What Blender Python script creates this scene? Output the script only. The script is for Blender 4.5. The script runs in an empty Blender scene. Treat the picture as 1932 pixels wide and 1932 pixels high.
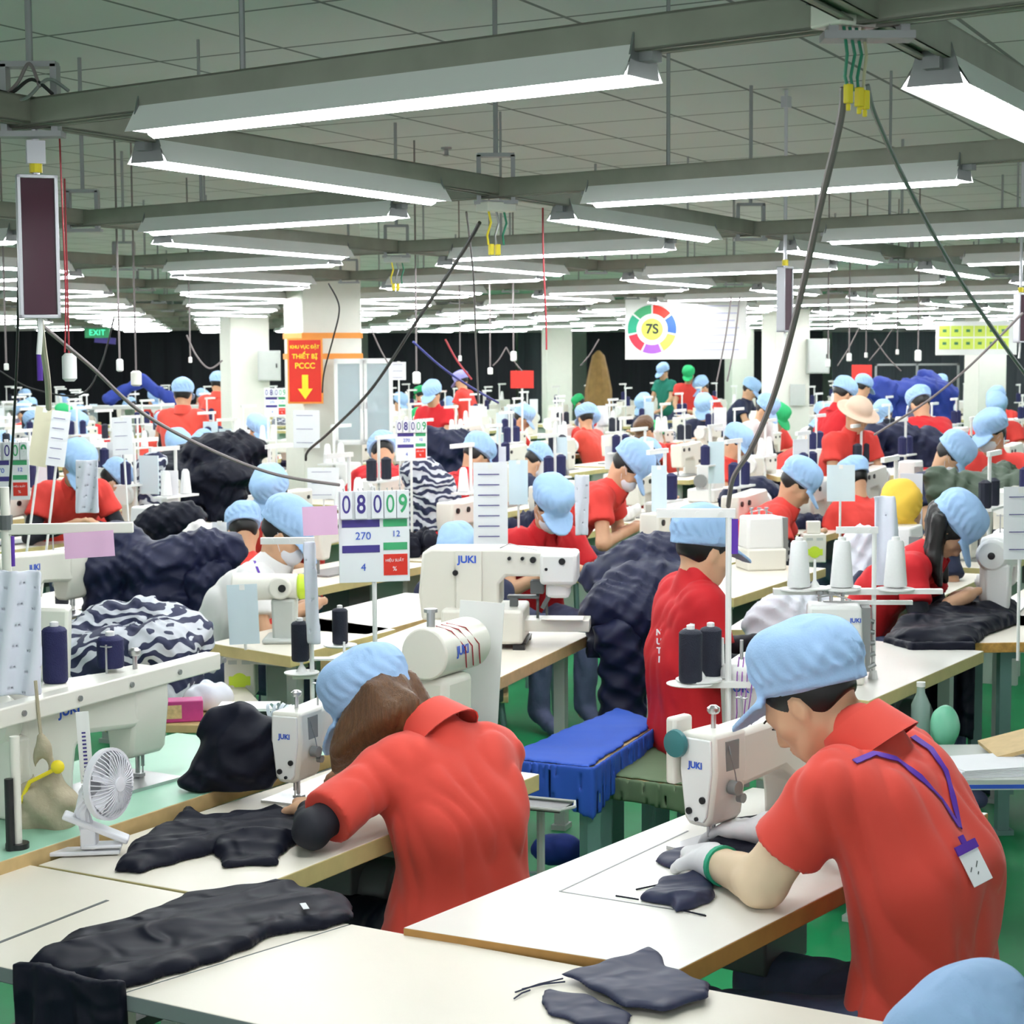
import bpy, bmesh, math, random
import numpy as np
from mathutils import Vector, Matrix

S = bpy.context.scene
COL = S.collection
# ------------------------------------------------------------------ camera
FPX = 3500.0
PITCH = math.atan((966 - 668) / FPX)
ROLL = -0.0062
CAM = Vector((0, 0, 1.88))
RC = (Matrix.Rotation(math.pi / 2 - PITCH, 3, 'X') @ Matrix.Rotation(ROLL, 3, 'Z'))
cd = bpy.data.cameras.new('camera')
cd.sensor_width = 36
cd.lens = FPX * 36 / 1932
cd.clip_start = 0.05
cd.clip_end = 200
cd.dof.use_dof = True
cd.dof.focus_distance = 4.3
cd.dof.aperture_fstop = 14
cam = bpy.data.objects.new('camera', cd)
cam.matrix_world = Matrix.Translation(CAM) @ RC.to_4x4()
COL.objects.link(cam)
S.camera = cam
# ------------------------------------------------------------------ world and exposure
w = bpy.data.worlds.new('world')
S.world = w
w.use_nodes = True
w.node_tree.nodes['Background'].inputs[0].default_value = (0.93, 0.97, 1.0, 1)
w.node_tree.nodes['Background'].inputs[1].default_value = 0.55
S.view_settings.view_transform = 'Standard'
S.view_settings.look = 'None'
S.view_settings.gamma = 1
S.view_settings.use_curve_mapping = False
S.view_settings.exposure = 1.22
S.cycles.use_denoising = True
S.cycles.max_bounces = 5
S.cycles.diffuse_bounces = 3
S.cycles.glossy_bounces = 2
S.cycles.transmission_bounces = 4
S.cycles.transparent_max_bounces = 8
S.cycles.caustics_reflective = False
S.cycles.caustics_refractive = False
S.cycles.sample_clamp_indirect = 4
LAMP_POWER = 26.0


# ------------------------------------------------------------------ rays through the photograph, for surveying
def ray(px, py):
    d = RC @ Vector(((px - 966) / FPX, -(py - 966) / FPX, -1))
    return d


def AZ(px, py, z):
    d = ray(px, py)
    return CAM + d * ((z - CAM.z) / d.z)


def AY(px, py, y):
    d = ray(px, py)
    return CAM + d * (y / d.y)


# ------------------------------------------------------------------ materials
MATS = {}


def mat(name, col, rough=0.6, metal=0.0, var=0.06, scale=12.0, bump=0.0, bscale=60.0, emit=0, spec=0.4, alpha=1.0,
        trans=0.0, sheen=0.0, stretch=None, crease=0.0, cscale=6.0):
    if name in MATS:
        return MATS[name]
    m = bpy.data.materials.new(name)
    m.use_nodes = True
    nt = m.node_tree
    b = nt.nodes['Principled BSDF']
    b.inputs['Roughness'].default_value = rough
    b.inputs['Metallic'].default_value = metal
    b.inputs['Specular IOR Level'].default_value = spec
    b.inputs['Alpha'].default_value = alpha
    b.inputs['Transmission Weight'].default_value = trans
    if sheen:
        b.inputs['Sheen Weight'].default_value = sheen
    tc = nt.nodes.new('ShaderNodeTexCoord')
    n = nt.nodes.new('ShaderNodeTexNoise')
    n.inputs['Scale'].default_value = scale
    n.inputs['Detail'].default_value = 3
    src = tc.outputs['Object']
    if stretch:
        mp = nt.nodes.new('ShaderNodeMapping')
        mp.inputs['Scale'].default_value = stretch
        nt.links.new(src, mp.inputs[0])
        src = mp.outputs[0]
    nt.links.new(src, n.inputs['Vector'])
    mx = nt.nodes.new('ShaderNodeMix')
    mx.data_type = 'RGBA'
    mx.inputs[6].default_value = (*[max(0, c * (1 - var)) for c in col], 1)
    mx.inputs[7].default_value = (*[min(1, c * (1 + var)) for c in col], 1)
    nt.links.new(n.outputs[0], mx.inputs[0])
    nt.links.new(mx.outputs[2], b.inputs['Base Color'])
    if emit:
        nt.links.new(mx.outputs[2], b.inputs['Emission Color'])
        b.inputs['Emission Strength'].default_value = emit
    if bump:
        n2 = nt.nodes.new('ShaderNodeTexNoise')
        n2.inputs['Scale'].default_value = bscale
        n2.inputs['Detail'].default_value = 2
        nt.links.new(src, n2.inputs['Vector'])
        bp = nt.nodes.new('ShaderNodeBump')
        bp.inputs['Strength'].default_value = bump
        bp.inputs['Distance'].default_value = 0.01
        nt.links.new(n2.outputs[0], bp.inputs['Height'])
        nt.links.new(bp.outputs[0], b.inputs['Normal'])
    if crease:
        n3 = nt.nodes.new('ShaderNodeTexNoise')
        n3.noise_type = 'RIDGED_MULTIFRACTAL'
        n3.inputs['Scale'].default_value = cscale
        n3.inputs['Detail'].default_value = 3
        n3.inputs['Roughness'].default_value = .45
        n3.inputs['Distortion'].default_value = .6
        nt.links.new(tc.outputs['Object'], n3.inputs['Vector'])
        bp3 = nt.nodes.new('ShaderNodeBump')
        bp3.inputs['Strength'].default_value = 1.0
        bp3.inputs['Distance'].default_value = crease
        nt.links.new(n3.outputs[0], bp3.inputs['Height'])
        if bump:
            nt.links.new(bp.outputs[0], bp3.inputs['Normal'])
        nt.links.new(bp3.outputs[0], b.inputs['Normal'])
    MATS[name] = m
    return m


LAM = mat('cream_laminate', (.86, .80, .69), .38, var=.03, scale=5)
LAMW = mat('white_laminate', (.88, .86, .80), .3, var=.03, scale=5)
LAMG = mat('green_laminate', (.34, .62, .46), .4, var=.05)
PLY = mat('plywood_edge', (.60, .43, .20), .6, var=.2, scale=25)
PLYD = mat('brown_edge', (.42, .22, .06), .5, var=.2, scale=25)
PLYY = mat('yellow_edge', (.66, .55, .25), .55, var=.12, scale=25)
ENAM = mat('machine_enamel', (.80, .78, .70), .28, var=.03, scale=6)
ENAMW = mat('white_enamel', (.86, .86, .84), .3, var=.02, scale=6)
EDGEG = mat('grey_edge_strip', (.17, .20, .20), .5, var=.1)
GREYP = mat('grey_enamel', (.52, .55, .52), .4, var=.05)
DKGREY = mat('dark_grey_steel', (.10, .11, .11), .45, var=.1)
BLK = mat('black_plastic', (.012, .012, .014), .35, var=.1)
STEEL = mat('bare_steel', (.55, .55, .56), .3, .9, var=.05)
STEELD = mat('dull_steel', (.30, .31, .31), .45, .7, var=.1)
LEGG = mat('green_grey_steel', (.13, .24, .22), .5, var=.1)
TRUNK = mat('trunking_steel', (.30, .30, .25), .55, .2, var=.25, scale=9)
PAPER = mat('white_paper', (.86, .87, .90), .7, var=.02)
PAPERB = mat('pale_blue_paper', (.66, .78, .84), .7, var=.02)
PINK = mat('pink_paper', (.86, .52, .76), .7, var=.02)
PLASTIC = mat('milky_plastic', (.78, .80, .90), .25, var=.05, crease=.006, cscale=5)
NAVYT = mat('navy_thread', (.012, .014, .075), .7, var=.1, scale=200, bump=.3, bscale=300)
BLKT = mat('black_thread', (.012, .015, .03), .7, var=.1, scale=200, bump=.3, bscale=300)
WHT = mat('white_thread', (.86, .86, .86), .7, var=.03, scale=200)
REDT = mat('red_cotton', (.66, .045, .035), .75, var=.05, scale=8, crease=.004, cscale=7)
REDP = mat('coral_polo_knit', (.70, .062, .040), .75, var=.04, scale=8, crease=.010, cscale=5, sheen=.15)
REDD = mat('deep_red_cotton', (.52, .008, .014), .75, var=.05, scale=8, crease=.004, cscale=7)
WHC = mat('white_cotton', (.80, .79, .78), .8, var=.03)
GRC = mat('dark_green_cotton', (.01, .17, .12), .8, var=.05)
NAVC = mat('navy_cotton', (.014, .02, .055), .75, var=.2, scale=10, bump=.15, bscale=200)
CAPB = mat('light_blue_cap_cloth', (.36, .55, .84), .8, var=.06, scale=18, bump=.1, bscale=220, crease=.010, cscale=16)
CAPG = mat('green_cap_cloth', (.02, .38, .13), .8, var=.07)
CAPS = mat('straw_hat_weave', (.68, .50, .38), .8, var=.1)
CAPY = mat('yellow_cap_cloth', (.80, .52, .06), .8, var=.1)
SKIN = mat('skin', (.62, .36, .22), .5, var=.08, scale=14, spec=.35)
SKINL = mat('light_skin', (.66, .39, .24), .5, var=.07, scale=14, spec=.35)
HAIRB = mat('black_hair', (.008, .007, .007), .4, var=.3, scale=60)
HAIRN = mat('brown_hair', (.115, .052, .020), .36, var=.65, scale=45, stretch=(3, 3, .35), bump=.4, bscale=120)
MASKW = mat('white_mask_cloth', (.80, .80, .86), .8, var=.02)
BLACKG = mat('black_nylon', (.0045, .0055, .014), .58, var=.25, scale=8, spec=.17, crease=.03, cscale=11)
NAVYG = mat('navy_nylon', (.006, .009, .038), .55, var=.3, scale=8, spec=.3, crease=.03, cscale=9)
NAVYG2 = mat('navy_grey_nylon', (.020, .025, .060), .55, var=.2, scale=8, spec=.3, crease=.012, cscale=14)
OLIVE = mat('olive_nylon', (.05, .075, .05), .6, var=.2, scale=8, crease=.03, cscale=9)
BLUEC = mat('royal_blue_cloth', (.022, .085, .46), .7, var=.08, scale=5)
GREENC = mat('army_green_cloth', (.10, .15, .08), .75, var=.1, scale=5)
BLUED = mat('dark_blue_cloth', (.01, .03, .22), .7, var=.2)
JEAN = mat('navy_denim', (.075, .09, .17), .8, var=.3, scale=14, bump=.2, bscale=60)
SLEEVE = mat('beige_arm_sleeve', (.76, .60, .41), .7, var=.07, scale=14)
BLKS = mat('black_arm_sleeve', (.008, .009, .016), .7, var=.2)
GLOVE = mat('white_glove_knit', (.80, .80, .82), .8, var=.04)
GREENB = mat('green_glove_cuff', (.02, .35, .20), .7)
PURP = mat('purple_ribbon', (.10, .03, .36), .6)
BLUEL = mat('blue_lettering', (.03, .10, .55), .5)
REDS = mat('red_sign', (.70, .03, .015), .5)
YEL = mat('yellow_paint', (.90, .72, .03), .5)
YELG = mat('lime_sticker', (.62, .80, .05), .5)
GRN = mat('green_print', (.05, .36, .15), .5)
ORG = mat('orange_paint', (.80, .30, .05), .5)
IND = mat('indigo_print', (.05, .035, .22), .5)
WHITE = mat('white_paint', (.87, .87, .85), .5, var=.02)
COLM = mat('column_paint', (.80, .80, .72), .6, var=.03)
MAROON = mat('maroon_display_glass', (.045, .008, .020), .12, var=.1)
ALU = mat('aluminium_frame', (.55, .55, .58), .35, .8)
CABLE = mat('black_cable', (.02, .02, .02), .5)
CABLEG = mat('green_wire', (.02, .22, .12), .5)
REDC = mat('red_wire', (.35, .03, .04), .5)
BLUEW = mat('blue_wire', (.05, .06, .30), .5)
GREYH = mat('grey_hose', (.20, .17, .17), .5)
BEIGE = mat('beige_canvas', (.42, .37, .26), .85, var=.12, bump=.2, bscale=100)
FANW = mat('white_fan_plastic', (.82, .82, .87), .3, var=.02)
TEAL = mat('teal_plastic', (.04, .17, .18), .35)


def em_mat(name, col, strength):
    m = bpy.data.materials.new(name)
    m.use_nodes = True
    nt = m.node_tree
    nt.nodes.remove(nt.nodes['Principled BSDF'])
    e = nt.nodes.new('ShaderNodeEmission')
    n = nt.nodes.new('ShaderNodeTexNoise')
    n.inputs['Scale'].default_value = 3
    mx = nt.nodes.new('ShaderNodeMix')
    mx.data_type = 'RGBA'
    mx.inputs[6].default_value = (*col, 1)
    mx.inputs[7].default_value = (*[c * .97 for c in col], 1)
    nt.links.new(n.outputs[0], mx.inputs[0])
    nt.links.new(mx.outputs[2], e.inputs[0])
    e.inputs[1].default_value = strength
    nt.links.new(e.outputs[0], nt.nodes['Material Output'].inputs[0])
    MATS[name] = m
    return m


TUBE = em_mat('fluorescent_tube', (.95, .98, 1.0), LAMP_POWER)
EXITG = em_mat('lit_exit_sign', (.05, .55, .30), 1.3)


# ------------------------------------------------------------------ mesh building
def frame_from(z, up=Vector((0, 0, 1))):
    z = Vector(z).normalized()
    if abs(z.dot(up)) > .999:
        up = Vector((0, 1, 0))
    x = up.cross(z).normalized()
    return Matrix((x, z.cross(x), z)).transposed()


class MB:
    def __init__(self):
        self.v, self.f, self.m = [], [], []
        self.cur = 0

    def add(self, vs, fs, M=None):
        n = len(self.v)
        for p in vs:
            p = Vector(p)
            self.v.append(M @ p if M is not None else p)
        for f in fs:
            self.f.append([i + n for i in f])
            self.m.append(self.cur)
        return self

    def box(self, c, s, rz=0, M=None, top=1.0, rx=0, ry=0):
        hx, hy, hz = s[0] / 2, s[1] / 2, s[2] / 2
        vs = [(-hx, -hy, -hz), (hx, -hy, -hz), (hx, hy, -hz), (-hx, hy, -hz),
              (-hx * top, -hy * top, hz), (hx * top, -hy * top, hz), (hx * top, hy * top, hz), (-hx * top, hy * top, hz)]
        T = Matrix.Translation(Vector(c)) @ Matrix.Rotation(rz, 4, 'Z') @ Matrix.Rotation(ry, 4, 'Y') @ Matrix.Rotation(rx, 4, 'X')
        if M is not None:
            T = M @ T
        return self.add(vs, [(3, 2, 1, 0), (4, 5, 6, 7), (0, 1, 5, 4), (1, 2, 6, 5), (2, 3, 7, 6), (3, 0, 4, 7)], T)

    def cone(self, a, b, r0, r1=None, n=14, cap=True):
        a, b = Vector(a), Vector(b)
        r1 = r0 if r1 is None else r1
        F = frame_from(b - a)
        vs = []
        for p, r in ((a, r0), (b, r1)):
            for i in range(n):
                t = 2 * math.pi * i / n
                vs.append(p + F @ Vector((r * math.cos(t), r * math.sin(t), 0)))
        fs = [(i, (i + 1) % n, n + (i + 1) % n, n + i) for i in range(n)]
        if cap:
            fs += [tuple(range(n - 1, -1, -1)), tuple(range(n, 2 * n))]
        return self.add(vs, fs)

    def tube(self, pts, r, n=6):
        pts = [Vector(p) for p in pts]
        vs, fs = [], []
        up = Vector((0.123, .2, 1)).normalized()
        for i, p in enumerate(pts):
            t = (pts[min(i + 1, len(pts) - 1)] - pts[max(i - 1, 0)])
            F = frame_from(t, up)
            rr = r[i] if isinstance(r, (list, tuple)) else r
            for k in range(n):
                a = 2 * math.pi * k / n
                vs.append(p + F @ Vector((rr * math.cos(a), rr * math.sin(a), 0)))
        for i in range(len(pts) - 1):
            for k in range(n):
                fs.append((i * n + k, i * n + (k + 1) % n, (i + 1) * n + (k + 1) % n, (i + 1) * n + k))
        fs += [tuple(range(n - 1, -1, -1)), tuple(range((len(pts) - 1) * n, len(pts) * n))]
        return self.add(vs, fs)

    def lathe(self, prof, n=20, M=None):
        vs, fs = [], []
        for r, z in prof:
            for k in range(n):
                a = 2 * math.pi * k / n
                vs.append((max(r, 1e-4) * math.cos(a), max(r, 1e-4) * math.sin(a), z))
        for i in range(len(prof) - 1):
            for k in range(n):
                fs.append((i * n + k, i * n + (k + 1) % n, (i + 1) * n + (k + 1) % n, (i + 1) * n + k))
        fs += [tuple(range(n - 1, -1, -1)), tuple(range((len(prof) - 1) * n, len(prof) * n))]
        return self.add(vs, fs, M)

    def ell(self, c, r, M=None, n=14, m=8):
        vs, fs = [], []
        for i in range(m + 1):
            ph = math.pi * i / m
            for k in range(n):
                a = 2 * math.pi * k / n
                s = max(math.sin(ph), 1e-3)
                vs.append((c[0] + r[0] * s * math.cos(a), c[1] + r[1] * s * math.sin(a), c[2] - r[2] * math.cos(ph)))
        for i in range(m):
            for k in range(n):
                fs.append((i * n + k, i * n + (k + 1) % n, (i + 1) * n + (k + 1) % n, (i + 1) * n + k))
        fs += [tuple(range(n - 1, -1, -1)), tuple(range(m * n, (m + 1) * n))]
        return self.add(vs, fs, M)

    def prism(self, poly, y0, y1, M=None, sh=1.0):
        """polygon of (x, z) points swept along y"""
        n = len(poly)
        cx = sum(p[0] for p in poly) / n
        cz = sum(p[1] for p in poly) / n
        vs = [(x, y0, z) for x, z in poly] + [(cx + (x - cx) * sh, y1, cz + (z - cz) * sh) for x, z in poly]
        fs = [(i, (i + 1) % n, n + (i + 1) % n, n + i) for i in range(n)] + [tuple(range(n - 1, -1, -1)), tuple(range(n, 2 * n))]
        return self.add(vs, fs, M)

    def slab(self, poly, z0, z1, M=None):
        """polygon of (x, y) points swept along z; side faces take material cur+1 when self.two"""
        n = len(poly)
        vs = [(x, y, z0) for x, y in poly] + [(x, y, z1) for x, y in poly]
        c = self.cur
        self.add(vs, [tuple(range(n - 1, -1, -1)), tuple(range(n, 2 * n))], M)
        k = len(self.v) - 2 * n
        self.cur = c + (1 if getattr(self, 'two', 0) else 0)
        for i in range(n):
            self.f.append([k + i, k + (i + 1) % n, k + n + (i + 1) % n, k + n + i])
            self.m.append(self.cur)
        self.cur = c
        return self

    def mesh(self, name, mats, smooth=35):
        me = bpy.data.meshes.new(name)
        me.from_pydata([tuple(p) for p in self.v], [], self.f)
        for m in (mats if isinstance(mats, (list, tuple)) else [mats]):
            me.materials.append(m)
        me.polygons.foreach_set('material_index', self.m)
        bm = bmesh.new()
        bm.from_mesh(me)
        bmesh.ops.recalc_face_normals(bm, faces=bm.faces)
        bm.to_mesh(me)
        bm.free()
        if smooth:
            me.polygons.foreach_set('use_smooth', [True] * len(me.polygons))
            me.set_sharp_from_angle(angle=math.radians(smooth))
        me.update()
        return me


def put(name, me, parent=None, loc=(0, 0, 0), rz=0, bevel=0, label=None, cat=None, group=None, kind=None, mats=None, M=None):
    if isinstance(me, MB):
        me = me.mesh(name, mats)
    o = bpy.data.objects.new(name, me)
    COL.objects.link(o)
    if M is not None:
        o.matrix_local = M
    else:
        o.location = loc
        o.rotation_euler = (0, 0, rz)
    if parent is not None:
        o.parent = parent
    if bevel:
        b = o.modifiers.new('bevel', 'BEVEL')
        b.width = bevel
        b.segments = 2
        b.limit_method = 'ANGLE'
        b.angle_limit = math.radians(40)
        b.harden_normals = False
    tag(o, label, cat, group, kind)
    return o


def tag(o, label=None, cat=None, group=None, kind=None):
    for k, v in (('label', label), ('category', cat), ('group', group), ('kind', kind)):
        if v:
            o[k] = v
    return o


def thing(name, label, cat, loc=(0, 0, 0), rz=0, group=None, M=None):
    o = bpy.data.objects.new(name, None)
    o.empty_display_size = .1
    COL.objects.link(o)
    if M is not None:
        o.matrix_world = M
    else:
        o.location = loc
        o.rotation_euler = (0, 0, rz)
    return tag(o, label, cat, group)


KIDS = {}


def kids(o):
    if o.name not in KIDS:
        KIDS[o.name] = [c for c in bpy.data.objects if c.parent == o]
    return KIDS[o.name]


def dup(o, parent=None):
    c = o.copy()
    COL.objects.link(c)
    c.parent = parent
    ks = [dup(k, c) for k in kids(o)]
    KIDS[c.name] = ks
    return c


def copy_to(o, loc, rz, label, group=None, scale=1.0):
    c = dup(o)
    c.matrix_world = Matrix.Translation(Vector(loc)) @ Matrix.Rotation(rz, 4, 'Z') @ Matrix.Scale(scale, 4)
    c['label'] = label
    if group:
        c['group'] = group
    return c


def recolor(o, childname, m):
    for k in kids(o):
        if k.name.split('.')[0] == childname:
            k.material_slots[0].link = 'OBJECT'
            k.material_slots[0].material = m
            for g in kids(k):
                if g.name.split('.')[0] in ('collar', 'brim'):
                    g.material_slots[0].link = 'OBJECT'
                    g.material_slots[0].material = m


# ------------------------------------------------------------------ implicit surfaces
class Field:
    def __init__(self, lo, hi, h):
        self.lo = np.array(lo, float)
        self.h = h
        self.n = [max(4, int(math.ceil((hi[i] - lo[i]) / h)) + 1) for i in range(3)]
        self.ax = [(self.lo[i] + np.arange(self.n[i]) * h).astype(np.float32) for i in range(3)]
        self.D = np.full(self.n, .25, np.float32)

    def sub(self, lo, hi):
        sl = []
        for i in range(3):
            a = int(max(0, math.floor((lo[i] - self.lo[i]) / self.h)))
            b = int(min(self.n[i], math.ceil((hi[i] - self.lo[i]) / self.h) + 1))
            sl.append(slice(a, max(a, b)))
        X = self.ax[0][sl[0]][:, None, None]
        Y = self.ax[1][sl[1]][None, :, None]
        Z = self.ax[2][sl[2]][None, None, :]
        return tuple(sl), X, Y, Z

    def comb(self, sl, d, k):
        o = self.D[sl]
        if k > 0:
            q = np.maximum(k - np.abs(o - d), 0) / k
            self.D[sl] = np.minimum(o, d) - q * q * k * .25
        else:
            self.D[sl] = np.minimum(o, d)

    def cut(self, sl, d, k):
        o = self.D[sl]
        q = np.maximum(k - np.abs(o + d), 0) / max(k, 1e-6)
        self.D[sl] = np.maximum(o, -d) + q * q * k * .25

    def cap(self, a, b, ra, rb=None, k=.02, neg=False, clip=None):
        a, b = np.array(a, float), np.array(b, float)
        rb = ra if rb is None else rb
        p = max(ra, rb) + k + 2 * self.h
        sl, X, Y, Z = self.sub(np.minimum(a, b) - p, np.maximum(a, b) + p)
        if self.D[sl].size == 0:
            return self
        ab = b - a
        L = max(float(ab @ ab), 1e-9)
        t = np.clip(((X - a[0]) * ab[0] + (Y - a[1]) * ab[1] + (Z - a[2]) * ab[2]) / L, 0, 1)
        d = np.sqrt((X - a[0] - t * ab[0]) ** 2 + (Y - a[1] - t * ab[1]) ** 2 + (Z - a[2] - t * ab[2]) ** 2) - (ra + (rb - ra) * t)
        if clip is not None:
            cp, cn = clip
            d = np.maximum(d, (X - cp[0]) * cn[0] + (Y - cp[1]) * cn[1] + (Z - cp[2]) * cn[2])
        (self.cut if neg else self.comb)(sl, d, k)
        return self

    def ell(self, c, r, R=None, k=.02, neg=False):
        """ellipsoid; R = 3x3 world-from-local"""
        c = np.array(c, float)
        m = max(r) + k + 2 * self.h
        sl, X, Y, Z = self.sub(c - m, c + m)
        if self.D[sl].size == 0:
            return self
        X, Y, Z = X - c[0], Y - c[1], Z - c[2]
        if R is not None:
            R = np.array(R)
            x = X * R[0, 0] + Y * R[1, 0] + Z * R[2, 0]
            y = X * R[0, 1] + Y * R[1, 1] + Z * R[2, 1]
            z = X * R[0, 2] + Y * R[1, 2] + Z * R[2, 2]
        else:
            x, y, z = X, Y, Z
        k0 = np.sqrt((x / r[0]) ** 2 + (y / r[1]) ** 2 + (z / r[2]) ** 2)
        k1 = np.sqrt((x / r[0] ** 2) ** 2 + (y / r[1] ** 2) ** 2 + (z / r[2] ** 2) ** 2)
        d = k0 * (k0 - 1) / np.maximum(k1, 1e-6)
        (self.cut if neg else self.comb)(sl, d, k)
        return self

    def plane(self, p, n, k=.004, lo=None, hi=None):
        """remove what lies on the side the normal points to (inside the box lo..hi)"""
        n = np.array(n, float)
        n = n / np.linalg.norm(n)
        lo = self.lo if lo is None else lo
        hi = (self.lo + np.array(self.n) * self.h) if hi is None else hi
        sl, X, Y, Z = self.sub(lo, hi)
        d = (X - p[0]) * n[0] + (Y - p[1]) * n[1] + (Z - p[2]) * n[2]
        self.D[sl] = np.maximum(self.D[sl], d)
        return self

    def warp(self, fn):
        X = self.ax[0][:, None, None]
        Y = self.ax[1][None, :, None]
        Z = self.ax[2][None, None, :]
        self.D = self.D + np.where(np.abs(self.D) < .06, fn(X, Y, Z), 0).astype(np.float32)
        return self

    def mesh(self, name, m, off=(0, 0, 0), smooth=True, relax=1):
        D = self.D
        D[0], D[-1], D[:, 0], D[:, -1], D[:, :, 0], D[:, :, -1] = [np.maximum(q, .001) for q in (D[0], D[-1], D[:, 0], D[:, -1], D[:, :, 0], D[:, :, -1])]
        s = D < 0
        # active cells only
        c = s[:-1, :-1, :-1].astype(np.int8)
        tot = np.zeros(c.shape, np.int8)
        for dx in (0, 1):
            for dy in (0, 1):
                for dz in (0, 1):
                    tot += s[dx:dx + c.shape[0], dy:dy + c.shape[1], dz:dz + c.shape[2]]
        I, J, K = np.nonzero((tot > 0) & (tot < 8))
        acc = np.zeros((len(I), 3))
        cnt = np.zeros(len(I))
        cr = [(0, 0, 0), (1, 0, 0), (0, 1, 0), (1, 1, 0), (0, 0, 1), (1, 0, 1), (0, 1, 1), (1, 1, 1)]
        V = [D[I + a, J + b, K + d] for a, b, d in cr]
        for a in range(8):
            for bit in (1, 2, 4):
                if a & bit:
                    continue
                b = a | bit
                x = (V[a] < 0) != (V[b] < 0)
                t = np.where(x, V[a] / np.where(x, V[a] - V[b], 1), 0)
                pa, pb = np.array(cr[a], float), np.array(cr[b], float)
                acc += np.where(x[:, None], pa + t[:, None] * (pb - pa), 0)
                cnt += x
        P = (np.stack([I, J, K], 1) + acc / np.maximum(cnt, 1)[:, None]) * self.h + self.lo - np.array(off)
        idx = np.full(tot.shape, -1, np.int32)
        idx[I, J, K] = np.arange(len(I))
        F = []
        for ax in range(3):
            a = [slice(None)] * 3
            b = [slice(None)] * 3
            a[ax] = slice(0, -1)
            b[ax] = slice(1, None)
            A, B = s[tuple(a)], s[tuple(b)]
            e = np.nonzero(A != B)
            u, v = (ax + 1) % 3, (ax + 2) % 3
            ok = (e[u] > 0) & (e[v] > 0) & (e[u] < self.n[u] - 1) & (e[v] < self.n[v] - 1)
            e = [q[ok] for q in e]

            def g(du, dv):
                q = [e[0].copy(), e[1].copy(), e[2].copy()]
                q[u] -= du
                q[v] -= dv
                return idx[q[0], q[1], q[2]]
            quad = np.stack([g(1, 1), g(0, 1), g(0, 0), g(1, 0)], 1)
            fl = ~A[e[0], e[1], e[2]]
            quad[fl] = quad[fl][:, ::-1]
            F.append(quad)
        F = np.concatenate(F)
        F = F[(F >= 0).all(1)]
        me = bpy.data.meshes.new(name)
        for _ in range(relax):
            acc = np.zeros_like(P)
            c = np.zeros(len(P))
            for q in range(4):
                np.add.at(acc, F[:, q], P[F[:, (q + 1) % 4]] + P[F[:, (q + 3) % 4]])
                np.add.at(c, F[:, q], 2)
            P = P * .5 + .5 * acc / np.maximum(c, 1)[:, None]
        me.vertices.add(len(P))
        me.vertices.foreach_set('co', P.astype(np.float32).ravel())
        me.loops.add(len(F) * 4)
        me.loops.foreach_set('vertex_index', F.astype(np.int32).ravel())
        me.polygons.add(len(F))
        me.polygons.foreach_set('loop_start', np.arange(len(F), dtype=np.int32) * 4)
        me.polygons.foreach_set('use_smooth', [smooth] * len(F))
        me.update(calc_edges=True)
        me.validate()
        me.materials.append(m)
        return me


def text_mesh(body, size, m, name='lettering', depth=.0006, bold=0.0):
    c = bpy.data.curves.new('t', 'FONT')
    c.body = body
    c.size = size
    c.align_x = 'CENTER'
    c.align_y = 'CENTER'
    c.extrude = depth
    c.offset = bold
    o = bpy.data.objects.new('t', c)
    COL.objects.link(o)
    bpy.context.view_layer.update()
    dg = bpy.context.evaluated_depsgraph_get()
    me = bpy.data.meshes.new_from_object(o.evaluated_get(dg))
    bpy.data.objects.remove(o)
    bpy.data.curves.remove(c)
    me.name = name
    me.materials.clear()
    me.materials.append(m)
    return me


def face_M(p, normal, up=(0, 0, 1)):
    """matrix that puts flat lettering (x right, y up, z out) at p facing normal"""
    z = Vector(normal).normalized()
    x = Vector(up).cross(z).normalized()
    y = z.cross(x)
    return Matrix.Translation(Vector(p)) @ Matrix((x, y, z)).transposed().to_4x4()


rnd = random.Random(7)
A_DIR = Vector((-.80, .60))
B_DIR = Vector((.466, .885)).normalized()
# ------------------------------------------------------------------ the room
ZL, ZT, ZC = 1.88 + .47, 1.88 + .53, 1.88 + 1.14
YB = 41.0


def room_mat_ceiling():
    m = bpy.data.materials.new('ceiling_tiles')
    m.use_nodes = True
    nt = m.node_tree
    b = nt.nodes['Principled BSDF']
    b.inputs['Roughness'].default_value = .8
    uv = nt.nodes.new('ShaderNodeTexCoord')
    br = nt.nodes.new('ShaderNodeTexBrick')
    br.offset = 0
    br.inputs['Scale'].default_value = 1
    br.inputs['Brick Width'].default_value = 1
    br.inputs['Row Height'].default_value = 1
    br.inputs['Mortar Size'].default_value = .018
    br.inputs['Mortar Smooth'].default_value = .3
    br.inputs['Bias'].default_value = 0
    br.inputs['Color1'].default_value = (.62, .63, .62, 1)
    br.inputs['Color2'].default_value = (.58, .60, .59, 1)
    br.inputs['Mortar'].default_value = (.16, .17, .17, 1)
    nt.links.new(uv.outputs['UV'], br.inputs['Vector'])
    nt.links.new(br.outputs['Color'], b.inputs['Base Color'])
    return m


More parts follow.
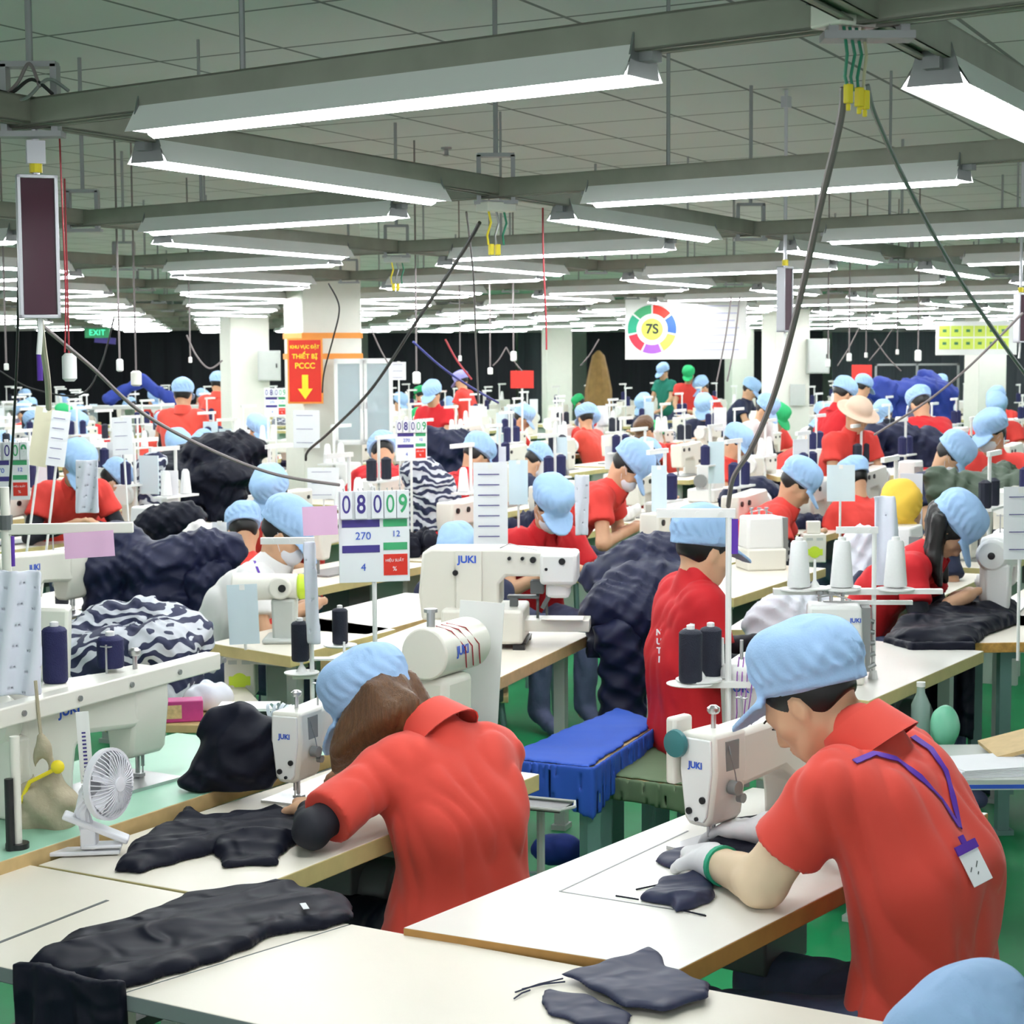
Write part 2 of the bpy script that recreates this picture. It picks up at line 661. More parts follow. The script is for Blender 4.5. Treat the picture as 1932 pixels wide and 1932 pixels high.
def room_mat_floor():
    m = bpy.data.materials.new('green_epoxy_floor')
    m.use_nodes = True
    nt = m.node_tree
    b = nt.nodes['Principled BSDF']
    b.inputs['Roughness'].default_value = .5
    b.inputs['Specular IOR Level'].default_value = .3
    tc = nt.nodes.new('ShaderNodeTexCoord')
    n = nt.nodes.new('ShaderNodeTexNoise')
    n.inputs['Scale'].default_value = 3
    n.inputs['Detail'].default_value = 5
    mx = nt.nodes.new('ShaderNodeMix')
    mx.data_type = 'RGBA'
    mx.inputs[6].default_value = (.006, .19, .065, 1)
    mx.inputs[7].default_value = (.015, .30, .105, 1)
    nt.links.new(tc.outputs['Object'], n.inputs['Vector'])
    nt.links.new(n.outputs[0], mx.inputs[0])
    nt.links.new(mx.outputs[2], b.inputs['Base Color'])
    return m


def quad_plane(name, pts, m, uvs=None, kind='structure'):
    me = bpy.data.meshes.new(name)
    me.from_pydata([tuple(p) for p in pts], [], [tuple(range(len(pts)))])
    if uvs:
        l = me.uv_layers.new(name='UVMap')
        for i, u in enumerate(uvs):
            l.data[i].uv = u
    me.materials.append(m)
    o = bpy.data.objects.new(name, me)
    COL.objects.link(o)
    o['kind'] = kind
    return o


XL, XR, YF = -14.0, 16.0, -3.0
quad_plane('floor', [(XL, YF, 0), (XR, YF, 0), (XR, YB, 0), (XL, YB, 0)], room_mat_floor())
cpts = [(XL, YF, ZC), (XL, YB, ZC), (XR, YB, ZC), (XR, YF, ZC)]


def cuv(p):
    # coordinates along the two tile directions
    a, b = Vector((-.86, .50)), Vector((.43, .90))
    det = a.x * b.y - a.y * b.x
    q = Vector((p[0] + .3, p[1] + .12))
    return ((q.x * b.y - q.y * b.x) / det / .60, (a.x * q.y - a.y * q.x) / det / .66)


quad_plane('ceiling', cpts, room_mat_ceiling(), [cuv(p) for p in cpts])

cur = mat('black_curtain', (.008, .008, .012), .85, var=.4, scale=4, stretch=(8, 8, .3))
cur2 = mat('dark_grey_curtain', (.05, .055, .065), .85, var=.3, scale=4, stretch=(8, 8, .3))
wallm = mat('back_wall_paint', (.72, .74, .68), .7)
b = MB()
b.box(((XL + XR) / 2, YB + .1, ZC / 2), (XR - XL, .2, ZC))
put('wall_back', b, mats=wallm, kind='structure')


def curtain(x0, x1, y, z1, m, label):
    b = MB()
    n = int((x1 - x0) / .12)
    vs, fs = [], []
    for i in range(n + 1):
        x = x0 + (x1 - x0) * i / n
        dy = .05 * math.sin(i * 1.9) + .03 * math.sin(i * .7 + 1)
        vs += [(x, y + dy, .005), (x, y + dy * .6, z1), (x, y + dy + .02, .005), (x, y + dy * .6 + .02, z1)]
    for i in range(n):
        k = i * 4
        fs += [(k, k + 4, k + 5, k + 1), (k + 2, k + 3, k + 7, k + 6)]
    b.add(vs, fs)
    o = put('curtain', b, mats=m)
    return tag(o, label, 'curtain')


curtain(-13.5, -3.3, 37.6, 2.42, cur, 'long black curtain across the far left end of the hall')
curtain(-3.0, .1, 39.0, 2.33, cur, 'black curtain behind the white cabinet on the pillar')
curtain(.15, 1.2, 39.6, 2.33, cur2, 'dark grey curtain left of the narrow middle pillar')
curtain(1.6, 6.6, 39.4, 2.33, cur, 'black curtain under the round chart banner')
curtain(6.8, 13.5, 39.4, 2.30, cur2, 'dark grey curtain at the far right behind the blue piles')


def column(name, px, w, yd, rot, z1=ZC):
    x = (px - 966) * yd / FPX
    b = MB()
    b.box((0, 0, z1 / 2), (w, w, z1))
    b.box((0, 0, .06), (w + .03, w + .03, .12))
    o = put(name, b, mats=COLM, loc=(x, yd, 0), rz=rot, bevel=.01, kind='structure')
    return o, x


AR = math.atan2(.60, -.80)
col1, col1x = column('trim_1', 612, .50, 15.2, math.radians(24))
column('trim_2', 465, .48, 22.5, math.radians(24))
column('trim_3', 1052, .46, 33.0, math.radians(10))
column('trim_4', 1482, .45, 22.8, math.radians(14))
column('trim_5', 1858, .44, 27.0, math.radians(14))
column('trim_6', 1395, .44, 36.0, math.radians(14))

# ------------------------------------------------------------------ trunking grid and lamps
SB = [-2.35 * k for k in range(0)]


def boff(j):
    if j >= 0:
        return 2.32 * j
    return -2.15 + 2.2 * (j + 1)


def node(i, j):
    o = Vector((-.045, 6.02))
    return o + A_DIR * (2.0 * i) + B_DIR * boff(j)


def vis(p, pad=260):
    y = max(p[1], .3)
    x = 966 + p[0] * FPX / y
    return -pad < x < 1932 + pad


def trunk_mesh(L, wdt=.056, hgt=.058):
    b = MB()
    # open C channel
    t = .004
    b.box((0, 0, hgt / 2 - t / 2), (L, wdt, t))
    b.box((0, wdt / 2 - t / 2, 0), (L, t, hgt))
    b.box((0, -wdt / 2 + t / 2, 0), (L, t, hgt))
    b.box((0, wdt / 2 - .008, -hgt / 2 + t / 2), (L, .016, t))
    b.box((0, -wdt / 2 + .008, -hgt / 2 + t / 2), (L, .016, t))
    b.box((0, 0, -hgt / 2 + .012), (L, wdt - .02, .004))
    return b.mesh('rail', TRUNK)


def span(p, dirv, smin, smax):
    """clip a line to what can be seen, step by step"""
    ss = [s for s in np.arange(smin, smax, .5) if YF + .3 < (p + dirv * s).y < YB - 1.5 and XL < (p + dirv * s).x < XR and vis(p + dirv * s, 500)]
    return (min(ss), max(ss)) if ss else None


NEARJ = {-1: 'nearest', 0: 'second', 1: 'third'}
for j in range(-3, 17):
    p = node(0, j)
    sp = span(p, A_DIR, -22, 26)
    if not sp:
        continue
    a, c = p + A_DIR * sp[0], p + A_DIR * sp[1]
    mid = (a + c) / 2
    L = (c - a).length
    lab = {-1: 'grey steel ceiling trunking running behind the nearest long lamp', 0: 'grey steel trunking of the second crosswise row above the sewing lines',
           1: 'grey steel trunking of the third crosswise row over the middle of the hall'}.get(j, 'grey steel crosswise trunking, ' + ('nearest ' if j < -1 else '') + ['outermost', 'second', 'third', 'fourth', 'fifth', 'sixth', 'seventh', 'eighth', 'ninth', 'tenth', 'eleventh', 'twelfth', 'thirteenth', 'fourteenth', 'fifteenth', 'sixteenth', 'seventeenth', 'eighteenth', 'nineteenth', 'twentieth'][j + 3] + ' row counted from the viewer')
    put('cable_trunking', trunk_mesh(L), loc=(mid.x, mid.y, ZT), rz=math.atan2(A_DIR.y, A_DIR.x), label=lab, cat='trunking')
for i in range(-9, 10):
    p = node(i, 0)
    sp = span(p, B_DIR, -9, 42)
    if not sp or sp[1] - sp[0] < 1:
        continue
    a, c = p + B_DIR * sp[0], p + B_DIR * sp[1]
    mid = (a + c) / 2
    L = (c - a).length
    lab = {0: 'grey steel lengthwise trunking crossing over the middle aisle', -1: 'grey steel lengthwise trunking at the upper right corner'}.get(i, 'grey steel lengthwise trunking, %s from the right' % 'first second third fourth fifth sixth seventh eighth ninth tenth eleventh twelfth thirteenth fourteenth fifteenth sixteenth seventeenth eighteenth nineteenth'.split()[i + 9])
    put('cable_trunking', trunk_mesh(L), loc=(mid.x, mid.y, ZT + .004), rz=math.atan2(B_DIR.y, B_DIR.x), label=lab, cat='trunking')


def lamp_proto(L, name):
    t = thing('fluorescent_lamp', 'lamp', 'lamp')
    b = MB()
    # reflector: shallow trapezoid trough open below
    w0, w1, h0 = .028, .062, .055
    prof = [(-w0, h0), (w0, h0), (w1, .0), (w1 - .003, .0), (w0 - .003, h0 - .004), (-w0 + .003, h0 - .004), (-w1 + .003, 0), (-w1, 0)]
    vs = [(-L / 2, y, z) for y, z in prof] + [(L / 2, y, z) for y, z in prof]
    n = len(prof)
    b.add(vs, [(i, (i + 1) % n, n + (i + 1) % n, n + i) for i in range(n)])
    b.box((0, 0, h0 + .012), (L * .9, .035, .03))
    put('reflector', b, t, mats=ENAMW)
    for s in (-1, 1):
        b = MB()
        b.prism([(-w1 * .8, 0.002), (w1 * .8, .002), (w0, h0 + .02), (-w0, h0 + .02)], 0, .004,
                M=Matrix.Translation((s * (L / 2 - .004), 0, 0)) @ Matrix.Rotation(math.pi / 2, 4, 'Z'))
        b.box((s * (L / 2 + .012), 0, .045), (.03, .03, .035))
        put('end_bracket', b, t, mats=STEELD)
    b = MB()
    b.cone((-L / 2 + .02, 0, .012), (L / 2 - .02, 0, .012), .022, n=8)
    put('tube', b, t, mats=TUBE)
    return t


lampA = lamp_proto(1.22, 'a')
lampB = lamp_proto(1.36, 'b')
LAMPS = []
named = {('A', 0, -1): 'very long bright fluorescent lamp hanging nearest, upper left to centre',
         ('A', -1, 0): 'fluorescent lamp on the second crosswise trunking, right of the crossing with the yellow plugs',
         ('A', 0, 0): 'fluorescent lamp on the second crosswise trunking, left of the crossing with the yellow plugs',
         ('B', 0, -1): 'fluorescent lamp slanting down from the maroon panel to the crossing with yellow plugs',
         ('B', 0, 0): 'fluorescent lamp just beyond the crossing with yellow plugs, slanting down rightwards',
         ('B', -1, -1): 'bright fluorescent lamp cut off by the upper right edge'}
ORD = 'first second third fourth fifth sixth seventh eighth ninth tenth eleventh twelfth thirteenth fourteenth fifteenth sixteenth seventeenth eighteenth nineteenth twentieth'.split()
cntl = 0
seen = {}
for j in range(-3, 16):
    for i in range(-9, 10):
        for fam in 'AB':
            p = node(i, j)
            if fam == 'A':
                q = p + A_DIR * 1.02 * 1
                d = A_DIR
            else:
                q = p + B_DIR * ((boff(j + 1) - boff(j)) * .5)
                d = B_DIR
            if not (YF + 1 < q.y < YB - 3) or not vis(q, 200 if q.y > 2 else 3000) or abs(q.x) > 12:
                continue
            if (q.y < 1.0 and abs(q.x) > 3.5) or (fam, i, j) == ('B', -1, -2):
                continue
            if q.y > 26 and fam == 'B' and (i + j) % 2:
                continue
            lab = named.get((fam, i, j))
            grp = None
            if not lab:
                if q.y < 16 and 0 < 966 + q.x / max(q.y, .1) * FPX < 1932:
                    seen[(fam, j)] = seen.get((fam, j), 0) + 1
                    lab = 'fluorescent lamp under %s trunking in the %s row away, %s from the right' % ('crosswise' if fam == 'A' else 'lengthwise', ORD[j + 3], ORD[seen[(fam, j)] - 1])
                else:
                    grp = 'far lamps on the ' + ('crosswise' if fam == 'A' else 'lengthwise') + ' trunking'
                    lab = 'small bright fluorescent lamp in the far ' + ('crosswise' if fam == 'A' else 'lengthwise') + ' rows'
            # keep lamps out of the columns
            src = lampA if fam == 'A' else lampB
            copy_to(src, (q.x, q.y, ZL - .012), math.atan2(d.y, d.x), lab, grp)
            cntl += 1
print('lamps', cntl)
for o in (lampA, lampB):
    for k in list(kids(o)):
        bpy.data.objects.remove(k)
    bpy.data.objects.remove(o)

# hanging rods from the ceiling to the crossings, with clamps
for j in range(-1, 8):
    for i in range(-5, 6):
        p = node(i, j)
        if not vis(p, 60) or p.y > 22:
            continue
        near = {(0, 0): 'steel hanging rod and clamp over the crossing with yellow plugs', (0, -1): 'steel hanging rod above the near maroon panel'}.get((i, j))
        t = thing('hanging_rod', near or 'thin steel rod with clamp holding up the trunking', 'rod', (p.x, p.y, ZT), 0, None if near else 'trunking suspension rods')
        b = MB()
        b.cone((0, 0, .10), (0, 0, ZC - ZT), .008, n=8)
        put('rod', b, t, mats=STEELD)
        b = MB()
        b.box((0, 0, .105), (.12, .04, .012))
        b.box((-.055, 0, .03), (.014, .04, .15))
        b.box((.055, 0, .03), (.014, .04, .15))
        b.box((0, 0, -.045), (.14, .05, .012))
        put('clamp', b, t, mats=STEELD)
    for i in range(-5, 6):
        p = node(i, j) + A_DIR * 1.35
        if vis(p, 60) and p.y < 18:
            b = MB()
            b.cone((0, 0, .03), (0, 0, ZC - ZT), .006, n=6)
            put('hanging_rod', b, loc=(p.x, p.y, ZT), mats=STEELD, label='thin plain steel rod between ceiling and crosswise trunking', cat='rod', group='plain suspension rods')
sp = AZ(842, 278, ZC)
b = MB()
b.lathe([(.03, 0), (.03, -.01), (.012, -.015), (.012, -.04), (.022, -.045), (.005, -.05)])
put('sprinkler', b, loc=(sp.x, sp.y, ZC), mats=STEELD, label='small sprinkler head on the ceiling above the middle crossing', cat='sprinkler')
# ------------------------------------------------------------------ people
V3 = Vector


def head_frame(fwd, up_hint=(0, 0, 1)):
    y = V3(fwd).normalized()
    z = V3(up_hint) - y * V3(up_hint).dot(y)
    z.normalize()
    x = y.cross(z)
    return Matrix((x, y, z)).transposed()


def cap_mesh(m, style=0):
    F = Field((-.16, -.20, -.08), (.16, .25, .17), .0055)
    if style == 2:      # brimmed straw hat
        F.ell((0, 0, .055), (.092, .105, .075), k=.01)
        F.plane((0, 0, .02), (0, 0, -1))
        F.ell((0, 0, .022), (.16, .18, .010), k=.02)
        F.D = np.maximum(F.D, -.0)if False else F.D
        F.ell((0, -.005, -.03), (.078, .095, .06), k=.003, neg=True)
        return F.mesh('cap', m)
    F.ell((0, -.014, .062), (.103, .122, .084), k=.01)
    F.ell((.02, -.05, .085), (.07, .07, .05), k=.03)
    F.ell((-.03, .02, .10), (.06, .07, .035), k=.03)
    sl, X, Y, Z = F.sub((-.16, -.2, -.08), (.16, .25, .17))
    bottom = .008 - .10 * (Y + 0) * (Y < 0) * -1 * -1
    F.D = np.maximum(F.D, (.012 + .10 * np.minimum(Y, 0)) - Z).astype(np.float32)
    # fabric gathers
    F.warp(lambda X, Y, Z: .0032 * np.sin(np.arctan2(X, Y + .01) * 19 + 2.5 * np.sin(Z * 50)) * np.clip((.12 - Z) * 14, 0, 1) * (Z > .045)
           + .003 * np.sin(X * 55 + 30 * Z) * np.sin(Y * 43 + 9) * (Z > .05))
    # band
    sl, X, Y, Z = F.sub((-.16, -.2, -.08), (.16, .25, .17))
    r = np.sqrt((X / .097) ** 2 + ((Y + .012) / .117) ** 2)
    zc = .022 + .10 * np.minimum(Y, 0) + .02
    band = np.maximum((r - 1) * .1, np.abs(Z - zc) - .022)
    F.D = np.minimum(F.D, band).astype(np.float32)
    F.ell((0, -.012, -.015), (.083, .103, .075), k=.003, neg=True)
    # brim
    e = np.sqrt((X / .088) ** 2 + ((Y - .06) / .125) ** 2) - 1
    zb = .018 - .48 * np.maximum(Y - .085, 0) - 1.6 * X * X
    br = np.maximum(np.maximum(e * .1, np.abs(Z - zb) - .0055), .065 - Y)
    br = np.maximum(br, .93 - r)
    q = np.maximum(.01 - np.abs(F.D - br), 0) / .01
    F.D = (np.minimum(F.D, br) - q * q * .0025).astype(np.float32)
    return F.mesh('cap', m)


CAPM = cap_mesh(CAPB)
HATM = cap_mesh(CAPS, 2)


def add_head(F, c, H, k=.02, fine=True, s=1.0):
    """skull, jaw, nose, ears, brow, lips in the head frame H centred at c"""
    c = V3(c)
    Hn = np.array(H)

    def P(x, y, z):
        return c + H @ (V3((x, y, z)) * s)
    F.ell(P(0, -.012, .022), (.076 * s, .094 * s, .098 * s), Hn, k=k)
    F.ell(P(0, .028, -.03), (.062 * s, .066 * s, .088 * s), Hn, k=.03)
    F.ell(P(0, .048, -.082), (.040 * s, .038 * s, .030 * s), Hn, k=.03)       # chin
    F.cap(P(.052, .0, -.05), P(.028, .05, -.088), .018 * s, k=.03)
    F.cap(P(-.052, .0, -.05), P(-.028, .05, -.088), .018 * s, k=.03)
    if fine:
        F.cap(P(0, .090, .002), P(0, .108, -.032), .007 * s, .012 * s, k=.014)
        F.cap(P(-.008, .1, -.038), P(.008, .1, -.038), .009 * s, k=.01)
        F.cap(P(-.035, .082, .016), P(.035, .082, .016), .010 * s, k=.02)     # brow
        for q in (-1, 1):
            F.ell(P(q * .030, .098, -.003), (.014 * s, .010 * s, .008 * s), Hn, k=.012, neg=True)
            F.ell(P(q * .030, .082, -.003), (.012 * s, .011 * s, .009 * s), Hn, k=.004)
            F.ell(P(q * .048, .058, -.025), (.018 * s, .02 * s, .018 * s), Hn, k=.02)
            F.ell(P(q * .079, -.004, -.012), (.008 * s, .019 * s, .031 * s), Hn, k=.008)
            F.ell(P(q * .087, .000, -.010), (.006 * s, .010 * s, .018 * s), Hn, k=.004, neg=True)
        F.cap(P(-.018, .093, -.062), P(.018, .093, -.062), .0065 * s, k=.008)
        F.cap(P(-.014, .089, -.072), P(.014, .089, -.072), .0065 * s, k=.008)
    else:
        F.ell(P(0, .1, -.025), (.014, .016, .02), Hn, k=.02)
        for q in (-1, 1):
            F.ell(P(q * .079, -.004, -.012), (.010, .019, .031), Hn, k=.01)


def add_hand(F, w, d, palm_n, side, r=1.0, curl=.6, k=.008):
    """palm plus five fingers at wrist w, pointing along d, palm facing palm_n"""
    w, d, n = V3(w), V3(d).normalized(), V3(palm_n)
    n = (n - d * n.dot(d)).normalized()
    x = d.cross(n) * side
    for q in (-1.5, -.5, .5, 1.5):
        F.cap(w + d * .012 + x * q * .012, w + d * .085 + x * q * .020, .015 * r, .012 * r, k=.015)
    for i, (q, L) in enumerate(((-1.5, .062), (-.5, .074), (.5, .080), (1.5, .070))):
        p = w + d * .085 + x * q * .020
        a = curl * (.7 + .1 * i)
        dd = d
        rr = .0095 * r
        for sg in (.45, .32, .23):
            dd = (dd * math.cos(a * .8) + n * math.sin(a * .8)).normalized()
            p2 = p + dd * (L * sg)
            F.cap(p, p2, rr, rr * .9, k=.004)
            p, rr = p2, rr * .9
            dd, n2 = dd, n
    b = w + d * .025 + x * .030
    t1 = b + (x * .7 + d * .6 + n * .35).normalized() * .035
    t2 = t1 + (x * .25 + d * .85 + n * .45).normalized() * .03
    F.cap(b, t1, .014 * r, .011 * r, k=.012)
    F.cap(t1, t2, .011 * r, .009 * r, k=.004)


def folds(sc=1.0, amp=.004, seed=0, axis=2):
    r = np.random.RandomState(seed)
    W = [(r.uniform(14, 46, 3) * sc * (1 if 1 else 1), r.uniform(0, 6.28), r.uniform(.5, 1)) for _ in range(5)]

    def fn(X, Y, Z):
        s = 0
        wx = .02 * np.sin(Y * 17 + Z * 11 + seed)
        wz = .02 * np.sin(X * 13 - Y * 19 + 1.3)
        for kv, ph, a in W:
            kz = kv[2] * .45
            s = s + a * np.sin((X + wz) * kv[0] + (Y + wx) * kv[1] * (1 if ph > 3 else -1) + (Z + wx) * kz + ph)
        s = s / 2.2
        return amp * (1 - 2 * np.abs(s) ** .8)
    return fn


def person(label, J, shirt, sk=SKIN, h=.009, sleeve=.55, under=None, pants=JEAN, hair='short', capm=None, hat=None,
           gloves=None, mask=False, group=None, cap_pitch=0, female=False, collar=True, fold_amp=.005, seed=1, armcov=None,
           legs=True, name='person', fine=True, handfine=True, eyes=False, cuff=None, hairmat=None, hairfn=None, long_sleeve=False, hs=1.0):
    """J: joints in world space"""
    hip, ch, nk, hd = [V3(J[k]) for k in ('hip', 'chest', 'neck', 'head')]
    H = J['H']
    fwd = V3(J['fwd']).normalized()
    rt = V3(J['right']).normalized()
    root = thing(name, label, 'person', (hip.x, hip.y, 0), 0, group)
    off = (hip.x, hip.y, 0)
    pts = [V3(J[k]) for k in J if k not in ('H', 'fwd', 'right', 'palmL', 'palmR', 'hdL', 'hdR')]
    pad = .24
    lo = [min(p[i] for p in pts) - pad for i in range(3)]
    hi = [max(p[i] for p in pts) + pad for i in range(3)]
    lo[2] = max(lo[2], -.01)
    wd = .86 if female else 1.0

    def torso(F, g):
        F.cap(hip - rt * .075, hip + rt * .075, .118 + g, k=.06)
        F.cap(hip.lerp(ch, .5) - rt * .065 * wd, hip.lerp(ch, .5) + rt * .065 * wd, .105 * wd + g, k=.07)
        F.cap(ch - rt * .075 * wd, ch + rt * .075 * wd, .112 * wd + g, k=.08)
        F.cap(ch.lerp(nk, .55) - rt * .10 * wd, ch.lerp(nk, .55) + rt * .10 * wd, .088 * wd + g, k=.08)
        F.cap(V3(J['Ls']).lerp(nk, .25), V3(J['Ls']), .058 + g * .6, k=.06)
        F.cap(V3(J['Rs']).lerp(nk, .25), V3(J['Rs']), .058 + g * .6, k=.06)
        F.cap(nk - V3((0, 0, .03)), nk + (hd - nk) * .2, .060 + g * .4, .055, k=.05)
    F = Field(lo, hi, h)
    torso(F, 0)
    F.cap(nk, hd + H @ V3((0, -.02, -.05)), .054 * wd, .05 * wd, k=.03)
    add_head(F, hd, H, fine=fine, s=hs)
    for s in 'LR':
        sh, el, wr = V3(J[s + 's']), V3(J[s + 'e']), V3(J[s + 'w'])
        F.cap(sh, el, .047 * wd, .039 * wd, k=.03)
        F.cap(el, wr, .041 * wd, .027 * wd, k=.02)
        d = V3(J.get('hd' + s, wr - el)).normalized()
        if handfine:
            add_hand(F, wr, d, J.get('palm' + s, (0, 0, -1)), 1 if s == 'L' else -1)
        else:
            F.cap(wr, wr + d * .09, .03, .03, k=.02)
            F.cap(wr + d * .09, wr + d * .15, .022, .014, k=.02)
        if legs:
            hp = hip + rt * (.09 if s == 'R' else -.09) - V3((0, 0, .02))
            kn, an = V3(J[s + 'k']), V3(J[s + 'a'])
            F.cap(hp, kn, .082, .056, k=.04)
            F.cap(kn, an, .056, .036, k=.02)
            F.cap(an, an + fwd * .14 - V3((0, 0, max(an.z - .035, 0))), .035, .03, k=.02)
    put('body', F.mesh('body', sk, off), root)
    # shirt
    F = Field(lo, hi, h)
    torso(F, .014)
    bb = []
    for s in 'LR':
        sh, el, wr = V3(J[s + 's']), V3(J[s + 'e']), V3(J[s + 'w'])
        d = (el - sh)
        if long_sleeve:
            F.cap(sh, el, .062, .052, k=.035)
            F.cap(el, el.lerp(wr, .92), .053, .038, k=.02)
        else:
            e = sh + d * sleeve
            F.cap(sh, sh + d * (sleeve + .2), .060, .078 * (wd + .04), k=.030, clip=(e, d.normalized()))
    up = (ch - hip).normalized()
    # open neck
    nu = ((hd - nk).normalized() * .75 + (nk - ch).normalized() * .6).normalized()
    F.cap(nk - nu * .01, nk + nu * .034, .064, .058, k=.03)
    F.cap(nk + nu * .118, nk + nu * .22, .060, .09, k=.008, neg=True)
    # hem
    F.plane(hip - up * .085 - V3((0, 0, .0)), -up)
    if fold_amp:
        ends = [V3(J[s + 's']).lerp(V3(J[s + 'e']), sleeve) for s in 'LR']
        fo = folds(1.15, fold_amp, seed)

        def soft(X, Y, Z):
            w = 1.0
            for e in ends:
                w = w * np.clip((np.sqrt((X - e.x) ** 2 + (Y - e.y) ** 2 + (Z - e.z) ** 2) - .07) / .06, .0, 1)
            return fo(X, Y, Z) * w
        F.warp(soft)
    so = put('shirt', F.mesh('shirt', shirt, off), root)
    if collar:
        b = MB()
        n = 22
        vs, fs = [], []
        Fr = frame_from(nu)
        ax = nu.cross(rt).normalized()
        ay = nu.cross(ax)
        for i in range(n + 1):
            a = math.pi * (.12 + 1.76 * i / n)
            q = ax * math.cos(a) + ay * math.sin(a)
            bk = .5 - .5 * math.cos(a)
            p = nk + nu * .020 + q * .068
            p1 = nk + nu * .060 + q * .066
            p2 = nk + nu * (-.008 - .018 * bk) + q * (.090 + .010 * bk)
            vs += [p + q * .004, p1 + q * .002, p1 + q * .008, p2 + q * .004, p2]
        for i in range(n):
            k = i * 5
            for c in range(4):
                fs.append((k + c, k + c + 1, k + c + 6, k + c + 5))
        b.add([v - V3(off) for v in vs], fs)
        c = put('collar', b, so, mats=shirt)
        sm = c.modifiers.new('thick', 'SOLIDIFY')
        sm.thickness = .003
    # arm covers
    if armcov is not None:
        for s in 'LR':
            F = Field(*box_of([V3(J[s + 's']), V3(J[s + 'e']), V3(J[s + 'w'])], .09), max(h * .8, .006))
            sh, el, wr = V3(J[s + 's']), V3(J[s + 'e']), V3(J[s + 'w'])
            a = sh + (el - sh) * (sleeve * .7)
            F.cap(a, el, .052 * wd, .046 * wd, k=.03)
            F.cap(el, wr, .047 * wd, .034 * wd, k=.02)
            F.plane(wr, wr - el)
            F.warp(folds(1.5, .003, seed + 5))
            put('arm_sleeve', F.mesh('arm_sleeve', armcov, off), root)
    if pants is not None and legs:
        F = Field(lo, (hi[0], hi[1], hip.z + .12), h * 1.15)
        F.cap(hip - rt * .078, hip + rt * .078, .122, k=.06)
        for s in 'LR':
            hp = hip + rt * (.09 if s == 'R' else -.09) - V3((0, 0, .02))
            kn, an = V3(J[s + 'k']), V3(J[s + 'a'])
            F.cap(hp, kn, .094, .068, k=.04)
            F.cap(kn, an + V3((0, 0, .03)), .068, .055, k=.02)
            F.cap(an + fwd * .03, an + fwd * .16 - V3((0, 0, max(an.z - .035, 0))), .045, .036, k=.02)
        F.warp(folds(1.1, .005, seed + 2))
        put('trousers', F.mesh('trousers', pants, off), root)
    # hair
    hm = hairmat or HAIRB
    if hair:
        Hn = np.array(H)

        def P(x, y, z):
            return hd + H @ (V3((x, y, z)) * hs)
        if hair == 'short':
            F = Field(*box_of([hd], .16), .006 if h < .012 else .011)
            F.ell(P(0, -.016, .022), (.082 * hs, .098 * hs, .101 * hs), Hn, k=0)
            F.plane(P(0, .058, 0), H @ V3((0, 1, -.35)))
            F.ell(P(0, .085, -.075), (.12 * hs, .115 * hs, .10 * hs), Hn, k=.01, neg=True)
            F.plane(P(0, -.06, -.045), H @ V3((0, -.25, -1)))
            put('hair', F.mesh('hair', hm, off), root)
        else:
            pts = [hd, hd - V3((0, 0, .3))]
            F = Field(*box_of(pts, .22), .007 if h < .012 else .012)
            if hairfn:
                hairfn(F, P, Hn)
            else:
                F.ell(P(0, -.018, .02), (.084, .10, .102), Hn, k=0)
                F.plane(P(0, .055, 0), H @ V3((0, 1, -.3)))
                for i in range(9):
                    a = math.pi * (1.0 + .0 + (i - 4) * .16) - math.pi / 2
                    x, y = .078 * math.cos(a), .085 * math.sin(a) - .01
                    p = P(x, y, -.01)
                    q = p + V3((0, 0, -.09)) + H @ V3((0, -.012, -.0))
                    F.cap(p, q, .026, .024, k=.02)
                    F.cap(q, q + V3((0, 0, -.07)), .024, .014, k=.02)
            sx = H @ V3((1, 0, 0))
            F.warp(lambda X, Y, Z: .0022 * np.sin((X * sx.x + Y * sx.y) * 420 + 2 * np.sin(Z * 14)) + .003 * np.sin((X * sx.x + Y * sx.y) * 130 + Z * 9))
            put('hair', F.mesh('hair', hm, off), root)
    # cap
    if capm is not None:
        src = hat or CAPM
        M = Matrix.Translation(hd - V3(off)) @ H.to_4x4() @ Matrix.Translation((0, -.004, .007 * hs)) @ Matrix.Rotation(cap_pitch, 4, 'X') @ Matrix.Diagonal((hs, hs, hs * 1.08, 1))
        o = put('hat' if hat else 'cap', src, root, M=M)
        if capm is not CAPB:
            o.material_slots[0].link = 'OBJECT'
            o.material_slots[0].material = capm
    if mask:
        F = Field(*box_of([hd], .16), .006 if h < .012 else .010)
        Hn = np.array(H)

        def P(x, y, z):
            return hd + H @ (V3((x, y, z)) * hs)
        F.ell(P(0, .038, -.05), (.066, .082, .062), Hn, k=0)
        F.plane(P(0, .035, 0), H @ V3((0, -1, .0)))
        put('face_mask', F.mesh('face_mask', MASKW, off), root)
        b = MB()
        for q in (-1, 1):
            b.tube([P(q * .060, .045, -.03) - V3(off), P(q * .079, .01, -.005) - V3(off), P(q * .084, -.018, .008) - V3(off), P(q * .078, .01, -.035) - V3(off), P(q * .058, .045, -.07) - V3(off)], .0015, 5)
        put('ear_loop', b, root, mats=MASKW)
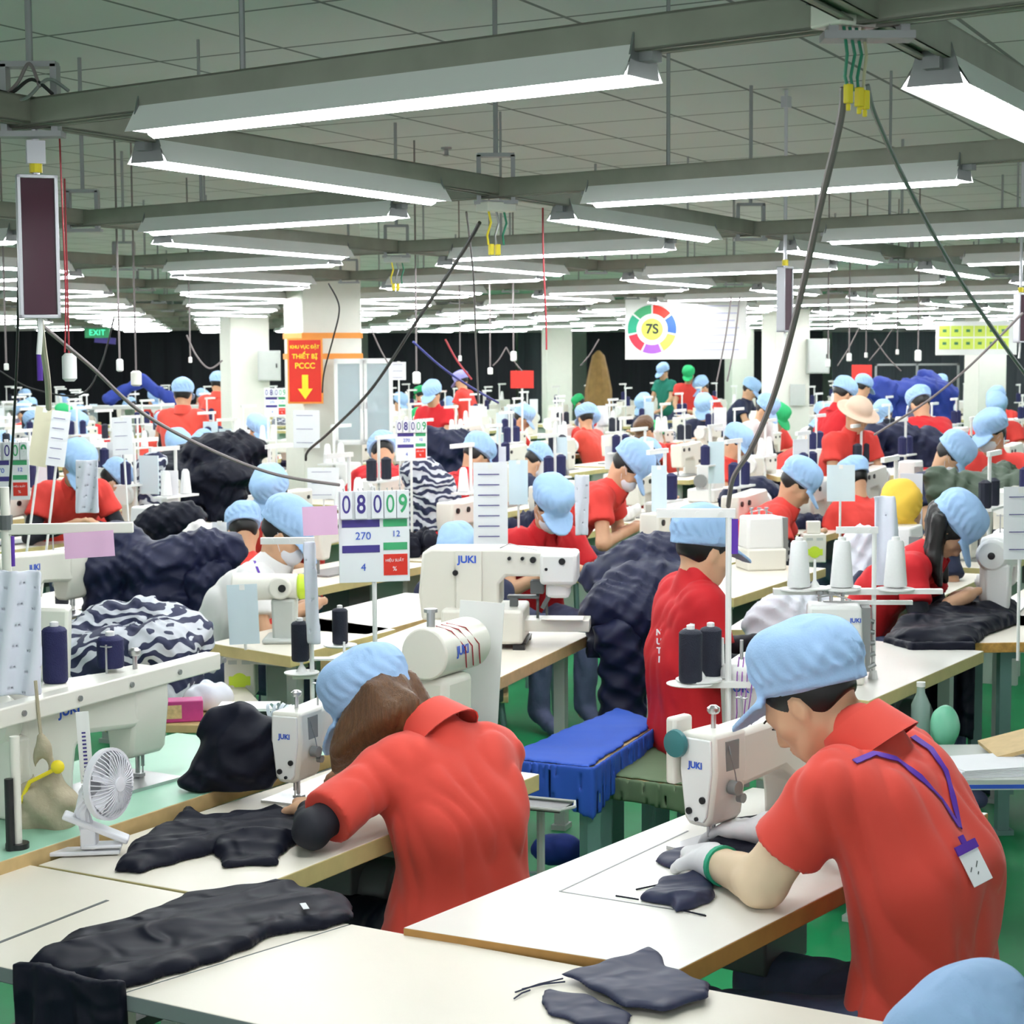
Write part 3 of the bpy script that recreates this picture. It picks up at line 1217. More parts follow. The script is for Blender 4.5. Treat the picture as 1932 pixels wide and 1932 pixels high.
    if gloves:
        for s in gloves:
            wr, el = V3(J[s + 'w']), V3(J[s + 'e'])
            d = V3(J.get('hd' + s, wr - el)).normalized()
            F = Field(*box_of([wr, wr + d * .15], .06), .0042)
            F.cap(wr - (wr - el).normalized() * .045, wr, .040, .036, k=.01)
            add_hand(F, wr, d, J.get('palm' + s, (0, 0, -1)), 1 if s == 'L' else -1, r=1.28)
            F.plane(wr - (wr - el).normalized() * .045, el - wr, lo=wr - V3((.1, .1, .1)), hi=wr + V3((.1, .1, .1)))
            F.warp(folds(2.5, .0012, 3))
            g = put('glove', F.mesh('glove', GLOVE, off), root)
            if cuff:
                b = MB()
                e = (wr - el).normalized()
                b.cone(wr - e * .054 - V3(off), wr - e * .040 - V3(off), .0425, .0415, n=20)
                put('glove_cuff', b, g, mats=cuff)
    if eyes:
        b = MB()
        for q in (-1, 1):
            for kx in range(-3, 3):
                x0, x1 = q * .03 + kx * .0065, q * .03 + (kx + 1) * .0065
                z0, z1 = .018 - 8 * (x0 - q * .03) ** 2, .018 - 8 * (x1 - q * .03) ** 2
                b.cone(hd + H @ V3((x0, .0915, z0)) - V3(off), hd + H @ V3((x1, .0915, z1)) - V3(off), .0022, n=5)
        put('eyebrow', b, root, mats=HAIRB)
        b = MB()
        for q in (-1, 1):
            b.cone(hd + H @ V3((q * .018, .094, -.006)) - V3(off), hd + H @ V3((q * .043, .088, -.005)) - V3(off), .002, n=5)
        put('eyelash', b, root, mats=HAIRB)
    return root, so


def box_of(pts, pad):
    return [min(p[i] for p in pts) - pad for i in range(3)], [max(p[i] for p in pts) + pad for i in range(3)]


def pose(base, yaw, lean=.35, hp=.6, reach=.42, handz=.80, seat=.55, stand=False, turn=0.0, spread=.16, scale=1.0, sway=0.0):
    """joints of a worker at base (x, y), facing yaw (0 = +Y)"""
    bx, by = base
    f = V3((-math.sin(yaw), math.cos(yaw), 0))
    r = V3((f.y, -f.x, 0))
    z = V3((0, 0, 1))
    B = V3((bx, by, 0))
    if stand:
        seat = .90
    hip = B + z * seat
    u1 = f * math.sin(lean * .7) + z * math.cos(lean * .7) + r * sway
    u2 = f * math.sin(lean * 1.25) + z * math.cos(lean * 1.25) + r * sway
    ch = hip + u1 * .27
    nk = ch + u2 * .22
    hf = (f * math.cos(turn) + r * math.sin(turn))
    hu = (hf * math.sin(hp * .6) + z * math.cos(hp * .6))
    hd = nk + hu * .16
    fd = hf * math.cos(hp) - z * math.sin(hp)
    H = head_frame(fd, z * math.cos(hp) + hf * math.sin(hp))
    J = dict(hip=hip, chest=ch, neck=nk, head=hd, H=H, fwd=f, right=r)
    for s, q in (('L', -1), ('R', 1)):
        sh = nk - u2 * .045 + r * (q * .175)
        wr = B + f * reach + r * (q * spread * .6) + z * handz
        el = (sh + wr) / 2 + r * (q * .10) - z * .10 - f * .04
        # keep limb lengths about right
        el = sh + (el - sh).normalized() * .27
        wr = el + (wr - el).normalized() * min((wr - el).length, .26)
        J[s + 's'], J[s + 'e'], J[s + 'w'] = sh, el, wr
        J['hd' + s] = (wr - el) * .4 + f * .1 - r * q * .05
        if stand:
            J[s + 'k'] = B + r * (q * .09) + z * .48 + f * .02
            J[s + 'a'] = B + r * (q * .10) + z * .08
        else:
            J[s + 'k'] = B + f * .42 + r * (q * .13) + z * (seat - .02)
            J[s + 'a'] = B + f * .40 + r * (q * .13) + z * .08
    return J


def stool(x, y, z, label, group=None):
    t = thing('stool', label, 'stool', (x, y, 0), 0, group)
    b = MB()
    b.box((0, 0, z - .02), (.34, .30, .035))
    put('seat', b, t, mats=PLY, bevel=.006)
    for sx in (-1, 1):
        for sy in (-1, 1):
            b = MB()
            b.cone((sx * .13, sy * .11, z - .04), (sx * .15, sy * .13, 0), .012, n=8)
            put('leg', b, t, mats=LEGG)
    return t
# ------------------------------------------------------------------ furniture and machines
def table(label, corners, z, thick=.035, top=LAM, edge=PLY, group=None, motor=True, legs=True, holes=(), name='sewing_table', legm=None, cat='table'):
    """corners: four (x, y) in order; origin at the middle"""
    legm = legm or GREYP
    cs = [Vector((c[0], c[1])) for c in corners]
    o = sum(cs, Vector((0, 0))) / 4
    t = thing(name, label, cat, (o.x, o.y, 0), 0, group)
    P = [(c.x - o.x, c.y - o.y) for c in cs]
    b = MB()
    b.two = 1
    b.slab(P, z - thick, z)
    put('tabletop', b, t, mats=[top, edge], bevel=.003)
    if not legs:
        return t
    e = (cs[1] - cs[0])
    f = (cs[3] - cs[0])
    L, Wd = e.length, f.length
    if f.length > e.length:
        e, f, L, Wd = f, e, Wd, L
    e, f = e.normalized(), f.normalized()
    for s in (-1, 1):
        for q in (-1, 1):
            p = e * (s * (L / 2 - .14)) + f * (q * (Wd / 2 - .10))
            b = MB()
            b.box((p.x, p.y, (z - thick) / 2 + .01), (.045, .045, z - thick - .02), rz=math.atan2(e.y, e.x))
            b.box((p.x, p.y, .01), (.08, .06, .02), rz=math.atan2(e.y, e.x))
            put('leg', b, t, mats=legm)
        p = e * (s * (L / 2 - .14))
        b = MB()
        b.box((p.x, p.y, .18), (.035, Wd - .2, .05), rz=math.atan2(e.y, e.x))
        b.box((p.x, p.y, z - thick - .02), (.035, Wd - .16, .03), rz=math.atan2(e.y, e.x))
        put('foot_rail', b, t, mats=legm)
    b = MB()
    b.box((0, 0, .16), (L - .30, .05, .03), rz=math.atan2(e.y, e.x))
    b.box((0, 0, .20), (.34, .26, .02), rz=math.atan2(e.y, e.x), rx=.2)
    put('treadle', b, t, mats=DKGREY)
    if motor:
        b = MB()
        p = e * .14
        b.box((p.x, p.y, z - thick - .11), (.20, .16, .20), rz=math.atan2(e.y, e.x))
        b.cone((p.x, p.y, z - .20) , (p.x - f.x * .16, p.y - f.y * .16, z - .20), .075, n=14)
        put('motor', b, t, mats=DKGREY, bevel=.006)
    return t


def rect(c, d, L, W, skew=0):
    """corners of a rectangle centred at c, long along d"""
    d = Vector(d).normalized()
    n = Vector((-d.y, d.x))
    c = Vector(c)
    return [c - d * L / 2 - n * W / 2, c + d * L / 2 - n * W / 2, c + d * L / 2 + n * W / 2, c - d * L / 2 + n * W / 2]


LOGO = text_mesh('JUKI', .04, BLUEL, 'lettering', .0004, .0012)


def lockstitch(label, z=0, group=None, enam=None, cat='sewing machine', detail=True):
    """origin under the needle on the table; the arm runs along +X, the operator sits on the -Y side"""
    enam = enam or ENAM
    t = thing('sewing_machine', label, cat, (0, 0, z), 0, group)
    b = MB()
    b.box((.20, .0, .004), (.50, .18, .008))
    put('bed_plate', b, t, mats=STEEL)
    # arm and pillar as one casting
    b = MB()
    prof = [(.29, 0), (.43, 0), (.445, .03), (.45, .22), (.445, .285), (.42, .30), (.06, .285), (.045, .275), (.05, .155), (.08, .15), (.24, .165), (.275, .14), (.285, .08)]
    b.prism(prof, -.052, .052)
    put('machine_arm', b, t, mats=enam, bevel=.014)
    # head with tapering face plate towards -X
    b = MB()
    hp = [(-.052, .290), (.052, .290), (.056, .20), (.040, .085), (.026, .068), (-.026, .068), (-.040, .085), (-.056, .20)]
    M = Matrix.Translation((-.045, 0, 0)) @ Matrix.Rotation(-math.pi / 2, 4, 'Z')
    b.prism(hp, 0.0, .125, M=M)
    hd = put('machine_head', b, t, mats=enam, bevel=.010)
    b = MB()
    hp2 = [(-.044, .278), (.044, .278), (.046, .20), (.032, .095), (.022, .080), (-.022, .080), (-.032, .095), (-.046, .20)]
    b.prism(hp2, -.006, 0.002, M=M)
    fp = put('face_plate', b, hd, mats=ENAMW if enam is ENAM else enam, bevel=.003)
    if detail:
        b = MB()
        for (y, zz) in ((-.022, .135), (.018, .105), (-.004, .088)):
            b.cone((-.050, y, zz), (-.056, y, zz), .0085 if zz > .09 else .005, n=12)
        put('screw_cap', b, hd, mats=BLK)
        put('lettering', LOGO, hd, M=face_M((-.0525, 0, .215), (-1, 0, 0)) @ Matrix.Scale(.55, 4))
        put('lettering', LOGO, t, M=face_M((.30, -.0530, .235), (0, -1, 0)) @ Matrix.Scale(.9, 4))
        put('lettering', LOGO, t, M=face_M((.30, .0530, .235), (0, 1, 0)) @ Matrix.Scale(.9, 4))
    # handwheel
    b = MB()
    M = Matrix.Translation((.45, 0, .235)) @ Matrix.Rotation(math.pi / 2, 4, 'Y')
    b.lathe([(.02, 0), (.055, 0), (.062, .012), (.062, .028), (.05, .045), (.02, .05)], 20, M)
    put('handwheel', b, t, mats=enam)
    b = MB()
    M = Matrix.Translation((.49, 0, .235)) @ Matrix.Rotation(math.pi / 2, 4, 'Y')
    b.lathe([(.014, .009), (.014, .015), (.003, .016)], 14, M)
    put('wheel_bolt', b, t, mats=BLK)
    # needle, presser foot, take-up, thread guides
    b = MB()
    b.cone((0, 0, .008), (0, 0, .07), .0022, n=6)
    b.cone((.0, 0, .035), (0, 0, .07), .005, n=8)
    b.cone((.018, 0, .02), (.018, 0, .07), .006, n=8)
    b.box((.012, -.006, .014), (.022, .030, .008))
    put('presser_foot', b, t, mats=STEEL)
    b = MB()
    b.box((.02, -.052, .235), (.05, .008, .07))
    b.cone((.015, -.055, .16), (.015, -.078, .16), .017, n=14)
    b.cone((.045, -.055, .13), (.045, -.070, .13), .012, n=12)
    b.tube([(.015, -.075, .16), (.01, -.07, .20), (0, -.065, .24), (.01, -.05, .27)], .0015, 5)
    put('thread_tension', b, t, mats=STEELD)
    b = MB()
    b.cone((.03, .01, .29), (.03, .01, .325), .006, n=8)
    b.lathe([(.012, 0), (.016, .006), (.016, .014), (.008, .02)], 12, Matrix.Translation((.03, .01, .325)))
    b.cone((.10, -.02, .285), (.10, -.02, .36), .003, n=6)
    b.box((.10, -.02, .355), (.012, .03, .003))
    put('thread_post', b, t, mats=STEEL)
    # stitch dial and switch box on the pillar, belt guard behind
    b = MB()
    b.cone((.37, -.052, .12), (.37, -.070, .12), .030, n=18)
    b.cone((.37, -.070, .12), (.37, -.078, .12), .012, n=12)
    put('stitch_dial', b, t, mats=ENAMW)
    b = MB()
    b.box((.46, .02, .10), (.05, .09, .20))
    put('belt_guard', b, t, mats=enam, bevel=.01)
    b = MB()
    b.box((.19, .085, .33), (.012, .012, .10))
    b.box((.19, .12, .38), (.02, .12, .02))
    return t


def spool(label, m, h=.14, r=.030, group=None, loc=(0, 0, 0), cone=False, name='thread_spool'):
    t = thing(name, label, 'spool', loc, 0, group)
    b = MB()
    if cone:
        b.lathe([(r, .006), (r * 1.02, .012), (r * .72, h * .95), (r * .6, h)], 18)
    else:
        b.lathe([(r * .9, .004), (r, .010), (r, h - .01), (r * .85, h - .004), (r * .5, h)], 18)
    put('wound_thread', b, t, mats=m)
    b = MB()
    b.lathe([(r * .45, 0), (r * .45, .004), (r * .35, h), (r * .35, h + .010), (r * .2, h + .012)], 12)
    put('spool_core', b, t, mats=WHITE)
    return t


SPN = spool('x', NAVYT)
SPB = spool('x', BLKT)
SPW = spool('x', WHT, h=.15, r=.036, cone=True)


def put_spool(p, kind, label, group=None, sc=1.0):
    return copy_to({'n': SPN, 'b': SPB, 'w': SPW}[kind], p, rnd.uniform(0, 6), label, group, sc)


def stand(label, x, y, z, hgt=.62, rz=0, arm=.26, plates=((-.07, .0), (.07, .0)), group=None, lowz=.28, bags=False):
    """thread stand: pole, top arm with eyelets, tray with round plates; origin at the table top"""
    t = thing('thread_stand', label, 'thread stand', (x, y, z), rz, group)
    b = MB()
    b.cone((0, 0, 0), (0, 0, hgt), .008, n=10)
    b.cone((0, 0, 0), (0, 0, .03), .018, .012, n=10)
    put('pole', b, t, mats=ENAMW)
    b = MB()
    b.box((-arm * .42, 0, hgt), (arm, .018, .022))
    for k in range(3):
        b.cone((-arm * .1 - k * arm * .3, -.012, hgt), (-arm * .1 - k * arm * .3, .012, hgt), .006, n=8)
    put('top_arm', b, t, mats=ENAMW)
    b = MB()
    b.box((0, 0, lowz), (abs(plates[0][0]) * 2 + .06, .03, .016))
    put('tray', b, t, mats=ENAMW)
    for px, py in plates:
        b = MB()
        M = Matrix.Translation((px, py, lowz + .008))
        b.lathe([(.055, 0), (.060, .003), (.060, .006), (.02, .008), (.006, .03), (.004, .10)], 20, M)
        put('spool_plate', b, t, mats=WHITE)
    return t


def sheet(label, p, nrm, w, h, m, name='paper_sheet', tilt=0, group=None, thick=.0012, lines=0, cat='paper', parent=None, linem=None):
    """an upright sheet hanging with its middle at p"""
    M = face_M(p, nrm) @ Matrix.Rotation(tilt, 4, 'Z')
    b = MB()
    n = 8
    vs, fs = [], []
    for i in range(n + 1):
        x = -w / 2 + w * i / n
        c = .012 * w * math.sin(i * 1.1) + .03 * w * (x / w) ** 2
        for z0 in (0, thick):
            vs += [(x, -h / 2, c + z0), (x, h / 2, c * .4 + z0)]
    for i in range(n):
        k = i * 4
        fs += [(k, k + 4, k + 5, k + 1), (k + 2, k + 3, k + 7, k + 6), (k, k + 2, k + 6, k + 4), (k + 1, k + 5, k + 7, k + 3)]
    fs += [(0, 1, 3, 2), (n * 4, n * 4 + 2, n * 4 + 3, n * 4 + 1)]
    b.add(vs, fs)
    o = put(name, b, parent, mats=m, M=M)
    tag(o, label, cat, group)
    if lines:
        b = MB()
        for k in range(lines):
            yy = h * (.36 - .72 * k / max(lines - 1, 1))
            b.box((-.05 * w, yy, .006 + .03 * w), (w * .62, h * .012, .0006))
        put('printed_lines', b, o, mats=linem or IND)
    return o


# ------------------------------------------------------------------ cloth heaps
def sd_poly(X, Y, P):
    P = np.array(P, float)
    d = np.full(np.broadcast(X, Y).shape, 1e9)
    s = np.ones(d.shape)
    n = len(P)
    for i in range(n):
        a, b = P[i], P[i - 1]
        e = b - a
        wx, wy = X - a[0], Y - a[1]
        t = np.clip((wx * e[0] + wy * e[1]) / max(e @ e, 1e-12), 0, 1)
        d = np.minimum(d, (wx - e[0] * t) ** 2 + (wy - e[1] * t) ** 2)
        c1 = Y >= a[1]
        c2 = Y < b[1]
        c3 = e[0] * wy > e[1] * wx
        allc = (c1 & c2 & c3) | (~c1 & ~c2 & ~c3)
        s = np.where(allc, -s, s)
    return s * np.sqrt(d)


def ridges(X, Y, seed, f=1.0, ang=0.0, st=.35):
    """sharp-crested creases, stretched along ang"""
    r = np.random.RandomState(seed)
    c, s = math.cos(ang), math.sin(ang)
    U, W = X * c + Y * s, -X * s + Y * c
    out = 0
    for q, (fu, fw, a) in enumerate(((5, 22, 1), (9, 37, .55), (16, 23, .45), (26, 60, .22))):
        ph = r.uniform(0, 6.28, 3)
        wob = .035 * np.sin(U * 9 * f + ph[2]) + .02 * np.sin(W * 21 * f + ph[0])
        v = np.sin((U * st * 3 + wob) * fu * f + ph[0]) * .5 + np.sin((W + wob) * fw * f + ph[1])
        out = out + a * (1 - np.abs(v) ** .75)
    return out / 1.6


def cloth(name, label, poly, z0, h, m, seed=1, ang=0.0, f=1.0, edge=.05, crease=.5, res=.007, cat='garment', group=None,
          drape=None, extra=None, parent=None, humps=None):
    """poly: outline (x, y) lying on z0; h: height of the heap; humps: (x, y, r, dh)"""
    P = [(p[0], p[1]) for p in poly]
    xs, ys = [p[0] for p in P], [p[1] for p in P]
    top = h * 1.7 + .02 + (max([q[3] for q in humps]) if humps else 0)
    zl = z0 - .006 if not drape else min(d[2] for d in drape) - .02
    lo = (min(xs) - .03, min(ys) - .03, zl)
    hi = (max(xs) + .03, max(ys) + .03, z0 + top)
    if drape:
        lo = (min([lo[0]] + [d[0] - .06 for d in drape]), min([lo[1]] + [d[1] - .06 for d in drape]), lo[2])
        hi = (max([hi[0]] + [d[0] + .06 for d in drape]), max([hi[1]] + [d[1] + .06 for d in drape]), hi[2])
    F = Field(lo, hi, res)
    X = F.ax[0][:, None]
    Y = F.ax[1][None, :]
    sd = sd_poly(X, Y, P)
    sd = sd + .006 * np.sin(X * 60 + seed) * np.sin(Y * 47 + seed * 2)
    ins = np.clip(-sd / edge, 0, 1)
    base = np.sqrt(1 - (1 - ins) ** 2)
    hh = h * base * (1 - crease * .5 + crease * .75 * ridges(X, Y, seed, f, ang))
    if humps:
        for (hx, hy, hr, dh) in humps:
            q = np.clip(1 - ((X - hx) ** 2 + (Y - hy) ** 2) / hr ** 2, 0, 1)
            hh = hh + dh * q * q * (3 - 2 * q) * np.minimum(base, 1)
    hh = np.maximum(hh, .004)
    Z = F.ax[2][None, None, :]
    D = np.maximum((Z - (z0 + hh)[:, :, None]) * .7, sd[:, :, None])
    D = np.maximum(D, (z0 - .0) - Z)
    F.D = D.astype(np.float32)
    if extra:
        extra(F)
    me = F.mesh(name, m, (P[0][0], P[0][1], z0), relax=1)
    o = put(name, me, parent, loc=(P[0][0], P[0][1], z0))
    return tag(o, label, cat, group)


def hang(name, label, pts, z_of, m, thick=.02, seed=1, res=.008, cat='garment', group=None, parent=None, wave=1.0):
    """hanging folds: a curtain following the line pts (x, y, ztop, zbottom)"""
    A = [Vector((p[0], p[1])) for p in pts]
    lo = (min(a.x for a in A) - .08, min(a.y for a in A) - .08, min(p[3] for p in pts) - .02)
    hi = (max(a.x for a in A) + .08, max(a.y for a in A) + .08, max(p[2] for p in pts) + .04)
    F = Field(lo, hi, res)
    X = F.ax[0][:, None, None]
    Y = F.ax[1][None, :, None]
    Z = F.ax[2][None, None, :]
    best = np.full(F.n, 1e3, np.float32)
    L = 0
    for i in range(len(A) - 1):
        a, b = A[i], A[i + 1]
        e = b - a
        l = e.length
        t = np.clip(((X - a.x) * e.x + (Y - a.y) * e.y) / l ** 2, 0, 1)
        s = (L + t * l)
        nrm = Vector((-e.y, e.x)) / l
        side = (X - a.x) * nrm.x + (Y - a.y) * nrm.y
        al = ((X - a.x) * e.x + (Y - a.y) * e.y) / l
        zt = pts[i][2] + (pts[i + 1][2] - pts[i][2]) * t
        zb = pts[i][3] + (pts[i + 1][3] - pts[i][3]) * t + .012 * wave * np.sin(s * 40 * (.4 + .6 * wave) + seed)
        wav = wave * (.012 * np.sin(s * 58 + 1.5 * np.sin(Z * 7 + seed)) + .008 * np.sin(s * 131 + seed)) * np.clip((zt - Z) * 9, .1, 1)
        d = np.abs(side - wav) - thick
        d = np.maximum(d * .7, np.maximum(al - l - .006, -al - .006))
        d = np.maximum(d, np.maximum(Z - zt, zb - Z))
        best = np.minimum(best, d)
        L += l
    F.D = best.astype(np.float32)
    o = put(name, F.mesh(name, m, (A[0].x, A[0].y, pts[0][3]), relax=1), parent, loc=(A[0].x, A[0].y, pts[0][3]) if parent is None else (A[0].x - parent.location.x, A[0].y - parent.location.y, pts[0][3] - parent.location.z))
    return tag(o, label, cat, group) if parent is None else o
# ------------------------------------------------------------------ near tables
def xy(v):
    return (v.x, v.y)


ZN = .77
tb1 = AZ(663, 1743, ZN)        # corner shared by the three near tables
tb2 = AZ(228, 1875, ZN)
far_dir = (AZ(1660, 1925, ZN) - tb1).xy.normalized()
fl = AZ(0, 1621, ZN)
T_C = table('cream worktable nearest the viewer with a dark fabric piece on it', [xy(tb2), (tb2.x + far_dir.x * 1.22, tb2.y + far_dir.y * 1.22), (tb1.x + far_dir.x * 1.22, tb1.y + far_dir.y * 1.22), xy(tb1)], ZN, .030, LAM, EDGEG, motor=False)
dl = (fl - tb1).xy.normalized()
T_B = table('cream worktable at the lower left corner with a long cable slot', [(tb2.x + dl.x * .003, tb2.y + dl.y * .003), (tb1.x + dl.x * .003, tb1.y + dl.y * .003), (tb1.x + dl.x * 1.15, tb1.y + dl.y * 1.15), (tb2.x + dl.x * 1.15, tb2.y + dl.y * 1.15)], ZN, .030, LAM, EDGEG, motor=False)
b = MB()
s0, s1 = AZ(-30, 1790, ZN), AZ(203, 1699, ZN)
q = ((s0 + s1) / 2)
b.box((q.x - T_B.location.x, q.y - T_B.location.y, ZN + .0006), ((s1 - s0).length, .008, .001), rz=math.atan2(s1.y - s0.y, s1.x - s0.x))
put('cable_slot', b, T_B, mats=DKGREY)
# woman's table
wa, wb = AZ(426, 1697, ZN), AZ(1018, 1460, ZN)
wc, wd_ = AZ(955, 1445, ZN), AZ(70, 1633, ZN)
wn = Vector((-(wb - wa).y, (wb - wa).x)).normalized()
W_ = .52
eps = dl * 0 + wn * 0
T_A = table('cream sewing table at which the woman with long brown hair sits', [(wa.x + .004, wa.y + .006), xy(wb), (wb.x + wn.x * W_, wb.y + wn.y * W_), (wd_.x, wd_.y + .006)], ZN, .045, LAM, PLYY, legm=ENAM)
# green table behind it
ga, gb = AZ(60, 1632, ZN + .004), AZ(450, 1500, ZN + .004)
gd = (gb - ga).xy.normalized()
gn = Vector((-gd.y, gd.x))
g0 = ga.xy - gd * .45 + gn * .012
T_G = table('sewing table with pale green top holding the fan and the machine seen from behind', [tuple(g0), tuple(g0 + gd * 1.62), tuple(g0 + gd * 1.62 + gn * .55), tuple(g0 + gn * .55)], ZN + .03, .042, LAMG, PLY, motor=True)
ZG = ZN + .03
# man's table
ZM = .785
ma, mb = AZ(760, 1750, ZM), AZ(1277, 1831, ZM)
md = (AZ(1298, 1534, ZM) - ma).xy.normalized()
md2 = (AZ(1520, 1708, ZM) - mb).xy.normalized()
T_M = table('white topped sewing table with brown edge in front of the man wearing a lanyard', [xy(ma), xy(mb), (mb.x + md2.x * 1.40, mb.y + md2.y * 1.40), (ma.x + md.x * 1.40, ma.y + md.y * 1.40)], ZM, .040, LAMW, PLYD, motor=True)
b = MB()
loc = T_M.location
hp = [AZ(1298, 1568, ZM), AZ(1056, 1682, ZM), AZ(1330, 1726, ZM)]
for u, v in ((0, 1), (1, 2)):
    e = hp[v] - hp[u]
    c = (hp[u] + hp[v]) / 2
    b.box((c.x - loc.x, c.y - loc.y, ZM + .0006), (e.length, .004, .001), rz=math.atan2(e.y, e.x))
put('panel_joint', b, T_M, mats=STEELD)

# tables of the second row
z = .77
q0, q1, q2 = AZ(604, 1244, z), AZ(930, 1284, z), AZ(1118, 1195, z)
T_2 = table('cream sewing table carrying the large boxy bartack machine', [xy(q0), xy(q1), xy(q2), (q0.x + q2.x - q1.x, q0.y + q2.y - q1.y)], z, .045, LAM, PLY)
q0, q1 = AZ(705, 1198, z), AZ(960, 1128, z)
e = (q1 - q0).xy.normalized()
n = Vector((-e.y, e.x))
q0 = q0.xy + n * .03
T_3 = table('cream table left of the bartack machine with a strip of dark cloth', [tuple(q0), tuple(q0 + e * 1.2), tuple(q0 + e * 1.2 + n * .5), tuple(q0 + n * .5)], z, .045, LAMW, PLY)
q0, q1 = AZ(65, 1168, z), AZ(360, 1105, z)
e = (q1 - q0).xy.normalized()
n = Vector((-e.y, e.x))
T_L = table('cream sewing table at the left under the navy garment heap', [tuple(q0.xy - e * .3), tuple(q1.xy), tuple(q1.xy + n * .5), tuple(q0.xy - e * .3 + n * .5)], z, .045, LAM, PLYY)
q0, q1 = AZ(395, 1213, z), AZ(548, 1238, z)
e = (q1 - q0).xy.normalized()
n = B_DIR
T_W = table('cream sewing table in front of the man in the white polo', [tuple(q0.xy), tuple(q1.xy), tuple(q1.xy + n * .75), tuple(q0.xy + n * .75)], z, .045, LAM, PLYY, legs=True, motor=False)
p0 = AZ(1640, 1322, z).xy
d1 = (AZ(1730, 1283, z).xy - p0).normalized()
n1 = Vector((-.8, .6))
T_4 = table('white topped table with yellow edge beneath the boxy overlock machine', [tuple(p0), tuple(p0 + d1 * 1.15), tuple(p0 + d1 * 1.15 + n1 * .46), tuple(p0 + n1 * .46)], z, .045, LAMW, PLYY)
p0 = AZ(1835, 1213, z).xy
T_6 = table('worktable with a worn corrugated orange edge at the right side', [tuple(p0), (p0.x + .9, p0.y + .06), (p0.x + .95, p0.y + .75), (p0.x + .03, p0.y + .72)], z, .04, LAM, mat('worn_orange_edge', (.62, .33, .08), .6, var=.5, scale=60), legm=LEGG)
p0 = AZ(1368, 1188, z).xy
T_5 = table('white topped table beyond the seated man in the bright red shirt', [tuple(p0), (p0.x + .30, p0.y + .0), (p0.x + .75, p0.y + .95), (p0.x + .35, p0.y + 1.0)], z, .045, LAMW, PLYY)
p0 = AZ(1385, 1128, z).xy
T_5b = table('yellow edged table behind the bright red shirt carrying a square cream machine', [tuple(p0), tuple(p0 + Vector((.47, .88)) * 1.3), tuple(p0 + Vector((.47, .88)) * 1.3 + n1 * .5), tuple(p0 + n1 * .5)], z, .045, LAM, PLYY)
# yellow line on the floor
b = MB()
b.box((0, 0, .0015), (1.1, .06, .003))
pz = AZ(690, 1655, 0)
put('floor_marking', b, loc=(pz.x, pz.y, 0), rz=-.35, mats=YEL, label='short yellow line painted on the green floor below the woman in coral', cat='floor marking')

# bench under blue cloth, seat under green cloth
zb = .55
bq = [AZ(937, 1430, zb), AZ(1112, 1448, zb), AZ(1243, 1362, zb), AZ(1165, 1336, zb)]
t = thing('bench', 'green steel bench draped with royal blue cloth behind the woman in coral', 'bench', (bq[0].x, bq[0].y, 0))
o0 = Vector((bq[0].x, bq[0].y))
P = [tuple(v.xy - o0) for v in bq]
b = MB()
b.slab(P, zb - .03, zb - .006)
put('seat', b, t, mats=PLY)
for v in (P[0], P[1], P[2], P[3]):
    cx, cy = sum(p[0] for p in P) / 4, sum(p[1] for p in P) / 4
    b = MB()
    b.box((v[0] + (cx - v[0]) * .12, v[1] + (cy - v[1]) * .12, (zb - .03) / 2), (.05, .05, zb - .03), rz=.5)
    put('leg', b, t, mats=LEGG)
b = MB()
b.box(((P[0][0] + P[1][0]) / 2 + .06, (P[0][1] + P[1][1]) / 2 + .06, .15), (.30, .03, .03), rz=-.1)
put('stretcher', b, t, mats=LEGG)
o = cloth('cloth_cover', 'royal blue cloth spread over the steel bench', [v.xy for v in bq], zb - .004, .012, BLUEC, seed=4, crease=.6, f=.35, edge=.01, res=.011, cat='cloth')
pp = [(bq[0].x, bq[0].y - .01, zb + .004, zb - .09), (bq[1].x + .01, bq[1].y - .01, zb + .004, zb - .17), (bq[2].x + .02, bq[2].y, zb + .004, zb - .03)]
hang('hem', None, pp, None, BLUEC, thick=.006, seed=2, res=.010, parent=o, wave=.25)
zg = .47
gq = [AZ(1118, 1462, zg), AZ(1300, 1485, zg), AZ(1400, 1420, zg), AZ(1245, 1385, zg)]
t = thing('bench', 'low bench covered with dark army green cloth beside the blue one', 'bench', (gq[0].x, gq[0].y, 0))
o0 = Vector((gq[0].x, gq[0].y))
P = [tuple(v.xy - o0) for v in gq]
b = MB()
b.slab(P, zg - .03, zg)
put('seat', b, t, mats=PLY)
for v in P:
    cx, cy = sum(p[0] for p in P) / 4, sum(p[1] for p in P) / 4
    b = MB()
    b.box((v[0] + (cx - v[0]) * .12, v[1] + (cy - v[1]) * .12, (zg - .03) / 2), (.045, .045, zg - .03), rz=.5)
    put('leg', b, t, mats=LEGG)
o = cloth('cloth_cover', 'army green cloth lying over the low bench', [v.xy for v in gq], zg, .014, GREENC, seed=5, crease=.7, f=.4, edge=.01, res=.011, cat='cloth')
hang('hem', None, [(gq[0].x, gq[0].y - .012, zg + .01, zg - .07), (gq[1].x, gq[1].y - .012, zg + .01, zg - .09)], None, GREENC, thick=.006, seed=3, res=.010, parent=o, wave=.25)

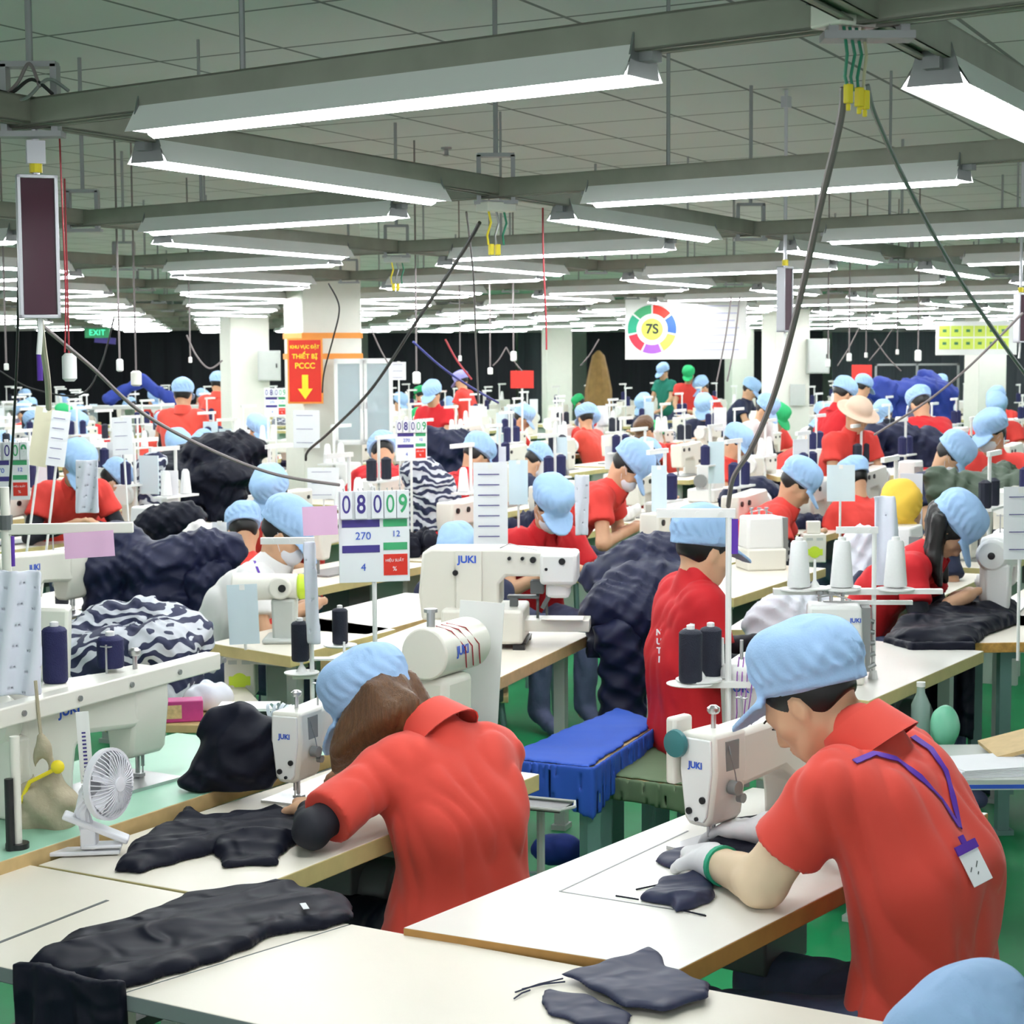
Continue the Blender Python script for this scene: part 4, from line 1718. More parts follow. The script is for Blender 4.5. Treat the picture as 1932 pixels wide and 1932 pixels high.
# ------------------------------------------------------------------ near machines
bz = math.atan2(md.y, md.x)
mm = lockstitch('cream sewing machine with teal knob in front of the man in the lanyard')
nd = AZ(1337, 1606, ZM)
mm.matrix_world = Matrix.Translation((nd.x, nd.y, ZM + .0002)) @ Matrix.Rotation(bz - .12, 4, 'Z') @ Matrix.Diagonal((.95, .90, .93, 1))
b = MB()
M = Matrix.Translation((-.052, .052, .262)) @ Matrix.Rotation(-math.pi / 2, 4, 'Y')
b.lathe([(.030, 0), (.034, .006), (.032, .016), (.012, .02)], 20, M)
put('tension_knob', b, mm, mats=TEAL)
b = MB()
b.box((-.02, .075, .24), (.07, .03, .16))
put('side_cover', b, mm, mats=ENAM, bevel=.008)
wm = lockstitch('cream sewing machine in front of the woman with long brown hair')
nd = AZ(557, 1512, ZN)
bz2 = math.atan2((wb - wa).y, (wb - wa).x)
wm.matrix_world = Matrix.Translation((nd.x, nd.y, ZN + .0002)) @ Matrix.Rotation(bz2 + .10, 4, 'Z') @ Matrix.Diagonal((.9, .80, .80, 1))
gm = lockstitch('beige sewing machine with blue lettering seen from behind on the green table')
nd = AZ(270, 1470, ZG)
gm.matrix_world = Matrix.Translation((nd.x, nd.y, ZG + .0002)) @ Matrix.Rotation(math.pi + math.atan2(gd.y, gd.x) - .05, 4, 'Z')

# cylinder arm at the far end of the woman's table, with white board
p = AY(835, 1400, 5.25)
t = thing('sewing_machine', 'white round ended machine behind the long brown hair', 'sewing machine', (p.x, p.y, ZN), math.atan2(.885, .466))
b = MB()
b.box((0, 0, .10), (.16, .12, .20))
put('machine_base', b, t, mats=ENAM, bevel=.02)
b = MB()
b.box((0, 0, -.385), (.30, .16, .77))
put('pedestal', b, t, mats=DKGREY)
b = MB()
b.cone((-.10, 0, .27), (.16, 0, .27), .075, n=28)
b.cone((.16, 0, .27), (.185, 0, .27), .075, .055, n=28)
put('machine_arm', b, t, mats=ENAM, bevel=.006)
put('lettering', LOGO, t, M=face_M((-.01, -.076, .275), (0, -1, 0.05)) @ Matrix.Scale(.9, 4))
b = MB()
for k in range(3):
    b.tube([(-.05 + k * .03, -.01, .345), (-.03 + k * .04, -.05, .33), (.0 + k * .04, -.078, .28), (.02 + k * .04, -.07, .22)], .002, 5)
put('thread', b, t, mats=REDC)
b = MB()
b.cone((-.06, 0, .34), (-.06, 0, .385), .012, n=10)
b.cone((-.06, 0, .385), (-.06, 0, .395), .02, n=10)
put('thread_post', b, t, mats=STEEL)
p = AY(905, 1350, 5.45)
sheet('tall white board standing at the end of the table behind the coral polo', (p.x, p.y, ZN + .20), (-.25, -1, .05), .135, .36, WHITE, 'white_board', tilt=-.05, thick=.004, cat='board')

# overlock head behind the man's machine
p = AZ(1402, 1455, ZM + .0)
t = thing('overlock_machine', 'small white overlock head with purple threads just behind the near sewing machine', 'sewing machine', (p.x + .03, p.y + .0, ZM), bz + .1)
b = MB()
b.box((0, 0, .055), (.20, .15, .11))
put('machine_base', b, t, mats=ENAM, bevel=.01)
b = MB()
b.box((.0, .0, .20), (.16, .14, .20), ry=-.12)
put('machine_body', b, t, mats=ENAMW, bevel=.022)
put('lettering', text_mesh('JUKI', .035, BLUEL), t, M=face_M((-.092, .0, .235), (-1, 0, .12)))
b = MB()
for k in range(4):
    b.tube([(-.06, -.02 + k * .013, .31), (-.09, -.03 + k * .014, .27), (-.10, -.03 + k * .013, .22), (-.095, -.02 + k * .010, .17), (-.06, -.03 + k * .02, .12)], .0018, 5)
put('thread', b, t, mats=mat('violet_thread', (.35, .12, .45), .6))
b = MB()
b.tube([(-.10, .05, .11), (-.13, .02, .13), (-.12, -.03, .12), (-.10, -.06, .14)], .004, 6)
b.cone((-.09, 0, .31), (-.09, 0, .36), .005, n=8)
put('looper_arm', b, t, mats=STEEL)

# boxy bartack machine on the second table
p = AZ(912, 1222, z)
t = thing('bartack_machine', 'large boxy cream bartack machine on the middle table', 'sewing machine', (p.x, p.y, .77), -.10)
b = MB()
b.box((0, .10, .085), (.31, .30, .13))
put('machine_base', b, t, mats=ENAM, bevel=.012)
b = MB()
for sx in (-.14, .14):
    for sy in (-.03, .22):
        b.box((sx, sy, .010), (.045, .045, .02))
b.box((0, .10, .020), (.33, .26, .006))
put('rubber_foot', b, t, mats=BLK)
b = MB()
b.prism([(-.24, .10), (-.10, .10), (.06, .155), (.06, .24), (.085, .27), (.22, .27), (.225, .245), (.33, .225), (.345, .25), (.345, .345), (.33, .36), (.06, .375), (-.20, .375), (-.235, .36), (-.25, .20)], .02, .20)
put('machine_arm', b, t, mats=ENAM, bevel=.016)
b = MB()
b.box((.285, .105, .30), (.14, .20, .12))
b.box((.28, .09, .215), (.09, .10, .06))
put('machine_head', b, t, mats=ENAMW, bevel=.014)
b = MB()
b.box((-.055, .012, .235), (.10, .012, .27))
put('front_cover', b, t, mats=ENAM, bevel=.004)
put('lettering', LOGO, t, M=face_M((-.06, .0045, .335), (0, -1, 0)) @ Matrix.Scale(.95, 4))
b = MB()
for x, zz, r in ((-.105, .285, .011), (.10, .34, .007), (.15, .34, .007), (.19, .335, .012), (.30, .33, .013), (.24, .30, .006)):
    b.cone((x, .02, zz), (x, -.004 if x < 0 else .0, zz), r, n=12)
put('screw_cap', b, t, mats=BLK)
b = MB()
b.box((.145, .09, .185), (.12, .05, .012))
b.box((.11, .08, .13), (.03, .04, .11))
b.box((.20, .08, .225), (.05, .06, .05))
b.box((.24, .06, .18), (.018, .03, .08), ry=.5)
b.cone((.20, .09, .08), (.20, .09, .22), .006, n=8)
b.cone((.235, .09, .10), (.235, .09, .22), .005, n=8)
put('clamp_mechanism', b, t, mats=DKGREY, bevel=.003)
b = MB()
b.box((.27, .10, .08), (.26, .13, .045))
b.box((.30, .04, .11), (.16, .10, .006))
put('work_bed', b, t, mats=ENAM, bevel=.006)
b = MB()
b.tube([(.06, .05, .375), (.10, .02, .395), (.20, .04, .37), (.25, .02, .33), (.235, .02, .26)], .0022, 5)
put('thread_guide', b, t, mats=STEEL)

# white shirt man's machine with yellow end cap
p = AZ(535, 1213, z)
t = thing('sewing_machine', 'cream machine with a yellow end cover below the man in white', 'sewing machine', (p.x, p.y, .77), 0)
b = MB()
b.box((0, .06, .01), (.16, .2, .02))
b.box((0, .06, .09), (.085, .12, .16), top=1.1)
put('machine_base', b, t, mats=GREYP, bevel=.01)
b = MB()
b.cone((-.20, .04, .215), (.055, .04, .215), .055, .05, n=24)
b.cone((-.01, .02, .215), (-.01, -.02, .215), .045, n=24)
put('machine_arm', b, t, mats=ENAM, bevel=.008)
b = MB()
b.cone((.055, .04, .215), (.105, .04, .215), .052, .044, n=24)
put('end_cover', b, t, mats=YELG, bevel=.01)
b = MB()
b.cone((-.0, -.02, .215), (-.0, -.026, .215), .015, n=14)
put('screw_cap', b, t, mats=BLK)

# square backs of machines
def boxm(label, px, py, zt, y, w, h, d, rz=0, screw=True, group=None, enam=None, cap=True):
    p = AY(px, py, y)
    t = thing('overlock_machine', label, 'sewing machine', (p.x, p.y, zt), rz, group)
    b = MB()
    b.box((0, 0, h * .2), (w * 1.05, d, h * .4))
    put('machine_base', b, t, mats=ENAM, bevel=.01)
    b = MB()
    b.box((0, 0, h * .68), (w, d * .8, h * .60), top=.94)
    put('machine_body', b, t, mats=enam or ENAMW, bevel=.014)
    b = MB()
    b.box((w * .55, 0, h * .55), (w * .16, d * .6, h * .8))
    for k in range(5):
        b.cone((w * .6, -.05 + .02 * k, h * (.2 + .14 * k)), (w * .72, -.05 + .02 * k, h * (.25 + .12 * k)), .008, n=8)
    put('looper_works', b, t, mats=STEELD)
    b = MB()
    for k in range(3):
        b.cone((-w * .25 + k * w * .2, 0, h), (-w * .25 + k * w * .2, 0, h * 1.1), .006, n=8)
        b.cone((-w * .25 + k * w * .2, 0, h * 1.1), (-w * .25 + k * w * .2, 0, h * 1.13), .012, n=8)
    b.tube([(-w * .3, 0, h * 1.05), (0, -.03, h * 1.1), (w * .3, 0, h * 1.02)], .003, 5)
    put('thread_guide', b, t, mats=STEEL)
    if cap:
        put('lettering', LOGO, t, M=face_M((w * .36, -d * .40 - .001, h * .80), (0, -1, 0)) @ Matrix.Scale(.5, 4))
    return t


boxm('boxy off-white overlock machine behind the light blue cap of the lanyard man', 1572, 1300, .77, 6.22, .19, .27, .18, rz=-.12)
boxm('square cream machine on the yellow edged table right of the bright red shirt', 1435, 1090, .77, 9.5, .20, .28, .2, rz=.2, cap=False)

# machine of the long haired woman at the right
lk = lockstitch('white sewing machine with big handwheel facing us beside the black haired woman', enam=ENAMW)
p = AY(1880, 1085, 8.2)
lk.matrix_world = Matrix.Translation((p.x + .05, p.y, .77)) @ Matrix.Rotation(math.radians(248), 4, 'Z') @ Matrix.Scale(1.1, 4)
q = p
table('cream table under the white machine of the black haired woman', rect((p.x + .28, p.y - .2), (.44, .9), 1.3, .62), .77, .045, LAM, PLY)
# machine on the left table
lk = lockstitch('cream sewing machine half hidden by the pink note at the far left', enam=ENAM)
p = AZ(140, 1158, .77)
lk.matrix_world = Matrix.Translation((p.x, p.y, .77)) @ Matrix.Rotation(math.radians(243), 4, 'Z')

# ------------------------------------------------------------------ rail and post on the green table
r0, r1 = AZ(-40, 1362, 1.07), AZ(402, 1246, 1.07)
rd = (r1 - r0).xy.normalized()
mid = (r0 + r1) / 2
t = thing('thread_rail', 'long white thread rail on a post above the green table', 'rail', (mid.x, mid.y, 1.07), math.atan2(rd.y, rd.x))
L = (r1 - r0).length
b = MB()
b.box((0, 0, 0), (L, .05, .046))
put('rail', b, t, mats=ENAM, bevel=.004)
b = MB()
for k in range(5):
    b.cone((-L / 2 + .12 + k * .2, -.025, 0), (-L / 2 + .12 + k * .2, -.030, 0), .007, n=10)
put('screw_cap', b, t, mats=STEELD)
pp = AZ(33, 1600, ZG)
lp = Matrix.Rotation(-math.atan2(rd.y, rd.x), 4, 'Z') @ Vector((pp.x - mid.x, pp.y - mid.y, 0))
b = MB()
b.cone((lp.x, lp.y, ZG - 1.07), (lp.x, lp.y, -.02), .011, n=14)
put('post', b, t, mats=ENAM)
b = MB()
b.cone((lp.x, lp.y, ZG - 1.07), (lp.x, lp.y, ZG - 1.07 + .012), .026, n=16)
b.cone((lp.x - .022, lp.y, ZG - 1.07), (lp.x - .022, lp.y, ZG - 1.07 + .16), .010, n=10)
put('post_foot', b, t, mats=BLK)


def on_rail(px, py):
    return AZ(px, py, 1.07 + .023)


p = on_rail(105, 1290)
put_spool(p, 'n', 'tall navy thread spool standing on the near end of the white rail', sc=1.0)
p = on_rail(209, 1262)
SPN2 = spool('short fat navy thread spool on the middle of the white rail', NAVYT, .085, .034, loc=p)

# ------------------------------------------------------------------ clip fan
p = AZ(170, 1612, ZN)
t = thing('clip_fan', 'white clip fan with round slotted guard standing on the cream table', 'fan', (p.x, p.y, ZN), 0)
b = MB()
b.box((-.01, 0, .008), (.155, .05, .010), rz=.12)
b.box((.03, 0, .022), (.085, .045, .008), rz=.12)
put('clip_lower', b, t, mats=FANW, bevel=.003)
b = MB()
b.box((.015, 0, .062), (.155, .045, .014), ry=.42, rz=.12)
b.box((.0, 0, .040), (.035, .04, .05))
put('clip_upper', b, t, mats=FANW, bevel=.004)
b = MB()
b.tube([(-.005, 0, .06), (-.015, -.005, .10), (-.005, -.012, .14), (.012, -.015, .165)], [.018, .017, .016, .017], 10)
put('neck', b, t, mats=FANW)
fan_c = Vector((.045, .0, .160))
fa = Vector((.90, -.42, .06)).normalized()
FM = Matrix.Translation(fan_c) @ frame_from(fa).to_4x4()
b = MB()
n = 40
for k in range(n):
    a = 2 * math.pi * k / n
    pr = [(.012, .030), (.040, .030), (.062, .022), (.076, .004)]
    pts = [FM @ Vector((r * math.cos(a + .2 * (.076 - r) * 8), r * math.sin(a + .2 * (.076 - r) * 8), zz)) for r, zz in pr]
    b.tube(pts, .0012, 4)
b.lathe([(.004, .029), (.016, .029), (.016, .034), (.003, .035)], 16, FM)
put('front_guard', b, t, mats=FANW)
b = MB()
for k in range(n):
    a = 2 * math.pi * k / n
    pr = [(.020, -.038), (.045, -.034), (.066, -.022), (.076, -.002)]
    pts = [FM @ Vector((r * math.cos(a), r * math.sin(a), zz)) for r, zz in pr]
    b.tube(pts, .0013, 4)
b.lathe([(.004, -.048), (.026, -.046), (.028, -.030), (.02, -.028), (.003, -.028)], 16, FM)
put('rear_guard', b, t, mats=FANW)
b = MB()
b.lathe([(.0745, -.008), (.080, -.008), (.081, .008), (.0745, .008), (.0745, -.008)], 36, FM)
put('rim', b, t, mats=FANW)
b = MB()
b.lathe([(.002, -.02), (.018, -.018), (.018, .012), (.002, .016)], 14, FM)
for k in range(5):
    a = 2 * math.pi * k / 5
    R5 = FM @ Matrix.Rotation(a, 4, 'Z')
    b.add([(.015, -.004, -.008), (.066, -.018, -.010), (.068, .020, .010), (.015, .010, .008), (.015, -.004, -.006), (.066, -.018, -.008), (.068, .020, .012), (.015, .010, .010)],
          [(0, 1, 2, 3), (4, 7, 6, 5), (0, 4, 5, 1), (1, 5, 6, 2), (2, 6, 7, 3), (3, 7, 4, 0)], R5)
put('blade', b, t, mats=FANW)

# beige bag hanging from the rail
p = AY(88, 1510, 4.22)
F = Field((-.12, -.10, -.16), (.12, .10, .20), .006)
F.ell((-.005, 0, -.03), (.072, .045, .082), k=.02)
F.ell((.03, -.01, -.02), (.045, .045, .055), k=.015)
F.cap((-.035, 0, .03), (-.015, 0, .15), .010, .006, k=.02)
F.cap((.04, 0, .03), (-.01, 0, .15), .010, .006, k=.02)
F.warp(lambda X, Y, Z: .006 * np.sin(X * 70 + Z * 35 + 2 * np.sin(Z * 25)) + .003 * np.sin(Z * 90 - X * 40))
t = put('cloth_bag', F.mesh('cloth_bag', BEIGE), loc=p, label='crumpled beige cloth bag hanging beside the white fan', cat='bag')
b = MB()
b.tube([(-.005, 0, .10), (-.012, 0, .19), (-.018, .0, .28)], .004, 6)
put('strap', b, t, mats=BEIGE)
b = MB()
b.ell((.035, -.03, .085), (.016, .012, .016))
b.tube([(-.055, -.03, .0), (-.03, -.03, .05), (.03, -.03, .08)], .005, 6)
put('yellow_tie', b, t, mats=YEL)
# ruler hanging in front of the green-table machine
p = AY(160, 1410, 4.28)
s = sheet('white ruler hanging upright beside the beige machine on the green table', p, (.1, -1, 0), .030, .17, WHITE, 'ruler', tilt=.05, thick=.002, cat='ruler')
b = MB()
for k in range(11):
    b.box((.0 , .035 - k * .009, .003), (.009, .004, .0004))
put('printed_marks', b, s, mats=IND)
# tissue box and parts on a low shelf behind
p = AY(350, 1335, 6.1)
t = thing('storage_shelf', 'small wooden shelf with green steel legs behind the beige machine', 'shelf', (p.x, p.y, 0), -.1)
b = MB()
b.box((0, .1, .66), (.5, .38, .03))
put('board', b, t, mats=PLY, bevel=.004)
for sx in (-.2, .2):
    for sy in (-.05, .26):
        b = MB()
        b.box((sx, sy, .32), (.03, .03, .65))
        put('leg', b, t, mats=LEGG)
b = MB()
b.box((0, 0, .035), (.14, .08, .07))
t = put('tissue_box', b, loc=(p.x - .01, p.y - .02, .676), rz=.2, mats=mat('magenta_card', (.50, .05, .22), .5, var=.3, scale=20), bevel=.003, label='small magenta printed box on the wooden shelf', cat='box')
b = MB()
b.box((-.03, -.0405, .035), (.06, .001, .045))
put('printed_panel', b, t, mats=mat('orange_cream_print', (.75, .50, .25), .5, var=.5, scale=60))
F = Field((-.10, -.08, -.01), (.12, .08, .12), .007)
F.ell((0, 0, .03), (.085, .055, .055), k=.02)
F.warp(folds(1.4, .006, 4))
put('plastic_bundle', F.mesh('plastic_bundle', PLASTIC), loc=(p.x + .05, p.y + .14, .69), label='crumpled bundle of milky plastic behind the magenta box', cat='plastic wrap')

# control box with lime sticker hanging under white shirt man's table
def ctrl_box(label, px, py, y, w=.12, h=.16, rz=0, sticker=True, col=None):
    p = AY(px, py, y)
    t = thing('control_box', label, 'control box', (p.x, p.y, p.z), rz)
    b = MB()
    b.box((0, .05, 0), (w, .1, h))
    b.box((0, .05, h / 2 + .035), (w * .6, .04, .07))
    put('housing', b, t, mats=col or ENAM, bevel=.006)
    if sticker:
        b = MB()
        b.cone((0, 0, -.02), (0, -.0015, -.02), w * .26, n=16)
        b.box((0, -.0008, -.02), (w * .7, .0012, h * .22))
        put('sticker', b, t, mats=YELG)
    b = MB()
    for k in (-1, 1):
        b.box((k * w * .22, -.001, h * .33), (w * .28, .002, h * .10))
    put('vent', b, t, mats=GREYP)
    return t


ctrl_box('cream control box with a lime sticker under the white polo man table', 452, 1275, 7.12)
ctrl_box('grey control cabinet right of the lime sticker box', 535, 1290, 7.25, .14, .17, sticker=False, col=GREYP)
ctrl_box('cream control box with a lime sticker under a middle table at the right', 1537, 1035, 10.3, .13, .16)

# ------------------------------------------------------------------ thread stands with spools
def stand_with(label, px, ytop, ybase, y, kinds, group=None, rz=0, lowz=.28, arm=.26, plate_dx=.09, ztab=None):
    top = AY(px, ytop, y)
    zt = .77 if ztab is None else ztab
    s = stand(label, top.x, top.y, zt, hgt=top.z - zt, rz=rz, arm=arm, plates=((-plate_dx, 0), (plate_dx, 0)), group=group, lowz=lowz)
    return s


top = AY(1375, 968, 4.72)
st = stand('white thread stand with black spools rising in front of the bright red shirt', top.x, top.y, ZM, hgt=top.z - ZM, rz=-.05, arm=.20, plates=((-.075, 0.0), (-.01, .08)), lowz=.245)
b = MB()
b.box((0, -.02, .01), (.10, .12, .03))
put('table_clamp', b, st, mats=STEELD)
zpl = ZM + .245 + .016
for (dx, dy, lab, sc) in ((-.100, -.03, 'larger black thread spool on the round white plate before the bright red shirt', 1.0), (-.040, .05, 'slimmer black thread spool beside the stand pole before the bright red shirt', .96)):
    put_spool((top.x + dx, top.y + dy, zpl - .008), 'b', lab, sc=sc)
for i, (dx, dy) in enumerate(((-.100, -.03), (-.040, .05))):
    b = MB()
    M = Matrix.Translation((dx, dy, .245 + .004))
    b.lathe([(.055, 0), (.060, .002), (.060, .004), (.02, .005)], 24, M)
    put('spool_plate', b, st, mats=WHITE)
b = MB()
b.box((.013, 0, top.z - ZM - .06), (.022, .004, .09))
put('tape', b, st, mats=PURP)

# stand behind the woman: two black cones on plates, white bag
t6 = AY(585, 1020, 6.2)
st = stand('white thread stand with plastic strips behind the light blue cap of the brown haired woman', t6.x, t6.y, 0, hgt=t6.z, arm=.18, plates=((-.035, 0), (.105, .05)), lowz=.80, rz=0)
put_spool(AY(567, 1249, 6.2), 'b', 'black thread spool left of the stand pole behind the woman cap')
pb = AY(642, 1216, 6.5)
put_spool(pb, 'b', 'black thread spool right of the stand pole behind the woman cap', sc=.93)
b = MB()
b.lathe([(.055, -.006), (.06, -.003), (.06, .0), (.02, .0)], 20)
put('spool_plate', b, st, loc=(pb.x - t6.x, pb.y - t6.y, pb.z), mats=WHITE)
b = MB()
b.box((.06, .02, pb.z - .004), (.14, .05, .006))
put('tray_arm', b, st, mats=ENAMW)


def plastic_strip(label, px0, py0, px1, py1, y, w0, w1, m=PLASTIC, seed=1):
    a, c = AY(px0, py0, y), AY(px1, py1, y)
    F = Field((min(a.x, c.x) - .1, y - .05, c.z - .02), (max(a.x, c.x) + .1, y + .05, a.z + .02), .007)
    X = F.ax[0][:, None, None]
    Y = F.ax[1][None, :, None]
    Z = F.ax[2][None, None, :]
    t = np.clip((a.z - Z) / (a.z - c.z), 0, 1)
    cx = a.x + (c.x - a.x) * t
    w = w0 + (w1 - w0) * t
    d = np.maximum(np.abs(X - cx) - w / 2, np.abs(Y - y - .012 * np.sin((X - cx) * 90 + seed + 3 * t)) - .007)
    F.D = np.maximum(np.maximum(d, Z - a.z), c.z - Z).astype(np.float32)
    o = put('plastic_bag', F.mesh('plastic_bag', m, (a.x, y, a.z)), loc=(a.x, y, a.z))
    return tag(o, label, 'plastic bag')


plastic_strip('white plastic strip hanging right of the white polo man', 583, 1022, 592, 1215, 6.15, .045, .05)
plastic_strip('large milky plastic bag hanging at the left edge above the rail', 15, 1075, 15, 1312, 4.25, .16, .16, seed=3)
plastic_strip('tall white plastic bag hanging from the thread stand at the middle left', 163, 868, 165, 968, 7.6, .095, .10, seed=5)
plastic_strip('long milky plastic bag hanging at the right before the black haired woman', 1668, 935, 1680, 1105, 6.35, .075, .10, seed=2)
plastic_strip('white plastic bag on the stand left of the red shirt bending over', 1098, 895, 1098, 1010, 8.4, .07, .06, seed=4)

# right stand with white cones
top = AY(1650, 1000, 6.25)
st = stand('white thread stand holding white thread cones above the boxy overlock', top.x, top.y, .77, hgt=top.z - .77, rz=-.04, arm=.14, plates=((-.20, 0), (-.10, 0.02)), lowz=.30)
b = MB()
b.box((-.13, 0, .300), (.42, .035, .02))
b.box((-.02, 0, .262), (.30, .02, .014))
put('crossbar', b, st, mats=ENAMW)
for px, lab in ((1507, 'white thread cone on the left of the tray at the right'), (1588, 'white thread cone in the middle of the tray at the right'), (1689, 'white thread cone at the right end of the tray at the right')):
    pb = AY(px, 1118, 6.25)
    put_spool((pb.x, pb.y, .77 + .312), 'w', lab, sc=1.08)
    b = MB()
    b.lathe([(.05, -.004), (.065, .0), (.065, .004), (.02, .006)], 22)
    put('spool_plate', b, st, loc=(pb.x - top.x, pb.y - top.y, .306), mats=WHITE)
b = MB()
b.box((0, -.012, .34), (.02, .004, .09))

# ------------------------------------------------------------------ number boards
def number_board(label, px, py, y, w, rz, nums=('08', '0', '09'), sc=1.0, group=None):
    p = AY(px, py, y)
    h = w * 1.5
    t = thing('number_board', label, 'number board', (p.x, p.y, p.z), rz, group)
    b = MB()
    b.box((0, 0, -.07 * h), (w, .006, h * .86))
    put('board', b, t, mats=PAPER, bevel=.001)
    y0 = -.0036

    def bar(x0, x1, z0, z1, m, n):
        b = MB()
        b.box(((x0 + x1) / 2, y0, (z0 + z1) / 2), (x1 - x0, .0015, z1 - z0))
        return put(n, b, t, mats=m)
    L, C, R = -w / 2 + .01, w * .10, w / 2 - .008
    bar(L, C - .006, .02 * h, .09 * h, IND, 'heading_bar')
    bar(L, C - .006, -.22 * h, -.15 * h, IND, 'heading_bar')
    bar(C + .006, R, .02 * h, .09 * h, GRN, 'heading_bar')
    bar(C + .006, R, -.20 * h, -.13 * h, GRN, 'heading_bar')
    bar(C + .006, R, -.44 * h, -.24 * h, REDS, 'red_panel')
    for x, z0, tx, m, s in ((L * .35, -.065 * h, '270', BLUEL, .10), (C * .5 + R * .55, -.05 * h, '12', BLUEL, .08), (L * .35, -.36 * h, '4', BLUEL, .10),
                            (C * .5 + R * .5, -.30 * h, 'HIỆU SUẤT', PAPER, .035), (C * .5 + R * .5, -.38 * h, '%', PAPER, .06)):
        put('lettering', text_mesh(tx, s * h, m), t, M=face_M((x, y0 - .0012, z0), (0, -1, 0)))
    # flip cards
    for (x, tx, m) in ((-.40, '0', IND), (-.19, '8', IND), (.04, '0', IND), (.22, '0', GRN), (.40, '9', GRN)):
        b = MB()
        b.box((x * w, -.012, .23 * h), (w * .17, .012, h * .26))
        c = put('flip_card', b, t, mats=PAPER, bevel=.0015)
        put('lettering', text_mesh(tx, .24 * h, m, bold=.0015 if tx in '89' else 0), c, M=face_M((x * w, -.0192, .23 * h), (0, -1, 0)) @ Matrix.Scale(.72, 4, (1, 0, 0)))
        b = MB()
        b.tube([(x * w - .008, -.014, .35 * h), (x * w - .008, -.01, .385 * h), (x * w - .008, .002, .375 * h)], .0018, 5)
        b.tube([(x * w + .008, -.014, .35 * h), (x * w + .008, -.01, .385 * h), (x * w + .008, .002, .375 * h)], .0018, 5)
        put('ring', b, t, mats=STEEL)
    b = MB()
    b.cone((w * .0, .012, -(p.z - .77)), (0, .012, h * .40), .008, n=8)
    put('pole', b, t, mats=ENAMW)
    return t


number_board('white production number board reading 08 0 09 in the middle', 706, 998, 6.1, .235, .22)
number_board('second production number board farther back beside the pillar cabinet', 776, 825, 11.2, .19, .22)
number_board('production number board cut off at the far left edge', 12, 880, 6.6, .16, .12)
number_board('distant production number board near the grey pillar', 520, 755, 17, .2, .1)

# ------------------------------------------------------------------ papers
D_ = (0, -1, .05)


def psheet(label, x0, y0, x1, y1, y, m, tilt=0, lines=0, pole=True, **k):
    a = AY((x0 + x1) / 2, (y0 + y1) / 2, y)
    o = sheet(label, a, k.pop('nrm', D_), (x1 - x0) * y / FPX, (y1 - y0) * y / FPX, m, tilt=tilt, lines=lines, **k)
    if pole:
        b = MB()
        hh = (y1 - y0) * y / FPX / 2
        b.cone((0, hh * .8, -.012), (0, -(a.z - .77) + .0, -.012 - .05 * (a.z - .77)), .006, n=8)
        b.box((0, hh * .9, -.006), (.02, .02, .016))
        put('holder_rod', b, o, mats=ENAMW)
    return o



psheet('pink paper note hanging beside the number board', 571, 955, 637, 1010, 6.0, PINK, .04, pole=False)
psheet('pink paper note hanging under the left thread stand', 121, 1003, 216, 1052, 5.13, PINK, .06, pole=False)
psheet('pale blue paper standing before the machine with yellow cover', 430, 1102, 488, 1216, 6.95, PAPERB, .04)
psheet('pale blue paper sheet hanging left of the navy collar worker', 960, 868, 996, 952, 9.3, PAPERB)
psheet('white paper sheet hanging left of the pale blue sheet in the middle', 893, 872, 958, 1035, 8.6, PAPER, lines=7)
psheet('pale blue paper sheet right of the round handwheel machine in the centre', 1229, 878, 1258, 965, 9.6, PAPERB)
psheet('pale blue paper hung at the square machine on the right', 1560, 877, 1613, 946, 9.2, PAPERB)
psheet('large white printed paper cut off at the right edge', 1893, 918, 1960, 1056, 6.6, PAPER, lines=4)
psheet('narrow white paper hanging before the far left tables', 212, 787, 250, 858, 10.5, PAPER, .04, lines=3)
psheet('cream folded cardboard sign in the left background', 60, 768, 96, 880, 8.6, mat('cream_card', (.72, .68, .50), .7), -.16)
psheet('white leaflet beside the cream cardboard sign at left', 92, 775, 128, 880, 8.5, PAPER, -.14, lines=5)
psheet('white notice sheet on the thread stand beside the grey pillar', 400, 985, 428, 1030, 8.4, PAPER)
psheet('white notice fixed low on the big pillar', 551, 774, 606, 845, 14.82, PAPER, lines=3, pole=False, nrm=(-.35, -1, 0))
psheet('printed sheet with small pictures below the pillar notice', 580, 882, 640, 942, 12.5, PAPER, lines=3)
# purple tape marks on stands
for i, (px, py, y, h_, lab) in enumerate(((22, 1040, 5.2, .085, 'purple tape strip hanging at the left edge'), (75, 690, 5.6, .09, 'blue plastic tube hanging below the near maroon panel'))):
    p = AY(px, py, y)
    b = MB()
    b.cone((0, 0, -h_ / 2), (0, 0, h_ / 2), .009, n=10)
    put('marker_strip', b, loc=p, mats=PURP, label=lab, cat='marker')

# left thread stand with long bars
p = AY(45, 985, 5.15)
t = thing('thread_stand', 'left thread stand with long beige crossbar above the pink note', 'thread stand', (p.x, p.y, .77), .12)
b = MB()
b.box((.12, 0, p.z - .77 - .02), (.36, .02, .03))
put('crossbar', b, t, mats=ENAM, bevel=.003)
b = MB()
b.cone((-.05, 0, 0), (-.05, 0, .75), .013, n=12)
put('pole', b, t, mats=ENAM)
b = MB()
b.tube([(-.05, 0, .60), (-.06, 0, .72), (-.09, 0, .80), (-.12, 0, .95)], .006, 8)
b.cone((-.05, 0, p.z - .79), (-.05, 0, p.z - .77 + .02), .02, n=10)
put('cable_holder', b, t, mats=DKGREY)
b = MB()
b.box((.03, .05, .30), (.16, .10, .22), ry=.05)
b.cone((.05, 0, .22), (.05, -.03, .22), .02, n=12)
put('bobbin_winder', b, t, mats=ENAM, bevel=.01)
put_spool(AZ(117, 1142, .772), 'b', 'slim black spool before the far left machine')
